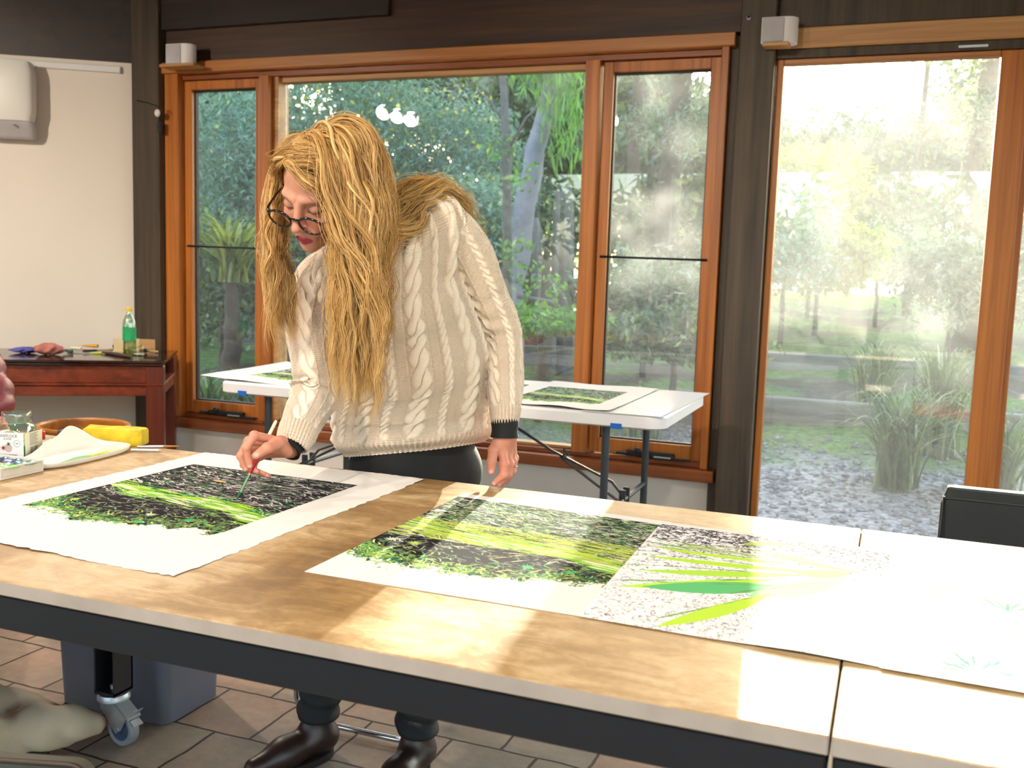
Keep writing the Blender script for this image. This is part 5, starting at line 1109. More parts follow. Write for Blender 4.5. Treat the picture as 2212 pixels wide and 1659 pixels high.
# ---- head frame
imgL = np.array([-.932, -.361, 0]); camF = np.array([.357, -.934, 0]); YAW, PIT, ROL = math.radians(29), math.radians(37), math.radians(14)
hf = math.cos(PIT)*(math.cos(YAW)*camF+math.sin(YAW)*imgL)-math.sin(PIT)*np.array([0, 0, 1.]); hf /= np.linalg.norm(hf)
hx = np.cross(hf, [0, 0, 1.]); hx /= np.linalg.norm(hx); hu = np.cross(hx, hf)
hx, hu = hx*math.cos(ROL)+hu*math.sin(ROL), hu*math.cos(ROL)-hx*math.sin(ROL)
HR = np.stack([hx, hf, hu], 1); HS = .985
HO = P(641, 467, 1.77)-HR @ np.array([0, .098, -.008])
def H2W(p): return np.asarray(p, float) @ HR.T*HS+HO
def W2H(p): return (np.asarray(p, float)-HO) @ HR/HS
def headsdf(G):
    p = ((G-HO.astype(np.float32)) @ HR.astype(np.float32))/HS; q = p.copy(); q[..., 0] = np.abs(q[..., 0])
    d = ellip(p, (0, -.012, .034), (.071, .092, .084))
    d = smin(d, ellip(p, (0, .030, -.030), (.058, .058, .072)), .03)
    d = smin(d, ellip(p, (0, .056, -.082), (.034, .036, .030)), .03)
    d = smin(d, ellip(p, (0, .083, -.099), (.016, .012, .013)), .018)             # chin
    d = smin(d, ellip(q, (.040, .056, -.036), (.022, .024, .022)), .02)            # cheeks
    d = smin(d, caps(q, (.010, .084, .020), (.040, .072, .022), .007, .006), .016)  # brow
    d = -smin(-d, ellip(q, (.031, .098, .000), (.017, .016, .012)), .012)            # sockets
    d = smin(d, ellip(q, (.031, .072, .001), (.0145, .0135, .0125)), .003)           # closed lids over the eyeballs
    d = smin(d, caps(p, (0, .088, .008), (0, .108, -.030), .0075, .0095), .010)      # nose
    d = smin(d, ellip(p, (0, .1125, -.034), (.0095, .0085, .0080)), .006)
    d = smin(d, ellip(q, (.0115, .100, -.036), (.0065, .009, .0065)), .005)
    d = -smin(-d, ellip(q, (.0062, .106, -.0435), (.0032, .0045, .003)), .003)
    d = smin(d, ellip(p, (0, .086, -.066), (.026, .012, .016)), .012)                # mouth mound
    d = smin(d, caps(q, (.003, .0985, -.0655), (.020, .089, -.0695), .0046, .0018), .0035)
    d = smin(d, caps(q, (.0, .0975, -.0755), (.016, .090, -.0725), .0058, .0022), .0035)
    d = -smin(-d, caps(q, (0, .1045, -.0705), (.022, .0945, -.0702), .0010, .0008), .0018)
    d = smin(d, ellip(q, (.074, -.006, -.008), (.006, .016, .028)), .006)             # ears
    return d
neck0 = H2W((0, -.045, -.07)); nb = P(815, 520, 2.06)
def hn(G):
    d = headsdf(G); return smin(d, caps(G, neck0, nb, .050, .058), .03)
lo = np.minimum(HO-.17, nb-.07); hi = np.maximum(HO+.17, nb+.07)
Vh, Fh = surfnets(hn, lo, hi, .0022)
L = W2H(Vh); ax = np.abs(L[:, 0]); Ch = np.tile(SKIN, (len(Vh), 1))
def blend(m, c, C): m = np.clip(m, 0, 1)[:, None]; return C*(1-m)+np.asarray(c)[None]*m
g2 = lambda x, s: np.exp(-(x/s)**2)
Ch = blend(.55*g2(ax-.040, .02)*g2(L[:, 2]+.036, .018)*(L[:, 1] > .03), (.62, .22, .17), Ch)
Ch = blend(.6*g2(ax, .012)*g2(L[:, 2]+.036, .014)*(L[:, 1] > .09), (.64, .22, .16), Ch)
Ch = blend(.75*g2(ax-.030, .018)*g2(L[:, 2]-.019, .0045)*(L[:, 1] > .06), (.30, .15, .09), Ch)          # brows
Ch = blend(.5*g2(ax-.031, .015)*g2(L[:, 2]-.006, .006)*(L[:, 1] > .06), (.42, .19, .15), Ch)            # lid shadow colour
Ch = blend(1.0*(np.abs(ax-.031) < .0145)*g2(L[:, 2]+.006-(ax-.031)**2*12, .0018)*(L[:, 1] > .06), (.06, .03, .025), Ch)  # lashes
lipm = (L[:, 1] > .084)*np.clip((1-((L[:, 0])/.0235)**2-((L[:, 2]+.0712)/.0105)**2)*4, 0, 1)
Ch = blend(lipm, (.42, .035, .07), Ch)
# ---- hands
def hand(chains, palm, extra, k, h):
    pts = [np.array(p) for ch in chains for p, _ in ch]+[np.array(p) for a, b, _, _ in palm for p in (a, b)]
    lo = np.min(pts, 0)-.028; hi = np.max(pts, 0)+.028
    def f(G):
        d = None
        for a, b, r1, r2 in palm: c = caps(G, a, b, r1, r2); d = c if d is None else smin(d, c, k*2)
        for ch in chains:
            e = None
            for (a, ra), (b, rb) in zip(ch[:-1], ch[1:]):
                c = caps(G, a, b, ra, rb); e = c if e is None else smin(e, c, .003)
            for (a, ra) in ch[1:-1]: e = smin(e, np.linalg.norm(G-a.astype(np.float32), axis=-1)-ra*1.06, .003)
            d = smin(d, e, k)
        return d
    V, F = surfnets(f, lo, hi, h); C = np.tile(SKIN*(1.02, .88, .84), (len(V), 1))
    for ch in chains:
        (b, rb), (a, ra) = ch[-1], ch[-2]; dist = np.linalg.norm(V-b, axis=1); C = blend(.5*g2(dist, .012), (.64, .24, .18), C)
        for (m_, rm) in ch[1:-1]: C = blend(.35*g2(np.linalg.norm(V-m_, axis=1), .009), (.60, .21, .15), C)
        nd = (b-a)/np.linalg.norm(b-a); side = np.cross(nd, [0, 0, 1.]); side /= np.linalg.norm(side); back = np.cross(side, nd)
        tocam = CAMP-b; back = tocam-tocam.dot(nd)*nd; back /= np.linalg.norm(back); nail = b+nd*rb*.2+back*rb*.95
        C = blend(1.2*np.clip(1-np.linalg.norm(V-nail, axis=1)/(rb*.85), 0, 1)*1.2, (.72, .42, .36), C)
    return V, F, C
def CH(pts, rs): return [(P(*p), r) for p, r in zip(pts, rs)]
rW = P(628, 962, 1.845); rW2 = P(652, 930, 1.90)
idxf = CH([(586, 950, 1.765), (549, 941, 1.725), (532, 967, 1.708), (539, 1006, 1.712)], (.0105, .0096, .0085, .0066))
mid = CH([(584, 955, 1.785), (537, 953, 1.762), (520, 985, 1.748), (531, 1014, 1.745)], (.0105, .0096, .0084, .0066))
rin = CH([(584, 964, 1.805), (536, 972, 1.790), (527, 1004, 1.782), (556, 1019, 1.772)], (.010, .0092, .008, .0064))
pin = CH([(588, 975, 1.82), (552, 992, 1.815), (546, 1015, 1.808), (580, 1028, 1.800)], (.0095, .0084, .0072, .0058))
thb = CH([(618, 975, 1.80), (601, 957, 1.765), (577, 968, 1.725), (553, 984, 1.700)], (.014, .0125, .0112, .0082))
palmR = [(rW2, rW, .024, .023), (rW, P(588, 955, 1.775), .021, .013), (rW, P(586, 962, 1.792), .022, .014), (rW, P(586, 970, 1.806), .022, .013), (rW, P(590, 978, 1.82), .021, .012), (rW, P(601, 966, 1.785), .019, .016)]
VR, FR, CR = hand([idxf, mid, rin, pin, thb], palmR, None, .006, .0014)
lW = P(1092, 938, 2.18); lW2 = P(1092, 905, 2.18)
idl = CH([(1084, 972, 2.165), (1090, 1002, 2.155), (1088, 1026, 2.15), (1068, 1044, 2.14)], (.0115, .0105, .0092, .007))
mil = CH([(1094, 972, 2.185), (1101, 1002, 2.185), (1098, 1026, 2.18), (1080, 1047, 2.17)], (.0115, .0105, .009, .007))
ril = CH([(1101, 970, 2.205), (1108, 996, 2.21), (1107, 1018, 2.205), (1094, 1040, 2.195)], (.0105, .0098, .0086, .0066))
pil = CH([(1104, 968, 2.222), (1112, 990, 2.232), (1110, 1008, 2.23), (1100, 1026, 2.22)], (.0098, .009, .0078, .006))
thl = CH([(1078, 952, 2.165), (1066, 972, 2.145), (1062, 998, 2.135), (1061, 1018, 2.13)], (.014, .0125, .0112, .0088))
palmL = [(lW2, lW, .023, .023), (lW, P(1084, 976, 2.168), .022, .014), (lW, P(1094, 976, 2.187), .022, .014), (lW, P(1102, 972, 2.205), .022, .014), (lW, P(1105, 970, 2.222), .021, .012), (lW, P(1076, 965, 2.16), .020, .015)]
VL, FL, CL = hand([idl, mil, ril, pil, thl], palmL, None, .006, .0014)
# ---- the rest of the body, coarse (covered by clothes) and continuous with neck and wrists
shR, shL = P(700, 600, 2.06), P(955, 490, 2.16); elR, elL = P(682, 850, 1.97), P(1078, 720, 2.25)
hipC = P(898, 985, 2.26); chst = P(830, 640, 2.12); bel = P(885, 850, 2.22)
hpR, hpL = hipC+(-.085, 0, -.03), hipC+(.085, 0, -.03); knR, knL = np.array([-1.27, 2.13, .44]), np.array([-1.06, 2.17, .45]); anR, anL = np.array([-1.265, 2.03, .07]), np.array([-1.005, 2.06, .07])
def body(G):
    d = caps(G, nb, (shR+shL)/2, .055, .07)
    for a, b, r1, r2 in ((shR, shL, .035, .035), (chst, bel, .10, .10), (bel, hipC, .10, .11), (shR, elR, .026, .024), (elR, rW2, .024, .024), (shL, P(1040, 620, 2.22), .026, .025), (P(1040, 620, 2.22), elL, .025, .024), (elL, lW2, .024, .024), (hpR, knR, .075, .048), (hpL, knL, .075, .048), (knR, anR, .048, .034), (knL, anL, .048, .034)):
        d = smin(d, caps(G, a, b, r1, r2), .03)
    return d
Vb, Fb = surfnets(body, (-1.45, 1.80, .02), (-.75, 2.45, 1.45), .009)
V, F_, C = joinm([(Vh, Fh, Ch), (VR, FR, CR), (VL, FL, CL), (Vb, Fb, np.tile(SKIN, (len(Vb), 1)))])
skm = NT('fair_skin'); a = skm.node('ShaderNodeAttribute', attribute_name='skin')
cc = skm.mix(.5, a.outputs['Color'], skm.mix(skm.noise(skm.co(), 60, 4), (.85, .80, .78), (1.1, 1.1, 1.1)), 'MULTIPLY')
skm.set(a.outputs['Color'], .48, 0, .4, Subsurface_Weight=.12, Subsurface_Scale=.006); skm.b.inputs['Subsurface Radius'].default_value = (1, .35, .2); skm.bump(skm.noise(skm.co(), 420, 3), .0003, .5)
npmesh('body', V, F_, skm.m, woman, True, {'skin': C})

# ---- cable-knit sweater: lofted panels carrying real cables
def ring_interp(rings, nv):
    """Catmull-Rom through ring control arrays (m,k) -> (nv,k)"""
    R = np.array(rings, float); m = len(R); u = np.linspace(0, m-1, nv); k = np.minimum(u.astype(int), m-2); f = (u-k)[:, None]
    p0 = R[np.maximum(k-1, 0)]; p1 = R[k]; p2 = R[k+1]; p3 = R[np.minimum(k+2, m-1)]
    return .5*((2*p1)+(-p0+p2)*f+(2*p0-5*p1+4*p2-p3)*f**2+(-p0+3*p1-3*p2+p3)*f**3)
def cable(s, t, s0, w, p, ph=0):
    a = np.sin(2*PI*t/p+ph); c = np.cos(2*PI*t/p+ph); hw = w*.60
    h1 = np.sqrt(np.clip(1-((s-s0-a*w*.45)/hw)**2, 0, 1))*(1+.5*c); h2 = np.sqrt(np.clip(1-((s-s0+a*w*.45)/hw)**2, 0, 1))*(1-.5*c)
    return np.maximum(h1, h2)-.6*np.exp(-((h1-h2)/.16)**2)*(np.minimum(h1, h2) > 0.02)
def knit_height(s, t, per, T, ribbing=.045, phase=0, k=.0052):
    """s metres around, t metres up from the hem"""
    x = (s+phase) % per; h = np.zeros_like(s)
    for s0, w, p, ph in ((per*.27, per*.172, per*.80, 0), (per*.75, per*.082, per*.40, 1.2)):
        h = np.maximum(h, k*(.62+.38*(w > per*.1))*cable(x, t, s0, w, p, ph))
    gr = -.0020*np.exp(-((np.abs(x-per*.27)-per*.205)/(per*.014))**2)-.0018*np.exp(-((np.abs(x-per*.75)-per*.105)/(per*.012))**2)
    h = h+gr
    rib = .0018*np.cos(2*PI*s/(per/10)); wgt = np.clip((ribbing-t)/.008, 0, 1); return h*(1-wgt)+rib*wgt
def knit_loft(C, A, B, nu, ground=None, per=.11, fold=None, phase=0, ribbing=.045, flip=False, k=.0052, power=2.0, open_end=True):
    """C centres (nv,3), A/B half-axis vectors (nv,3)"""
    nv = len(C); th = np.linspace(0, 2*PI, nu, endpoint=False); cs, sn = np.cos(th), np.sin(th)
    ex = 2/power; cs_ = np.sign(cs)*np.abs(cs)**ex; sn_ = np.sign(sn)*np.abs(sn)**ex
    Pp = C[:, None]+A[:, None]*cs_[None, :, None]+B[:, None]*sn_[None, :, None]
    ds = np.linalg.norm(np.diff(C, axis=0), axis=1); t = np.concatenate([[0], np.cumsum(ds)]); Tm = np.repeat(t[:, None], nu, 1)
    circ = np.linalg.norm(np.diff(Pp, axis=1, append=Pp[:, :1]), axis=2).sum(1); ncab = max(2, round(np.median(circ)/per)); per_ = 1.0/ncab
    Sm = np.repeat((th/(2*PI))[None], nv, 0); scale = np.median(circ)
    def norm(Pq):
        du = np.roll(Pq, -1, 1)-np.roll(Pq, 1, 1); dv = np.gradient(Pq, axis=0); N = np.cross(du, dv); return N/(np.linalg.norm(N, axis=2)[..., None]+1e-9)
    N = norm(Pp); s_ = -1.0 if flip else 1.0
    if fold is not None: Pp = Pp+N*s_*fold(Sm, Tm, Pp)[..., None]; N = norm(Pp)
    h = knit_height(Sm*scale, Tm, per_*scale, t[-1], ribbing, phase, k)
    Q = Pp+N*s_*h[..., None]
    idx = np.arange(nv*nu).reshape(nv, nu); j = np.roll(idx, -1, 1); q = np.stack([idx[:-1], j[:-1], j[1:], idx[1:]], -1).reshape(-1, 4)
    uv = np.stack([Sm*scale, Tm], -1).reshape(-1, 2); return Q.reshape(-1, 3), q, uv, (h/ k).reshape(-1)
# torso rings: left and right silhouettes in the photo give the half axis, depth b
TR = [(752, 984, 2.245, 1046, 958, 2.24, .140), (742, 952, 2.245, 1058, 926, 2.245, .154), (738, 896, 2.245, 1064, 872, 2.245, .163), (736, 830, 2.22, 1063, 800, 2.24, .158), (716, 765, 2.17, 1056, 730, 2.22, .154), (696, 705, 2.12, 1030, 655, 2.205, .148),
      (680, 655, 2.07, 1004, 590, 2.18, .140), (664, 610, 2.03, 1000, 520, 2.165, .130), (668, 575, 2.02, 1000, 466, 2.15, .115), (690, 548, 2.02, 972, 430, 2.14, .097), (735, 524, 2.03, 905, 420, 2.11, .074), (758, 512, 2.03, 872, 428, 2.09, .060)]
rows = []
for lx, ly, y1, rx, ry, y2, b in TR:
    a0_, a1_ = P(lx, ly, y1), P(rx, ry, y2); rows.append(np.concatenate([(a0_+a1_)/2, (a1_-a0_)/2, [b]]))
RI = ring_interp(rows, 560); Cc = RI[:, :3]; Aa = RI[:, 3:6]*.985; tan_ = np.gradient(Cc, axis=0); tan_ /= np.linalg.norm(tan_, axis=1)[:, None]
fw = np.cross(tan_, Aa); fw /= np.linalg.norm(fw, axis=1)[:, None]; Bb = fw*RI[:, 6:7]
def tfold(S, T, Q):
    f = .004*np.sin(S*2*PI*3+T*14)*np.clip(T*4, 0, 1)
    f += .010*np.exp(-((T-.035)/.02)**2)*1.0-.006*np.exp(-((T)/.012)**2)            # blouson above the ribbed hem
    ap = P(968, 612, 2.1); d = np.linalg.norm(Q-ap, axis=2); f -= .014*np.exp(-(d/.03)**2); ap2 = P(985, 640, 2.1); d = np.linalg.norm(Q-ap2, axis=2); f += .008*np.exp(-(d/.035)**2)
    f += .006*np.sin((Q[..., 2]*20+Q[..., 0]*26))*np.exp(-((Q[..., 2]-.86)/.07)**2)
    return f
ch_ = Bb[100].dot([0, -1, 0]) > 0
V1, F1, U1, H1 = knit_loft(Cc, Aa, Bb, 1000, per=.112, fold=tfold, flip=False, k=.0078)
def sleeve(path, rad, phase, seed, folds, nv=420, nu=320, flat=.95, per=.098):
    PT = np.array([P(*p) for p in path]); R0 = ring_interp(np.concatenate([PT, np.array(rad)[:, None]], 1), nv); Cs = R0[:, :3]; r = R0[:, 3:4]
    T = np.gradient(Cs, axis=0); T /= np.linalg.norm(T, axis=1)[:, None]; u = np.tile([0.357, -.934, .1], (nv, 1)); u -= (u*T).sum(1)[:, None]*T; u /= np.linalg.norm(u, axis=1)[:, None]; w = np.cross(T, u)
    def fold(S, Tt, Q):
        f = .002*np.sin(S*2*PI*2+Tt*40+seed)
        for (t0, w0, amp, th0) in folds: f = f+amp*np.exp(-((Tt-t0-.02*np.cos(2*PI*(S-th0)))/w0)**2)*(.55+.45*np.cos(2*PI*(S-th0)))
        return f
    return knit_loft(Cs, w*r, u*r*flat, nu, per=per, fold=fold, phase=phase, k=.0064, ribbing=.048)
# her left sleeve (from the cuff up)
V2, F2, U2, H2 = sleeve([(1091, 917, 2.18), (1091, 900, 2.185), (1092, 850, 2.20), (1091, 790, 2.23), (1083, 725, 2.25), (1058, 660, 2.235), (1030, 600, 2.215), (1002, 545, 2.19), (968, 500, 2.165), (925, 480, 2.15)],
                        [.031, .036, .041, .045, .051, .056, .062, .067, .066, .050], .02, 1,
                        [(.10, .010, .004, .3), (.14, .009, .005, .55), (.175, .010, .0055, .5), (.215, .012, .008, .5), (.245, .008, -.006, .5), (.27, .012, .008, .5), (.30, .014, .004, .2)])
# her right sleeve
V3, F3, U3, H3 = sleeve([(630, 962, 1.835), (638, 945, 1.85), (655, 910, 1.90), (676, 862, 1.955), (684, 825, 1.975), (676, 770, 1.98), (670, 710, 2.0), (676, 655, 2.03), (692, 605, 2.06), (730, 570, 2.08)],
                        [.034, .038, .048, .057, .057, .054, .056, .060, .060, .045], .05, 4,
                        [(.07, .012, .003, .2), (.12, .012, .004, .6), (.145, .012, .006, .45), (.165, .011, -.004, .45), (.188, .012, .006, .45), (.23, .014, .004, .3)])
def knit_mat():
    t = NT('cream_cable_knit'); uvn = t.node('ShaderNodeUVMap'); s = t.node('ShaderNodeSeparateXYZ'); t.l.new(uvn.outputs[0], s.inputs[0])
    hh = t.node('ShaderNodeAttribute', attribute_name='rise')
    a = t.math('SINE', t.math('MULTIPLY', s.outputs[0], 2*PI/.0052)); b = t.math('SINE', t.math('ADD', t.math('MULTIPLY', s.outputs[1], 2*PI/.0036), t.math('MULTIPLY', t.math('SINE', t.math('MULTIPLY', s.outputs[0], 2*PI/.0052)), 1.3)))
    seed = t.math('MULTIPLY', t.math('MULTIPLY', a, b), t.math('SUBTRACT', 1.0, t.math('MINIMUM', t.math('MULTIPLY', hh.outputs['Fac'], 3.0), .88)))
    fine = t.math('MULTIPLY', t.math('SINE', t.math('ADD', t.math('MULTIPLY', s.outputs[1], 2*PI/.003), t.math('MULTIPLY', s.outputs[0], 500))), .18)
    nz = t.noise(t.co(), 500, 3); h = t.math('ADD', t.math('ADD', seed, fine), t.math('MULTIPLY', nz, .35))
    c = t.mix(t.math('MINIMUM', t.math('MULTIPLY', t.math('ADD', seed, 1.0), .5), 1), 'CDB39C', 'EADBCB'); c = t.mix(t.math('MINIMUM', t.math('MULTIPLY', hh.outputs['Fac'], 1.2), 1), c, 'E8D9C9')
    t.set(c, .85, 0, .2, Sheen_Weight=.25); t.bump(h, .0011, .8); return t.m
Vn = np.concatenate([V1, V2, V3]); Fn = np.concatenate([F1, F2+len(V1), F3+len(V1)+len(V2)]); Un = np.concatenate([U1, U2+(2, 0), U3+(4, 0)]); Hn = np.concatenate([H1, H2, H3])
swm = knit_mat()
sw = npmesh('sweater', Vn, Fn, swm, woman, True, {'rise': np.clip(Hn, 0, 2)}, Un)
# ribbed neckline
nc_ = MB(); rimp = [Cc[-1]+Aa[-1]*math.cos(a)*1.05+Bb[-1]*math.sin(a)*1.05 for a in np.linspace(0, 2*PI, 40, endpoint=False)]
obj('collar', MB().tube(rimp, .010, 10, closed=True), mat('cream_rib', 'D8CCBC', .85, bump=.001, bs=200), sw, True)
# black undershirt cuffs
blk = mat('black_jersey', '0E0E11', .8, var=.2, vs=40, bump=.0006, bs=120)
def cuff(c0, c1, r0, r1, nm='undershirt_cuff'):
    c0, c1 = np.array(c0), np.array(c1); pts = [c0+(c1-c0)*u for u in np.linspace(0, 1, 7)]; rs = [r0+(r1-r0)*u+.0015*math.sin(u*7) for u in np.linspace(0, 1, 7)]
    mb = MB().tube(pts, rs, 28, cap=False); mb.tube([pts[-1]+(c1-c0)*.01, pts[-1], pts[-2]], [r1-.004, r1-.0005, r1-.004], 28, cap=False); obj(nm, mb, blk, woman, True)
cuff(P(640, 942, 1.856), P(619, 972, 1.822), .031, .0315); cuff(P(1091, 903, 2.182), P(1090, 945, 2.178), .031, .0335)
# ring on her finger
a, b = ril[1][0], ril[2][0]; c = a*.45+b*.55; d = (b-a)/np.linalg.norm(b-a); u = np.cross(d, [1, 0, 0]); u /= np.linalg.norm(u); v = np.cross(d, u)
obj('gold_ring', MB().tube([c+(u*math.cos(q)+v*math.sin(q))*.0103 for q in np.linspace(0, 2*PI, 28, endpoint=False)], .0012, 6, closed=True), mat('gold', 'D8A850', .25, 1), woman, True)
# trousers
def trousers(G):
    d = caps(G, bel+(0, 0, -.03), hipC+(0, 0, -.02), .115, .150)
    for hp, kn, an in ((hpR, knR, anR), (hpL, knL, anL)):
        e = smin(caps(G, hp, kn, .092, .066), caps(G, kn, an+(0, 0, .03), .064, .050), .03)
        p = G-np.asarray(an, np.float32); wr = .004*np.sin(p[..., 2]*150+p[..., 0]*30)*np.exp(-((p[..., 2]-.07)/.07)**2); e = e-wr
        d = smin(d, e, .04)
    return np.maximum(d, .105-G[..., 2])
Vt, Ft = surfnets(trousers, (-1.42, 1.9, .08), (-.85, 2.48, .92), .006)
npmesh('trousers', Vt, Ft, mat('black_denim', '101115', .75, var=.2, vs=30, bump=.0008, bs=150), woman, True)
# boots
def boot(an, dirn, sp):
    dirn = np.array(dirn, float); dirn /= np.linalg.norm(dirn); a = np.array([an[0], an[1], 0.])
    def f(G):
        d = caps(G, a+(0, 0, .14), a+(0, 0, .07), .037, .038); d = smin(d, caps(G, a+(0, 0, .055)-dirn*.02, a+dirn*.09+(0, 0, .044), .038, .034), .03)
        d = smin(d, caps(G, a+dirn*.09+(0, 0, .038), a+dirn*.17+(0, 0, .030), .036, .024), .03); return np.maximum(d, .018-G[..., 2])
    V, F = surfnets(f, np.minimum(a, a+dirn*.2)-(.06, .06, .0), np.maximum(a, a+dirn*.2)+(.06, .06, .21), .004)
    bo = npmesh('boot', V, F, sp, woman, True)
    w = np.array([-dirn[1], dirn[0], 0]); out = []
    for u in np.linspace(0, 2*PI, 36, endpoint=False):
        x = .10+.135*0+.118*math.cos(u)-.02; out.append(a+dirn*(.075+.122*math.cos(u))+w*(.041*math.sin(u)*(1-.12*math.cos(u))))
    obj('sole', MB().loft([[(*p[:2], .0008) for p in out], [(*p[:2], .018) for p in out]]), mat('dark_sole', '1A1412', .6), bo)
bl = mat('oxblood_leather', '2C1714', .42, var=.25, vs=20, bump=.0006, bs=50, spec=.6)
boot(anR, (-.45, -.9, 0), bl); boot(anL, (-.05, -1, 0), bl)

# ---- glasses
gf = NT('tortoise_black_frame'); gf.set('120A0C', .15, 0, .6)
gt = obj('glasses', MB(), gf.m, woman); 
mbg = MB()
GS = 1.15
for s in (-1, 1):
    pts = []
    for a in np.linspace(0, 2*PI, 40, endpoint=False):
        x = .0245*math.cos(a)*GS; z = .0190*math.sin(a)*GS; pts.append(H2W((s*.0335*GS+x, .110-.8*((s*.0335*GS+x)**2), -.016+z*(1 if math.sin(a) < 0 else .78))))
    mbg.tube(pts, .0021, 8, closed=True, up=hf)
    top = [H2W((s*GS*(.0335+.0245*math.cos(a)), .110-.8*((GS*(.0335+.0245*math.cos(a)))**2), -.016+.0170*math.sin(a))) for a in np.linspace(.25, 2.9, 14)]
    mbg.tube(top, .0028, 8)
    mbg.tube([H2W((s*.066, .1065, -.008)), H2W((s*.074, .096, -.006)), H2W((s*.077, .075, -.003)), H2W((s*.0775, .03, .004)), H2W((s*.078, -.01, .008)), H2W((s*.078, -.03, -.006))], [.0034, .0030, .0022, .002, .002, .0016], 8)
mbg.tube([H2W((-.011, .110, -.010)), H2W((0, .1125, -.007)), H2W((.011, .110, -.010))], .0024, 8)
me = bpy.data.meshes.new('glasses'); me.from_pydata(mbg.v, [], mbg.f); me.materials.append(gf.m); me.polygons.foreach_set('use_smooth', [True]*len(me.polygons)); gt.data = me
for s in (-1, 1):
    ring_ = [H2W((s*.0335*GS+.0238*GS*math.cos(a), .1088-.8*((s*.0335*GS+.0238*GS*math.cos(a))**2), -.0175+.0175*math.sin(a))) for a in np.linspace(0, 2*PI, 28, endpoint=False)]
    rb = [p+hf*.0012 for p in ring_]; obj('lens', MB().loft([ring_, rb]), glassm('spectacle_lens', 0, (.97, .94, .93), .12), gt)

# ---- the paintbrush she holds (rests in her fingers, tip on the print)
tipP = PZ(511, 1080, TZ+.0012); endP = P(597, 908, 1.775)
bru = thing('paintbrush', 'thin red paintbrush with white end and green wet bristles in the woman\'s hand', 'paintbrush', tipP)
bd = endP-tipP
obj('handle', MB().tube([tipP+bd*u for u in (.335, .36, .50, .62, .78)], [.0030, .0036, .0044, .0046, .0038], 12), mat('red_enamel', 'C01020', .2, spec=.6), bru, True, angle=50)
obj('handle_end', MB().tube([tipP+bd*u for u in (.78, .90, .985, 1.0)], [.0038, .0036, .0034, .0018], 12), mat('cream_enamel', 'E8DCB8', .3), bru, True, angle=50)
obj('ferrule', MB().tube([tipP+bd*u for u in (.10, .2, .32)], [.0050, .0042, .0032], 12, flat=.7), mat('green_stained_ferrule', '7E9E7A', .3, .6, var=.2, vs=60), bru, True, angle=50)
obj('collar', MB().tube([tipP+bd*u for u in (.318, .336)], .0036, 12), mat('gold_collar', 'D8B080', .25, .8), bru, True, angle=50)
obj('bristles', MB().tube([tipP, tipP+bd*.04, tipP+bd*.105], [.0015, .0045, .0050], 12, flat=.6), mat('green_bristles', '1C5A30', .5), bru, True, angle=50)
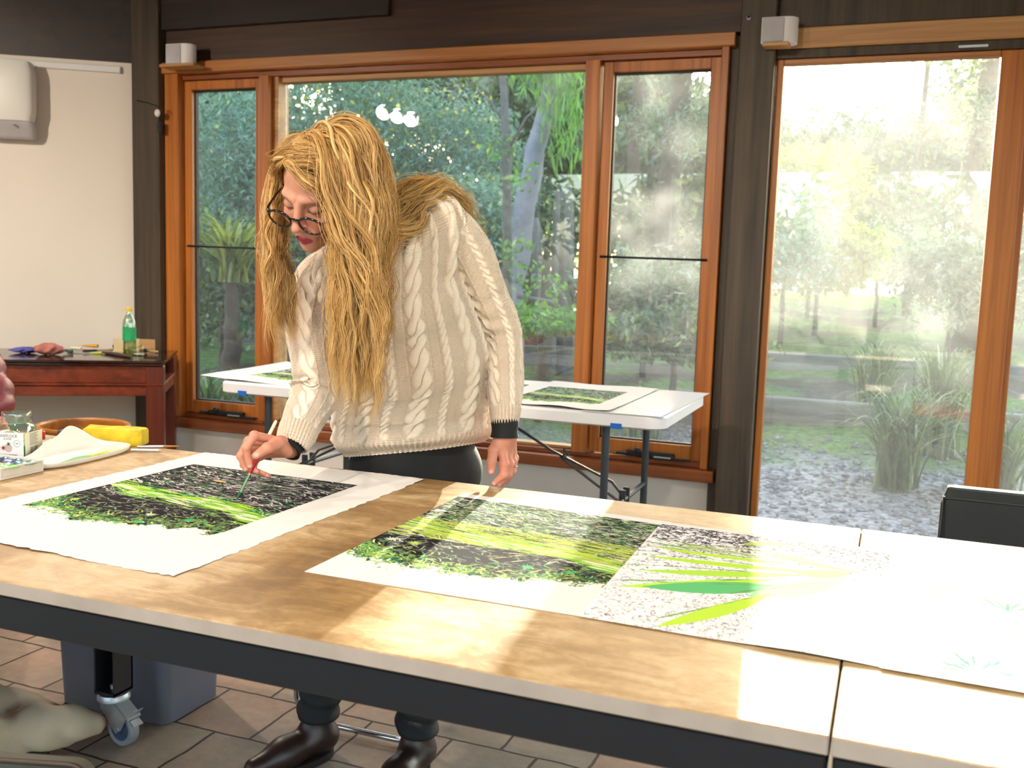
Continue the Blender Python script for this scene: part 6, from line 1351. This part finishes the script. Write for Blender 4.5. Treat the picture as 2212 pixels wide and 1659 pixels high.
# ---- long wavy blonde hair
def hair():
    r = np.random.default_rng(31); N = 780; pts = []
    cE = np.array([0, -.012, .034])*HS; rE = np.array([.074, .096, .087])*HS
    while len(pts) < N:
        d = r.normal(size=3); d /= np.linalg.norm(d); p = cE+rE*d; x, y, z = p
        ok = (z > .082+.35*max(0, abs(x)-.045)*0) or (y < .030-.25*max(0, .05-z) and z > -.02) or (y < -.045 and z > -.07)
        if y > .035 and z < .088+(.012 if x > .03 else 0): ok = False
        if ok: pts.append(p)
    Pl = np.array(pts); K = 34; PART = .026
    side = np.where(Pl[:, 0]+r.normal(0, .004, N) > PART+.012*np.sin(Pl[:, 1]*60), 1., -1.); back = np.clip((-Pl[:, 1]+.0)/.08, 0, 1)
    D = np.stack([side*(1-.25*back), .22*(1-back)-.35*back, 0*back], 1)+r.normal(0, .10, (N, 3))
    nrm = (Pl-cE)/rE**2; nrm /= np.linalg.norm(nrm, axis=1)[:, None]; D -= (D*nrm).sum(1)[:, None]*nrm; D += nrm*.01; D /= np.linalg.norm(D, axis=1)[:, None]
    lay = (.001+.010*r.random(N)**1.2)*np.where(side > 0, .5, 1); st = .0132; X = H2W(Pl); D = D @ HR.T; path = [X]
    cW = HO+HR @ cE
    L = .37+.17*r.random(N); tgt = np.where(side > 0, 572+r.random(N)*70, 716+112*r.random(N)**.9)
    for k in range(1, K):
        g = min(.42, .10+.02*k); D = D*(1-g)+np.array([0, 0, -1.])*g; D /= np.linalg.norm(D, axis=1)[:, None]
        Xn = X+D*(L/(K-1))[:, None]
        q = (Xn-cW) @ HR; R_ = rE+lay[:, None]+.001; m = np.sqrt(((q/R_)**2).sum(1)); ins = m < 1
        q2 = q/np.maximum(m, 1e-6)[:, None]; Xn = np.where(ins[:, None], cW+q2 @ HR.T, Xn)
        if k > 9:
            tx = np.array([P(a_, 600, b_)[0] for a_, b_ in zip(tgt, Xn[:, 1])]) if k % 3 == 0 or k == 10 else tx
            free = np.clip((k-9)/12, 0, 1); Xn[:, 0] += np.clip(tx-Xn[:, 0], -.05, .05)*.13*free
        Xf = Xn.copy(); q = (Xn-HO) @ HR; lim = np.where(side > 0, .060, .058)+lay*.5; fz = (q[:, 1] > .0) & (q[:, 2] < .064-.2*np.clip(.03-q[:, 1], 0, 1)) & (q[:, 2] > -.16) & (np.abs(q[:, 0]) < lim)
        q[:, 0] = np.where(fz, q[:, 0]+side*np.minimum(.0075, lim-np.abs(q[:, 0])*np.sign(q[:, 0]*side)), q[:, 0]); Xn = q @ HR.T+HO
        for a, b, rad in ((chst, bel, .150), (nb, chst, .10), (shR, elR, .062), (shR, shL, .065)):
            ab = b-a; t = np.clip(((Xn-a) @ ab)/(ab @ ab), 0, 1); c = a+t[:, None]*ab; v = Xn-c; dd = np.linalg.norm(v, axis=1); rr = rad+lay*.6; i2 = dd < rr
            Xn = np.where(i2[:, None], c+v/dd[:, None]*rr[:, None], Xn)
        D = (Xn-X)*.35+(Xf-X)*.65; D /= np.linalg.norm(D, axis=1)[:, None]+1e-9; X = Xn; path.append(X)
    PT = np.stack(path, 1)                                        # N,K,3
    loc = W2H(PT); face_ = ((loc[..., 1] > .045) & (np.abs(loc[..., 0]) < .046) & (loc[..., 2] < .045)).sum(1) > 1
    sx, sy = proj(PT); fp = [(598, 388), (640, 396), (690, 422), (712, 455), (714, 500), (704, 545), (685, 555), (660, 535), (640, 508), (606, 470), (594, 440)]; poly_hit = np.zeros(sx.shape, bool)
    for i in range(len(fp)):
        (xa, ya), (xb, yb) = fp[i], fp[i-1]; poly_hit ^= ((ya > sy) != (yb > sy)) & (sx < (xb-xa)*(sy-ya)/(yb-ya+1e-9)+xa)
    poly_hit = (poly_hit & (loc[..., 1] > -.02)).sum(1) > 1
    keep = ~(face_ | poly_hit | (sx < 558).any(1) | ((sx > 842) & (sy > 430)).any(1) | (sy < 246).any(1) | ((sx < 655) & (sy < 270)).any(1) | ((sx < 600) & (sy < 305)).any(1))
    PT = PT[keep]; lay = lay[keep]; Lk = L[keep]
    # locks swept from the back of the head over her left shoulder
    gd = []
    def spl(P_): 
        P_ = np.array(P_); return ring_interp(P_, K)
    h0 = [H2W((-.045, -.085, .045)), H2W((-.02, -.100, .02)), H2W((-.055, -.075, .0)), H2W((-.06, -.05, .06))]
    routes = [[P(838, 438, 1.98), P(880, 414, 2.08), P(935, 414, 2.14), P(972, 440, 2.20), P(1002, 492, 2.27)], [P(815, 470, 1.96), P(862, 462, 2.03), P(908, 448, 2.06), P(950, 428, 2.13), P(988, 460, 2.22), P(1020, 520, 2.28)], [P(820, 430, 1.98), P(868, 420, 2.08), P(915, 424, 2.12), P(960, 440, 2.17), P(990, 480, 2.23)],
              [P(812, 452, 1.95), P(840, 500, 1.95), P(880, 492, 2.0), P(925, 445, 2.09), P(965, 445, 2.16)], [P(800, 400, 1.97), P(826, 470, 1.93), P(822, 560, 1.90), P(812, 650, 1.92), P(818, 720, 1.96)], [P(790, 420, 1.95), P(812, 500, 1.90), P(800, 600, 1.90), P(822, 690, 1.93), P(806, 780, 1.98)]]
    for i, rt in enumerate(routes):
        for q in range(26 if i < 4 else 22):
            s = h0[r.integers(0, 4)]+r.normal(0, .012, 3); off = r.normal(0, .008, 3); gd.append(spl([s]+[p+off*(1+.3*j)+(0, 0, .004) for j, p in enumerate(rt)]))
    # fringe swept from the parting across the forehead, and the lock in front of her right ear
    for q in range(120):
        f = r.random(); o = lambda s=.004: r.normal(0, s, 3)
        dn = [P(736+28*f, 500, 1.83), P(730+50*f, 600, 1.85), P(742+60*f+r.normal(0, 8), 690+70*f, 1.89)]
        gd.append(spl([H2W((.028+.004*f, .055-.07*f, .094+.010*f)), H2W((.008, .070-.055*f, .100+.003*f)+o()), H2W((-.038, .062-.05*f, .104)+o(.003)), H2W((-.078-.006*f, .046-.04*f, .084)+o(.004)), H2W((-.100-.006*f, .036-.03*f, .026)+o(.005))]+[p+o(.010) for p in dn]))
    for q in range(70):
        f = r.random(); o = lambda s=.004: r.normal(0, s, 3)
        gd.append(spl([H2W((.030, .055-.08*f, .098+.012*f)), H2W((.052, .062-.06*f, .082)+o()), H2W((.074+.006*f, .034-.03*f, .045)+o()), H2W((.080+.006*f, .018-.025*f, .0)+o(.005)), P(578+26*f, 520, 1.84+.04*f)+o(.006), P(584+40*f, 610, 1.86+.03*f)+o(.008), P(594+46*f, 690+50*f, 1.88)+o(.010)]))
    for q in range(4):       # loose wisps across the forehead
        f = r.random(); o = lambda s=.003: r.normal(0, s, 3)
        gd.append(spl([H2W((.026, .062, .098)), H2W((.004, .078, .104)+o()), H2W((-.024, .086-.01*f, .088-.010*f)+o()), H2W((-.054, .080, .070-.02*f)+o()), H2W((-.066, .066, .040)+o()), H2W((-.072, .050, .0)+o())]))
    gd = [g for g in gd if (proj(g)[1].min() > 246) and (proj(g)[0].min() > 557) and not ((proj(g)[0] < 650) & (proj(g)[1] < 268)).any()]
    nb_ = len(gd); PT = np.concatenate([PT, np.array(gd)]); lay = np.concatenate([lay, np.full(nb_, .01)])
    # add waves to every lock, then split it into single strands
    n = len(PT); u = np.linspace(0, 1, K); arc = np.concatenate([np.zeros((n, 1)), np.cumsum(np.linalg.norm(np.diff(PT, axis=1), axis=2), 1)], 1)
    amp = (.0030+.0065*r.random(n))[:, None]*np.clip(u*1.8-.15, .08, 1)[None]; lam = .085+.06*r.random(n)[:, None]; ph = r.random((n, 1))*6.3
    e1 = r.normal(size=(n, 1, 3)); e1[..., 2] *= .2; e1 /= np.linalg.norm(e1, axis=2)[..., None]; e2 = np.cross(e1, [0, 0, 1.])
    PT = PT+e1*(amp*np.sin(arc*2*PI/lam+ph))[..., None]+e2*(amp*.7*np.sin(arc*2*PI/lam*1.13+ph+1.4))[..., None]
    M_ = 16; S = n*M_; cid = np.repeat(np.arange(n), M_); Pp = PT[cid]; a = arc[cid]
    oa = r.normal(0, 1, (S, 1, 3)); rad = (.0022+.0055*np.clip(u*3, 0, 1)*(1-.6*u**3))[None, :, None]*(.5+.9*r.random((n, 1, 1)))[cid]
    am = (.0004+.0013*r.random((S, 1)))*np.clip(u*2, .15, 1.4)[None]; lm_ = .06+.07*r.random((S, 1)); p2 = r.random((S, 1))*6.3
    Pp = Pp+oa*rad+e1[cid]*(am*np.sin(a*2*PI/lm_+p2))[..., None]+e2[cid]*(am*np.cos(a*2*PI/lm_*.9+p2))[..., None]
    fly = r.random(S) < .035; Pp[fly] += (r.normal(0, .010, (fly.sum(), 1, 3))*u[None, :, None]*1.6)
    q = (Pp-cW) @ HR; m = np.sqrt(((q/(rE+.002))**2).sum(2)); ins = m < 1; q = np.where(ins[..., None], q/np.maximum(m, 1e-6)[..., None], q); Pp = np.where(ins[..., None], cW+q @ HR.T, Pp)
    cut = 1-.25*r.random(S)**2
    # thin tubes, three sides
    T = np.gradient(Pp, axis=1); T /= np.linalg.norm(T, axis=2)[..., None]+1e-9; ref = np.array([.3, -.5, .2]); A = np.cross(T, ref); A /= np.linalg.norm(A, axis=2)[..., None]+1e-9; B = np.cross(T, A)
    w = (.00032+.00036*r.random((S, 1)))*np.clip((cut[:, None]-u[None])*12, .08, 1); w = w[..., None]
    V = np.stack([Pp+A*w*math.cos(t)+B*w*math.sin(t) for t in (0, 2.094, 4.189)], 2).reshape(-1, 3)
    i0 = (np.arange(S)[:, None]*K+np.arange(K-1)[None])[..., None]*3; j = np.arange(3)[None, None]; jn = (j+1) % 3
    Q = np.stack([i0+j, i0+jn, i0+3+jn, i0+3+j], -1).reshape(-1, 4)
    cr = r.random(n)[cid]; col = np.clip(cr*.7+.3*r.random(S), 0, 1); rnd = (np.repeat(col[:, None], K, 1)*.8+.2*u[None]*(.5+.5*np.sin(a*60+p2))).reshape(-1)
    rnd = np.repeat(rnd, 3)
    # the soft body of every lock, streaked lengthways
    NS = 9; T = np.gradient(PT, axis=1); T /= np.linalg.norm(T, axis=2)[..., None]+1e-9; A = np.cross(T, ref); A /= np.linalg.norm(A, axis=2)[..., None]+1e-9; B = np.cross(T, A)
    rc = (.0036*np.clip(u*5+.45, 0, 1)*np.clip((.93-u)*2.2, .0, 1)**.8)[None]*(.6+.6*r.random((n, 1))); q = (PT-cW) @ HR; m = np.sqrt(((q/(rE+.004))**2).sum(2)); rc = np.where(m < 1, rc*.5, rc)[..., None]
    rj = (.72+.5*r.random((n, NS)))
    V2_ = np.stack([PT+(A*math.cos(2*PI*t/NS)+B*math.sin(2*PI*t/NS))*rc*rj[:, t][:, None, None] for t in range(NS)], 2).reshape(-1, 3)
    i0 = (np.arange(n)[:, None]*K+np.arange(K-1)[None])[..., None]*NS; j = np.arange(NS)[None, None]; jn = (j+1) % NS
    Q2_ = np.stack([i0+j, i0+jn, i0+NS+jn, i0+NS+j], -1).reshape(-1, 4)
    c2 = np.clip(r.random(n)[:, None, None]*.35+.55*r.random((n, 1, NS))+.1*np.sin(arc[..., None]*50+6*r.random((n, 1, NS))), 0, 1); c2 = np.broadcast_to(c2, (n, K, NS)).reshape(-1)*.85
    return np.concatenate([V, V2_]), np.concatenate([Q, Q2_+len(V)]), np.concatenate([rnd, c2]), cE, rE
Vh_, Qh_, Rh_, cE, rE = hair()
def hair_mat():
    t = NT('wavy_blonde_hair'); n = t.n; n.remove(t.b); a = t.node('ShaderNodeAttribute', attribute_name='rnd')
    c = t.ramp(a.outputs['Fac'], [(.05, 'B88848'), (.35, 'DEB06A'), (.65, 'EDC888'), (.95, 'FCECC4')])
    df = t.node('ShaderNodeBsdfDiffuse'); tl = t.node('ShaderNodeBsdfTranslucent'); gl_ = t.node('ShaderNodeBsdfGlossy'); gl_.inputs['Roughness'].default_value = .38
    t.l.new(c, df.inputs[0]); t.l.new(c, tl.inputs[0]); t.l.new(t.mix(.4, c, 'FFFFFF'), gl_.inputs[0])
    m = t.node('ShaderNodeMixShader'); m.inputs[0].default_value = .32; t.l.new(df.outputs[0], m.inputs[1]); t.l.new(tl.outputs[0], m.inputs[2])
    m2 = t.node('ShaderNodeMixShader'); m2.inputs[0].default_value = .09; t.l.new(m.outputs[0], m2.inputs[1]); t.l.new(gl_.outputs[0], m2.inputs[2]); t.l.new(m2.outputs[0], t.out.inputs[0]); return t.m
hm = hair_mat(); ho = npmesh('hair', Vh_, Qh_, hm, woman, True, {'rnd': Rh_})
nu, nv = 72, 40; vs = []; 
for i in range(nv+1):
    for j in range(nu):
        t_ = PI*i/nv; a_ = 2*PI*j/nu; vs.append((cE[0]+(rE[0]+.002)*math.sin(t_)*math.cos(a_), cE[1]+(rE[1]+.002)*math.sin(t_)*math.sin(a_), cE[2]+(rE[2]+.002)*math.cos(t_)))
vs = np.array(vs); fq = []
for i in range(nv):
    for j in range(nu):
        k = (i*nu+j, (i+1)*nu+j, (i+1)*nu+(j+1) % nu, i*nu+(j+1) % nu); c = vs[list(k)].mean(0)
        if not ((c[1] > .028 and c[2] < .092) or (c[1] > -.04 and c[2] < .0) or c[2] < -.06): fq.append(k)
npmesh('scalp_hair', H2W(vs), np.array(fq), mat('hair_roots', 'A07444', .8, var=.25, vs=60), ho, True)

# ================================================================ the seated person at the left edge (only a sleeve, fingertips and the legs are in view)
sitter = thing('person', 'seated person in maroon puffer jacket and cream trousers, mostly cut off at the left edge', 'person', (-2.95, 2.35, 0))
shA, elA, wrA = P(-95, 650, 2.45), P(-22, 860, 2.42), P(-60, 925, 2.30)
hipS = np.array([-3.0, 2.35, .50]); neS = np.array([-2.98, 2.38, 1.08]); hdS = np.array([-2.93, 2.33, 1.27])
k1 = np.array([-2.62, 1.95, .42]); k2 = np.array([-2.58, 2.12, .42])
g1 = [k1, PZ(-70, 1590, .12), PZ(0, 1592, .075), PZ(85, 1572, .080), PZ(150, 1566, .072), PZ(206, 1562, .062)]; g2_ = [k2, PZ(-60, 1525, .14), PZ(10, 1530, .10), PZ(70, 1540, .085), PZ(120, 1552, .07)]
def sbody(G):
    d = ellip(G, hdS+(-.01, 0, .02), (.06, .06, .07))
    for a, b, r1, r2 in ((hdS, neS, .055, .06), (neS, hipS, .11, .13), (shA, elA, .045, .036), (elA, wrA, .036, .026), (neS, shA, .06, .05), (hipS, k1, .08, .05), (hipS, k2, .08, .05))+tuple((p, q, .022, .016) for p, q in zip(g1[:-1], g1[1:]))+tuple((p, q, .028, .022) for p, q in zip(g2_[:-1], g2_[1:]))+((g1[-1], g1[-1]+(-.02, .07, -.02), .016, .020),):
        d = smin(d, caps(G, a, b, r1, r2), .03)
    return d
Va, Fa = surfnets(sbody, (-3.25, 1.6, .0), (-1.7, 2.7, 1.45), .014)
fch = []
for k, (dy_, dz) in enumerate(((0, 0), (.018, -.006), (.036, -.014), (.052, -.024))):
    m0 = P(-40, 915, 2.26)+(0, dy_, dz); fch.append([(m0, .0105), (P(-16, 903+k*6, 2.23)+(0, dy_, dz), .0095), (P(4-k*6, 906+k*7, 2.215)+(0, dy_, dz), .0082), (P(7-k*6, 917+k*7, 2.205)+(0, dy_, dz), .0065)])
fch.append([(P(-50, 935, 2.24), .013), (P(-28, 940, 2.21), .0115), (P(-12, 934, 2.195), .0085)])
Vf, Ff, Cf = hand(fch, [(wrA, P(-40, 920, 2.27), .022, .018), (wrA, P(-42, 928, 2.30), .022, .016)], None, .006, .002)
f2 = np.array([.93, -.22, -.30]); f2 /= np.linalg.norm(f2); x2 = np.cross(f2, [0, 0, 1.]); x2 /= np.linalg.norm(x2); R2 = np.stack([x2, f2, np.cross(x2, f2)], 1); Lh = W2H(Vh); kf = (Lh[Fh][..., 2].min(1) > -.125)
V, F_, C = joinm([(Va, Fa, np.tile(SKIN, (len(Va), 1))), (Vf, Ff, Cf), ((Lh*1.02) @ R2.T+hdS, Fh[kf], Ch)]); npmesh('body', V, F_, skm.m, sitter, True, {'skin': C})
def jacket(G):
    d = caps(G, neS, hipS+(0, 0, .02), .16, .19)
    for a, b, r1, r2 in ((neS, shA, .09, .085), (shA, elA, .082, .070), (elA, wrA, .066, .045)): d = smin(d, caps(G, a, b, r1, r2), .03)
    ab = elA-shA; t = ((G-shA) @ (ab/np.linalg.norm(ab)).astype(np.float32)); puff = .012*np.abs(np.sin(t*PI/.075)); pt = .012*np.abs(np.sin((G[..., 2])*PI/.075))
    return d-np.where(G[..., 0] > -2.80, puff, pt)+.006
Vj, Fj = surfnets(jacket, (-3.35, 1.95, .4), (-2.2, 2.75, 1.25), .009)
npmesh('puffer_jacket', Vj, Fj, mat('maroon_nylon', '7C3038', .45, var=.12, vs=30, bump=.002, bs=40), sitter, True)
def strous(G):
    d = None
    for g, rr in ((g1, (.075, .062, .050, .056, .046, .026)), (g2_, (.075, .058, .050, .045, .03))):
        for a, b, ra, rb in zip(g[:-1], g[1:], rr[:-1], rr[1:]): c = caps(G, a, b, ra, rb); d = c if d is None else smin(d, c, .012)
    for k in (k1, k2): d = smin(d, caps(G, hipS, k, .11, .075), .02)
    p = G; d = d-.0035*np.sin(p[..., 0]*95+p[..., 2]*60+p[..., 1]*20); return np.maximum(d, .006-G[..., 2])
Vs_, Fs_ = surfnets(strous, (-3.3, 1.30, -.01), (-1.72, 2.7, .76), .008)
npmesh('trousers', Vs_, Fs_, mat('cream_cotton', 'C9BBA4', .8, var=.08, vs=14, bump=.0015, bs=40), sitter, True)
hv = MB().ell(tuple(hdS+(-.030, .01, .060)), (.098, .094, .088), 24, 14); obj('hair', hv, mat('brown_hair', '4A3424', .6), sitter, True)
a = PZ(70, 1630, .02); o = obj('black_shoe', MB().ell((a[0]-.03, a[1], .028), (.075, .035, .027), 16, 10), M['black'], None, True); tag(o, 'black shoe lying on the pavers under the cream trouser leg', 'shoe')
# stool for the sitter
t = thing('wooden_stool', 'wooden stool under the seated person, out of view at the left', 'stool', (-3.0, 2.35, 0)); obj('seat', MB().lathe([(.17, .355), (.18, .36), (.18, .385), (.17, .39)], (-3.0, 2.35, 0), 24), M['mahog_x'], t, True, angle=40)
for k in range(4): a_ = PI/4+k*PI/2; obj('leg', MB().tube([(-3.0+.11*math.cos(a_), 2.35+.11*math.sin(a_), .356), (-3.0+.16*math.cos(a_), 2.35+.16*math.sin(a_), 0)], .014, 8), M['mahog_z'], t, True, angle=40)
# ================================================================ light
sun = bpy.data.lights.new('sun', 'SUN'); sun.energy = SUN_E = 30.0; sun.color = (1.0, .90, .74); sun.angle = math.radians(.55)
so = bpy.data.objects.new('sun', sun); COL.objects.link(so); so.rotation_euler = Vector(tuple(SUN)).to_track_quat('Z', 'Y').to_euler()
wd = bpy.data.worlds.new('sky'); scene.world = wd; wd.use_nodes = True; nt = wd.node_tree; bg = nt.nodes['Background']
sky = nt.nodes.new('ShaderNodeTexSky'); sky.sky_type = 'NISHITA'; sky.sun_disc = False; sky.sun_elevation = math.asin(SUN[2]); sky.sun_rotation = math.atan2(SUN[0], SUN[1]); sky.air_density = 1.0; sky.dust_density = 2.5; sky.ozone_density = 1.0
mx = nt.nodes.new('ShaderNodeMix'); mx.data_type = 'RGBA'; mx.inputs[0].default_value = .45; mx.inputs[7].default_value = (.25, .27, .30, 1)
nt.links.new(sky.outputs[0], mx.inputs[6]); nt.links.new(mx.outputs[2], bg.inputs[0]); bg.inputs[1].default_value = 2.6
# ceiling spotlights: the left-wall three are the studio's, the rest added to brighten
lens = glow('lamp_lens', (1.0, .93, .82), 14.0)
def spot(x, y, z, tgt, watt, size, label, col=(1, .86, .70)):
    t = thing('ceiling_spotlight', label, 'lamp', (x, y, z+.10), 'studio ceiling spotlights')
    d = Vector((tgt[0]-x, tgt[1]-y, tgt[2]-z)).normalized(); q = d.to_track_quat('-Z', 'Y').to_matrix().to_4x4(); Mx = Matrix.Translation((x, y, z)) @ q
    obj('lamp_can', MB().lathe([(.048, .0), (.050, .01), (.050, .09), (.03, .11)], n=20, cap=False).move(Mx), M['offwhite'], t, True, angle=40)
    obj('lens', MB().lathe([(.045, .012), (.045, .018)], n=20).move(Mx), lens, t)
    obj('stem', MB().tube([(x, y, z+.09), (x, y, 2.918)], .010, 8), M['offwhite'], t, True)
    l = bpy.data.lights.new('spot', 'SPOT'); l.energy = watt; l.color = col; l.spot_size = math.radians(size); l.spot_blend = .6; l.shadow_soft_size = .06
    lo = bpy.data.objects.new('lamp_light', l); COL.objects.link(lo); lo.matrix_world = Matrix.Translation((x, y, z)) @ Matrix.Translation(d*-.005) @ q
for i, (x, y) in enumerate(((-4.15, 1.72), (-4.12, 1.52), (-4.09, 1.33))): spot(x, y, 2.5, (-4.6+.2*i, 3.6, 1.2), 100, 100, ['ceiling spotlight nearest the windows, aimed at the left wall', 'middle ceiling spotlight of the three near the left wall', 'third ceiling spotlight from the windows near the left wall'][i])
for i, (x, y, tx, ty, w_) in enumerate(((-2.6, .1, -1.5, 1.9, 135), (-1.3, -.2, -1.1, 1.9, 190), (.2, .0, -.6, 1.8, 150), (-3.2, 1.95, -2.2, 2.6, 100), (-1.6, 3.0, -1.9, 3.9, 36))):  # five unseen spotlights added to brighten the table and room
    spot(x, y, 2.80 if i > 2 else 2.62, (tx, ty, .8), w_, 100, ['added ceiling spotlight over the near left of the room', 'added ceiling spotlight behind the photographer', 'added ceiling spotlight over the near right of the room', 'added ceiling spotlight above the table end', 'added ceiling spotlight above the folding table'][i])
spot(-3.55, 3.45, 2.62, (-1.75, 1.85, 0), 150, 75, 'added fill spotlight in the corner by the left post')  # unseen lamp added to light the floor under the table
import gc
for nm_ in ('Vh_', 'Qh_', 'Rh_', 'V', 'Q', 'R', 'A', 'V_', 'F_', 'C', 'Vn', 'Fn', 'Un', 'Hn', 'V1', 'V2', 'V3', 'F1', 'F2', 'F3', 'U1', 'U2', 'U3', 'H1', 'H2', 'H3', 'Vb', 'Vt', 'Vj', 'Vs_', 'Vv', 'Fq'):
    if nm_ != 'R': globals().pop(nm_, None)
gc.collect()
# ================================================================ camera
cam = bpy.data.cameras.new('camera'); co = bpy.data.objects.new('camera', cam); COL.objects.link(co); scene.camera = co
cam.sensor_width = 36; cam.lens = FPX/2212*36; cam.clip_start = .05; cam.clip_end = 300
R = Matrix(((RM[0][0], -RM[0][1], -RM[0][2]), (RM[1][0], -RM[1][1], -RM[1][2]), (RM[2][0], -RM[2][1], -RM[2][2])))
co.matrix_world = Matrix.Translation((0, 0, CAMH)) @ R.to_4x4()
cam.dof.use_dof = True; cam.dof.focus_distance = 2.25; cam.dof.aperture_fstop = 6.3
vs_ = scene.view_settings; vs_.view_transform = 'Standard'; vs_.look = 'None'; vs_.exposure = 0.06; vs_.gamma = 1; vs_.use_curve_mapping = False
cy = scene.cycles; cy.use_denoising = True; cy.max_bounces = 7; cy.diffuse_bounces = 3; cy.transparent_max_bounces = 14; cy.use_adaptive_sampling = True; cy.adaptive_threshold = .07; cy.adaptive_min_samples = 12; cy.sample_clamp_indirect = 6; cy.caustics_reflective = False; cy.caustics_refractive = False
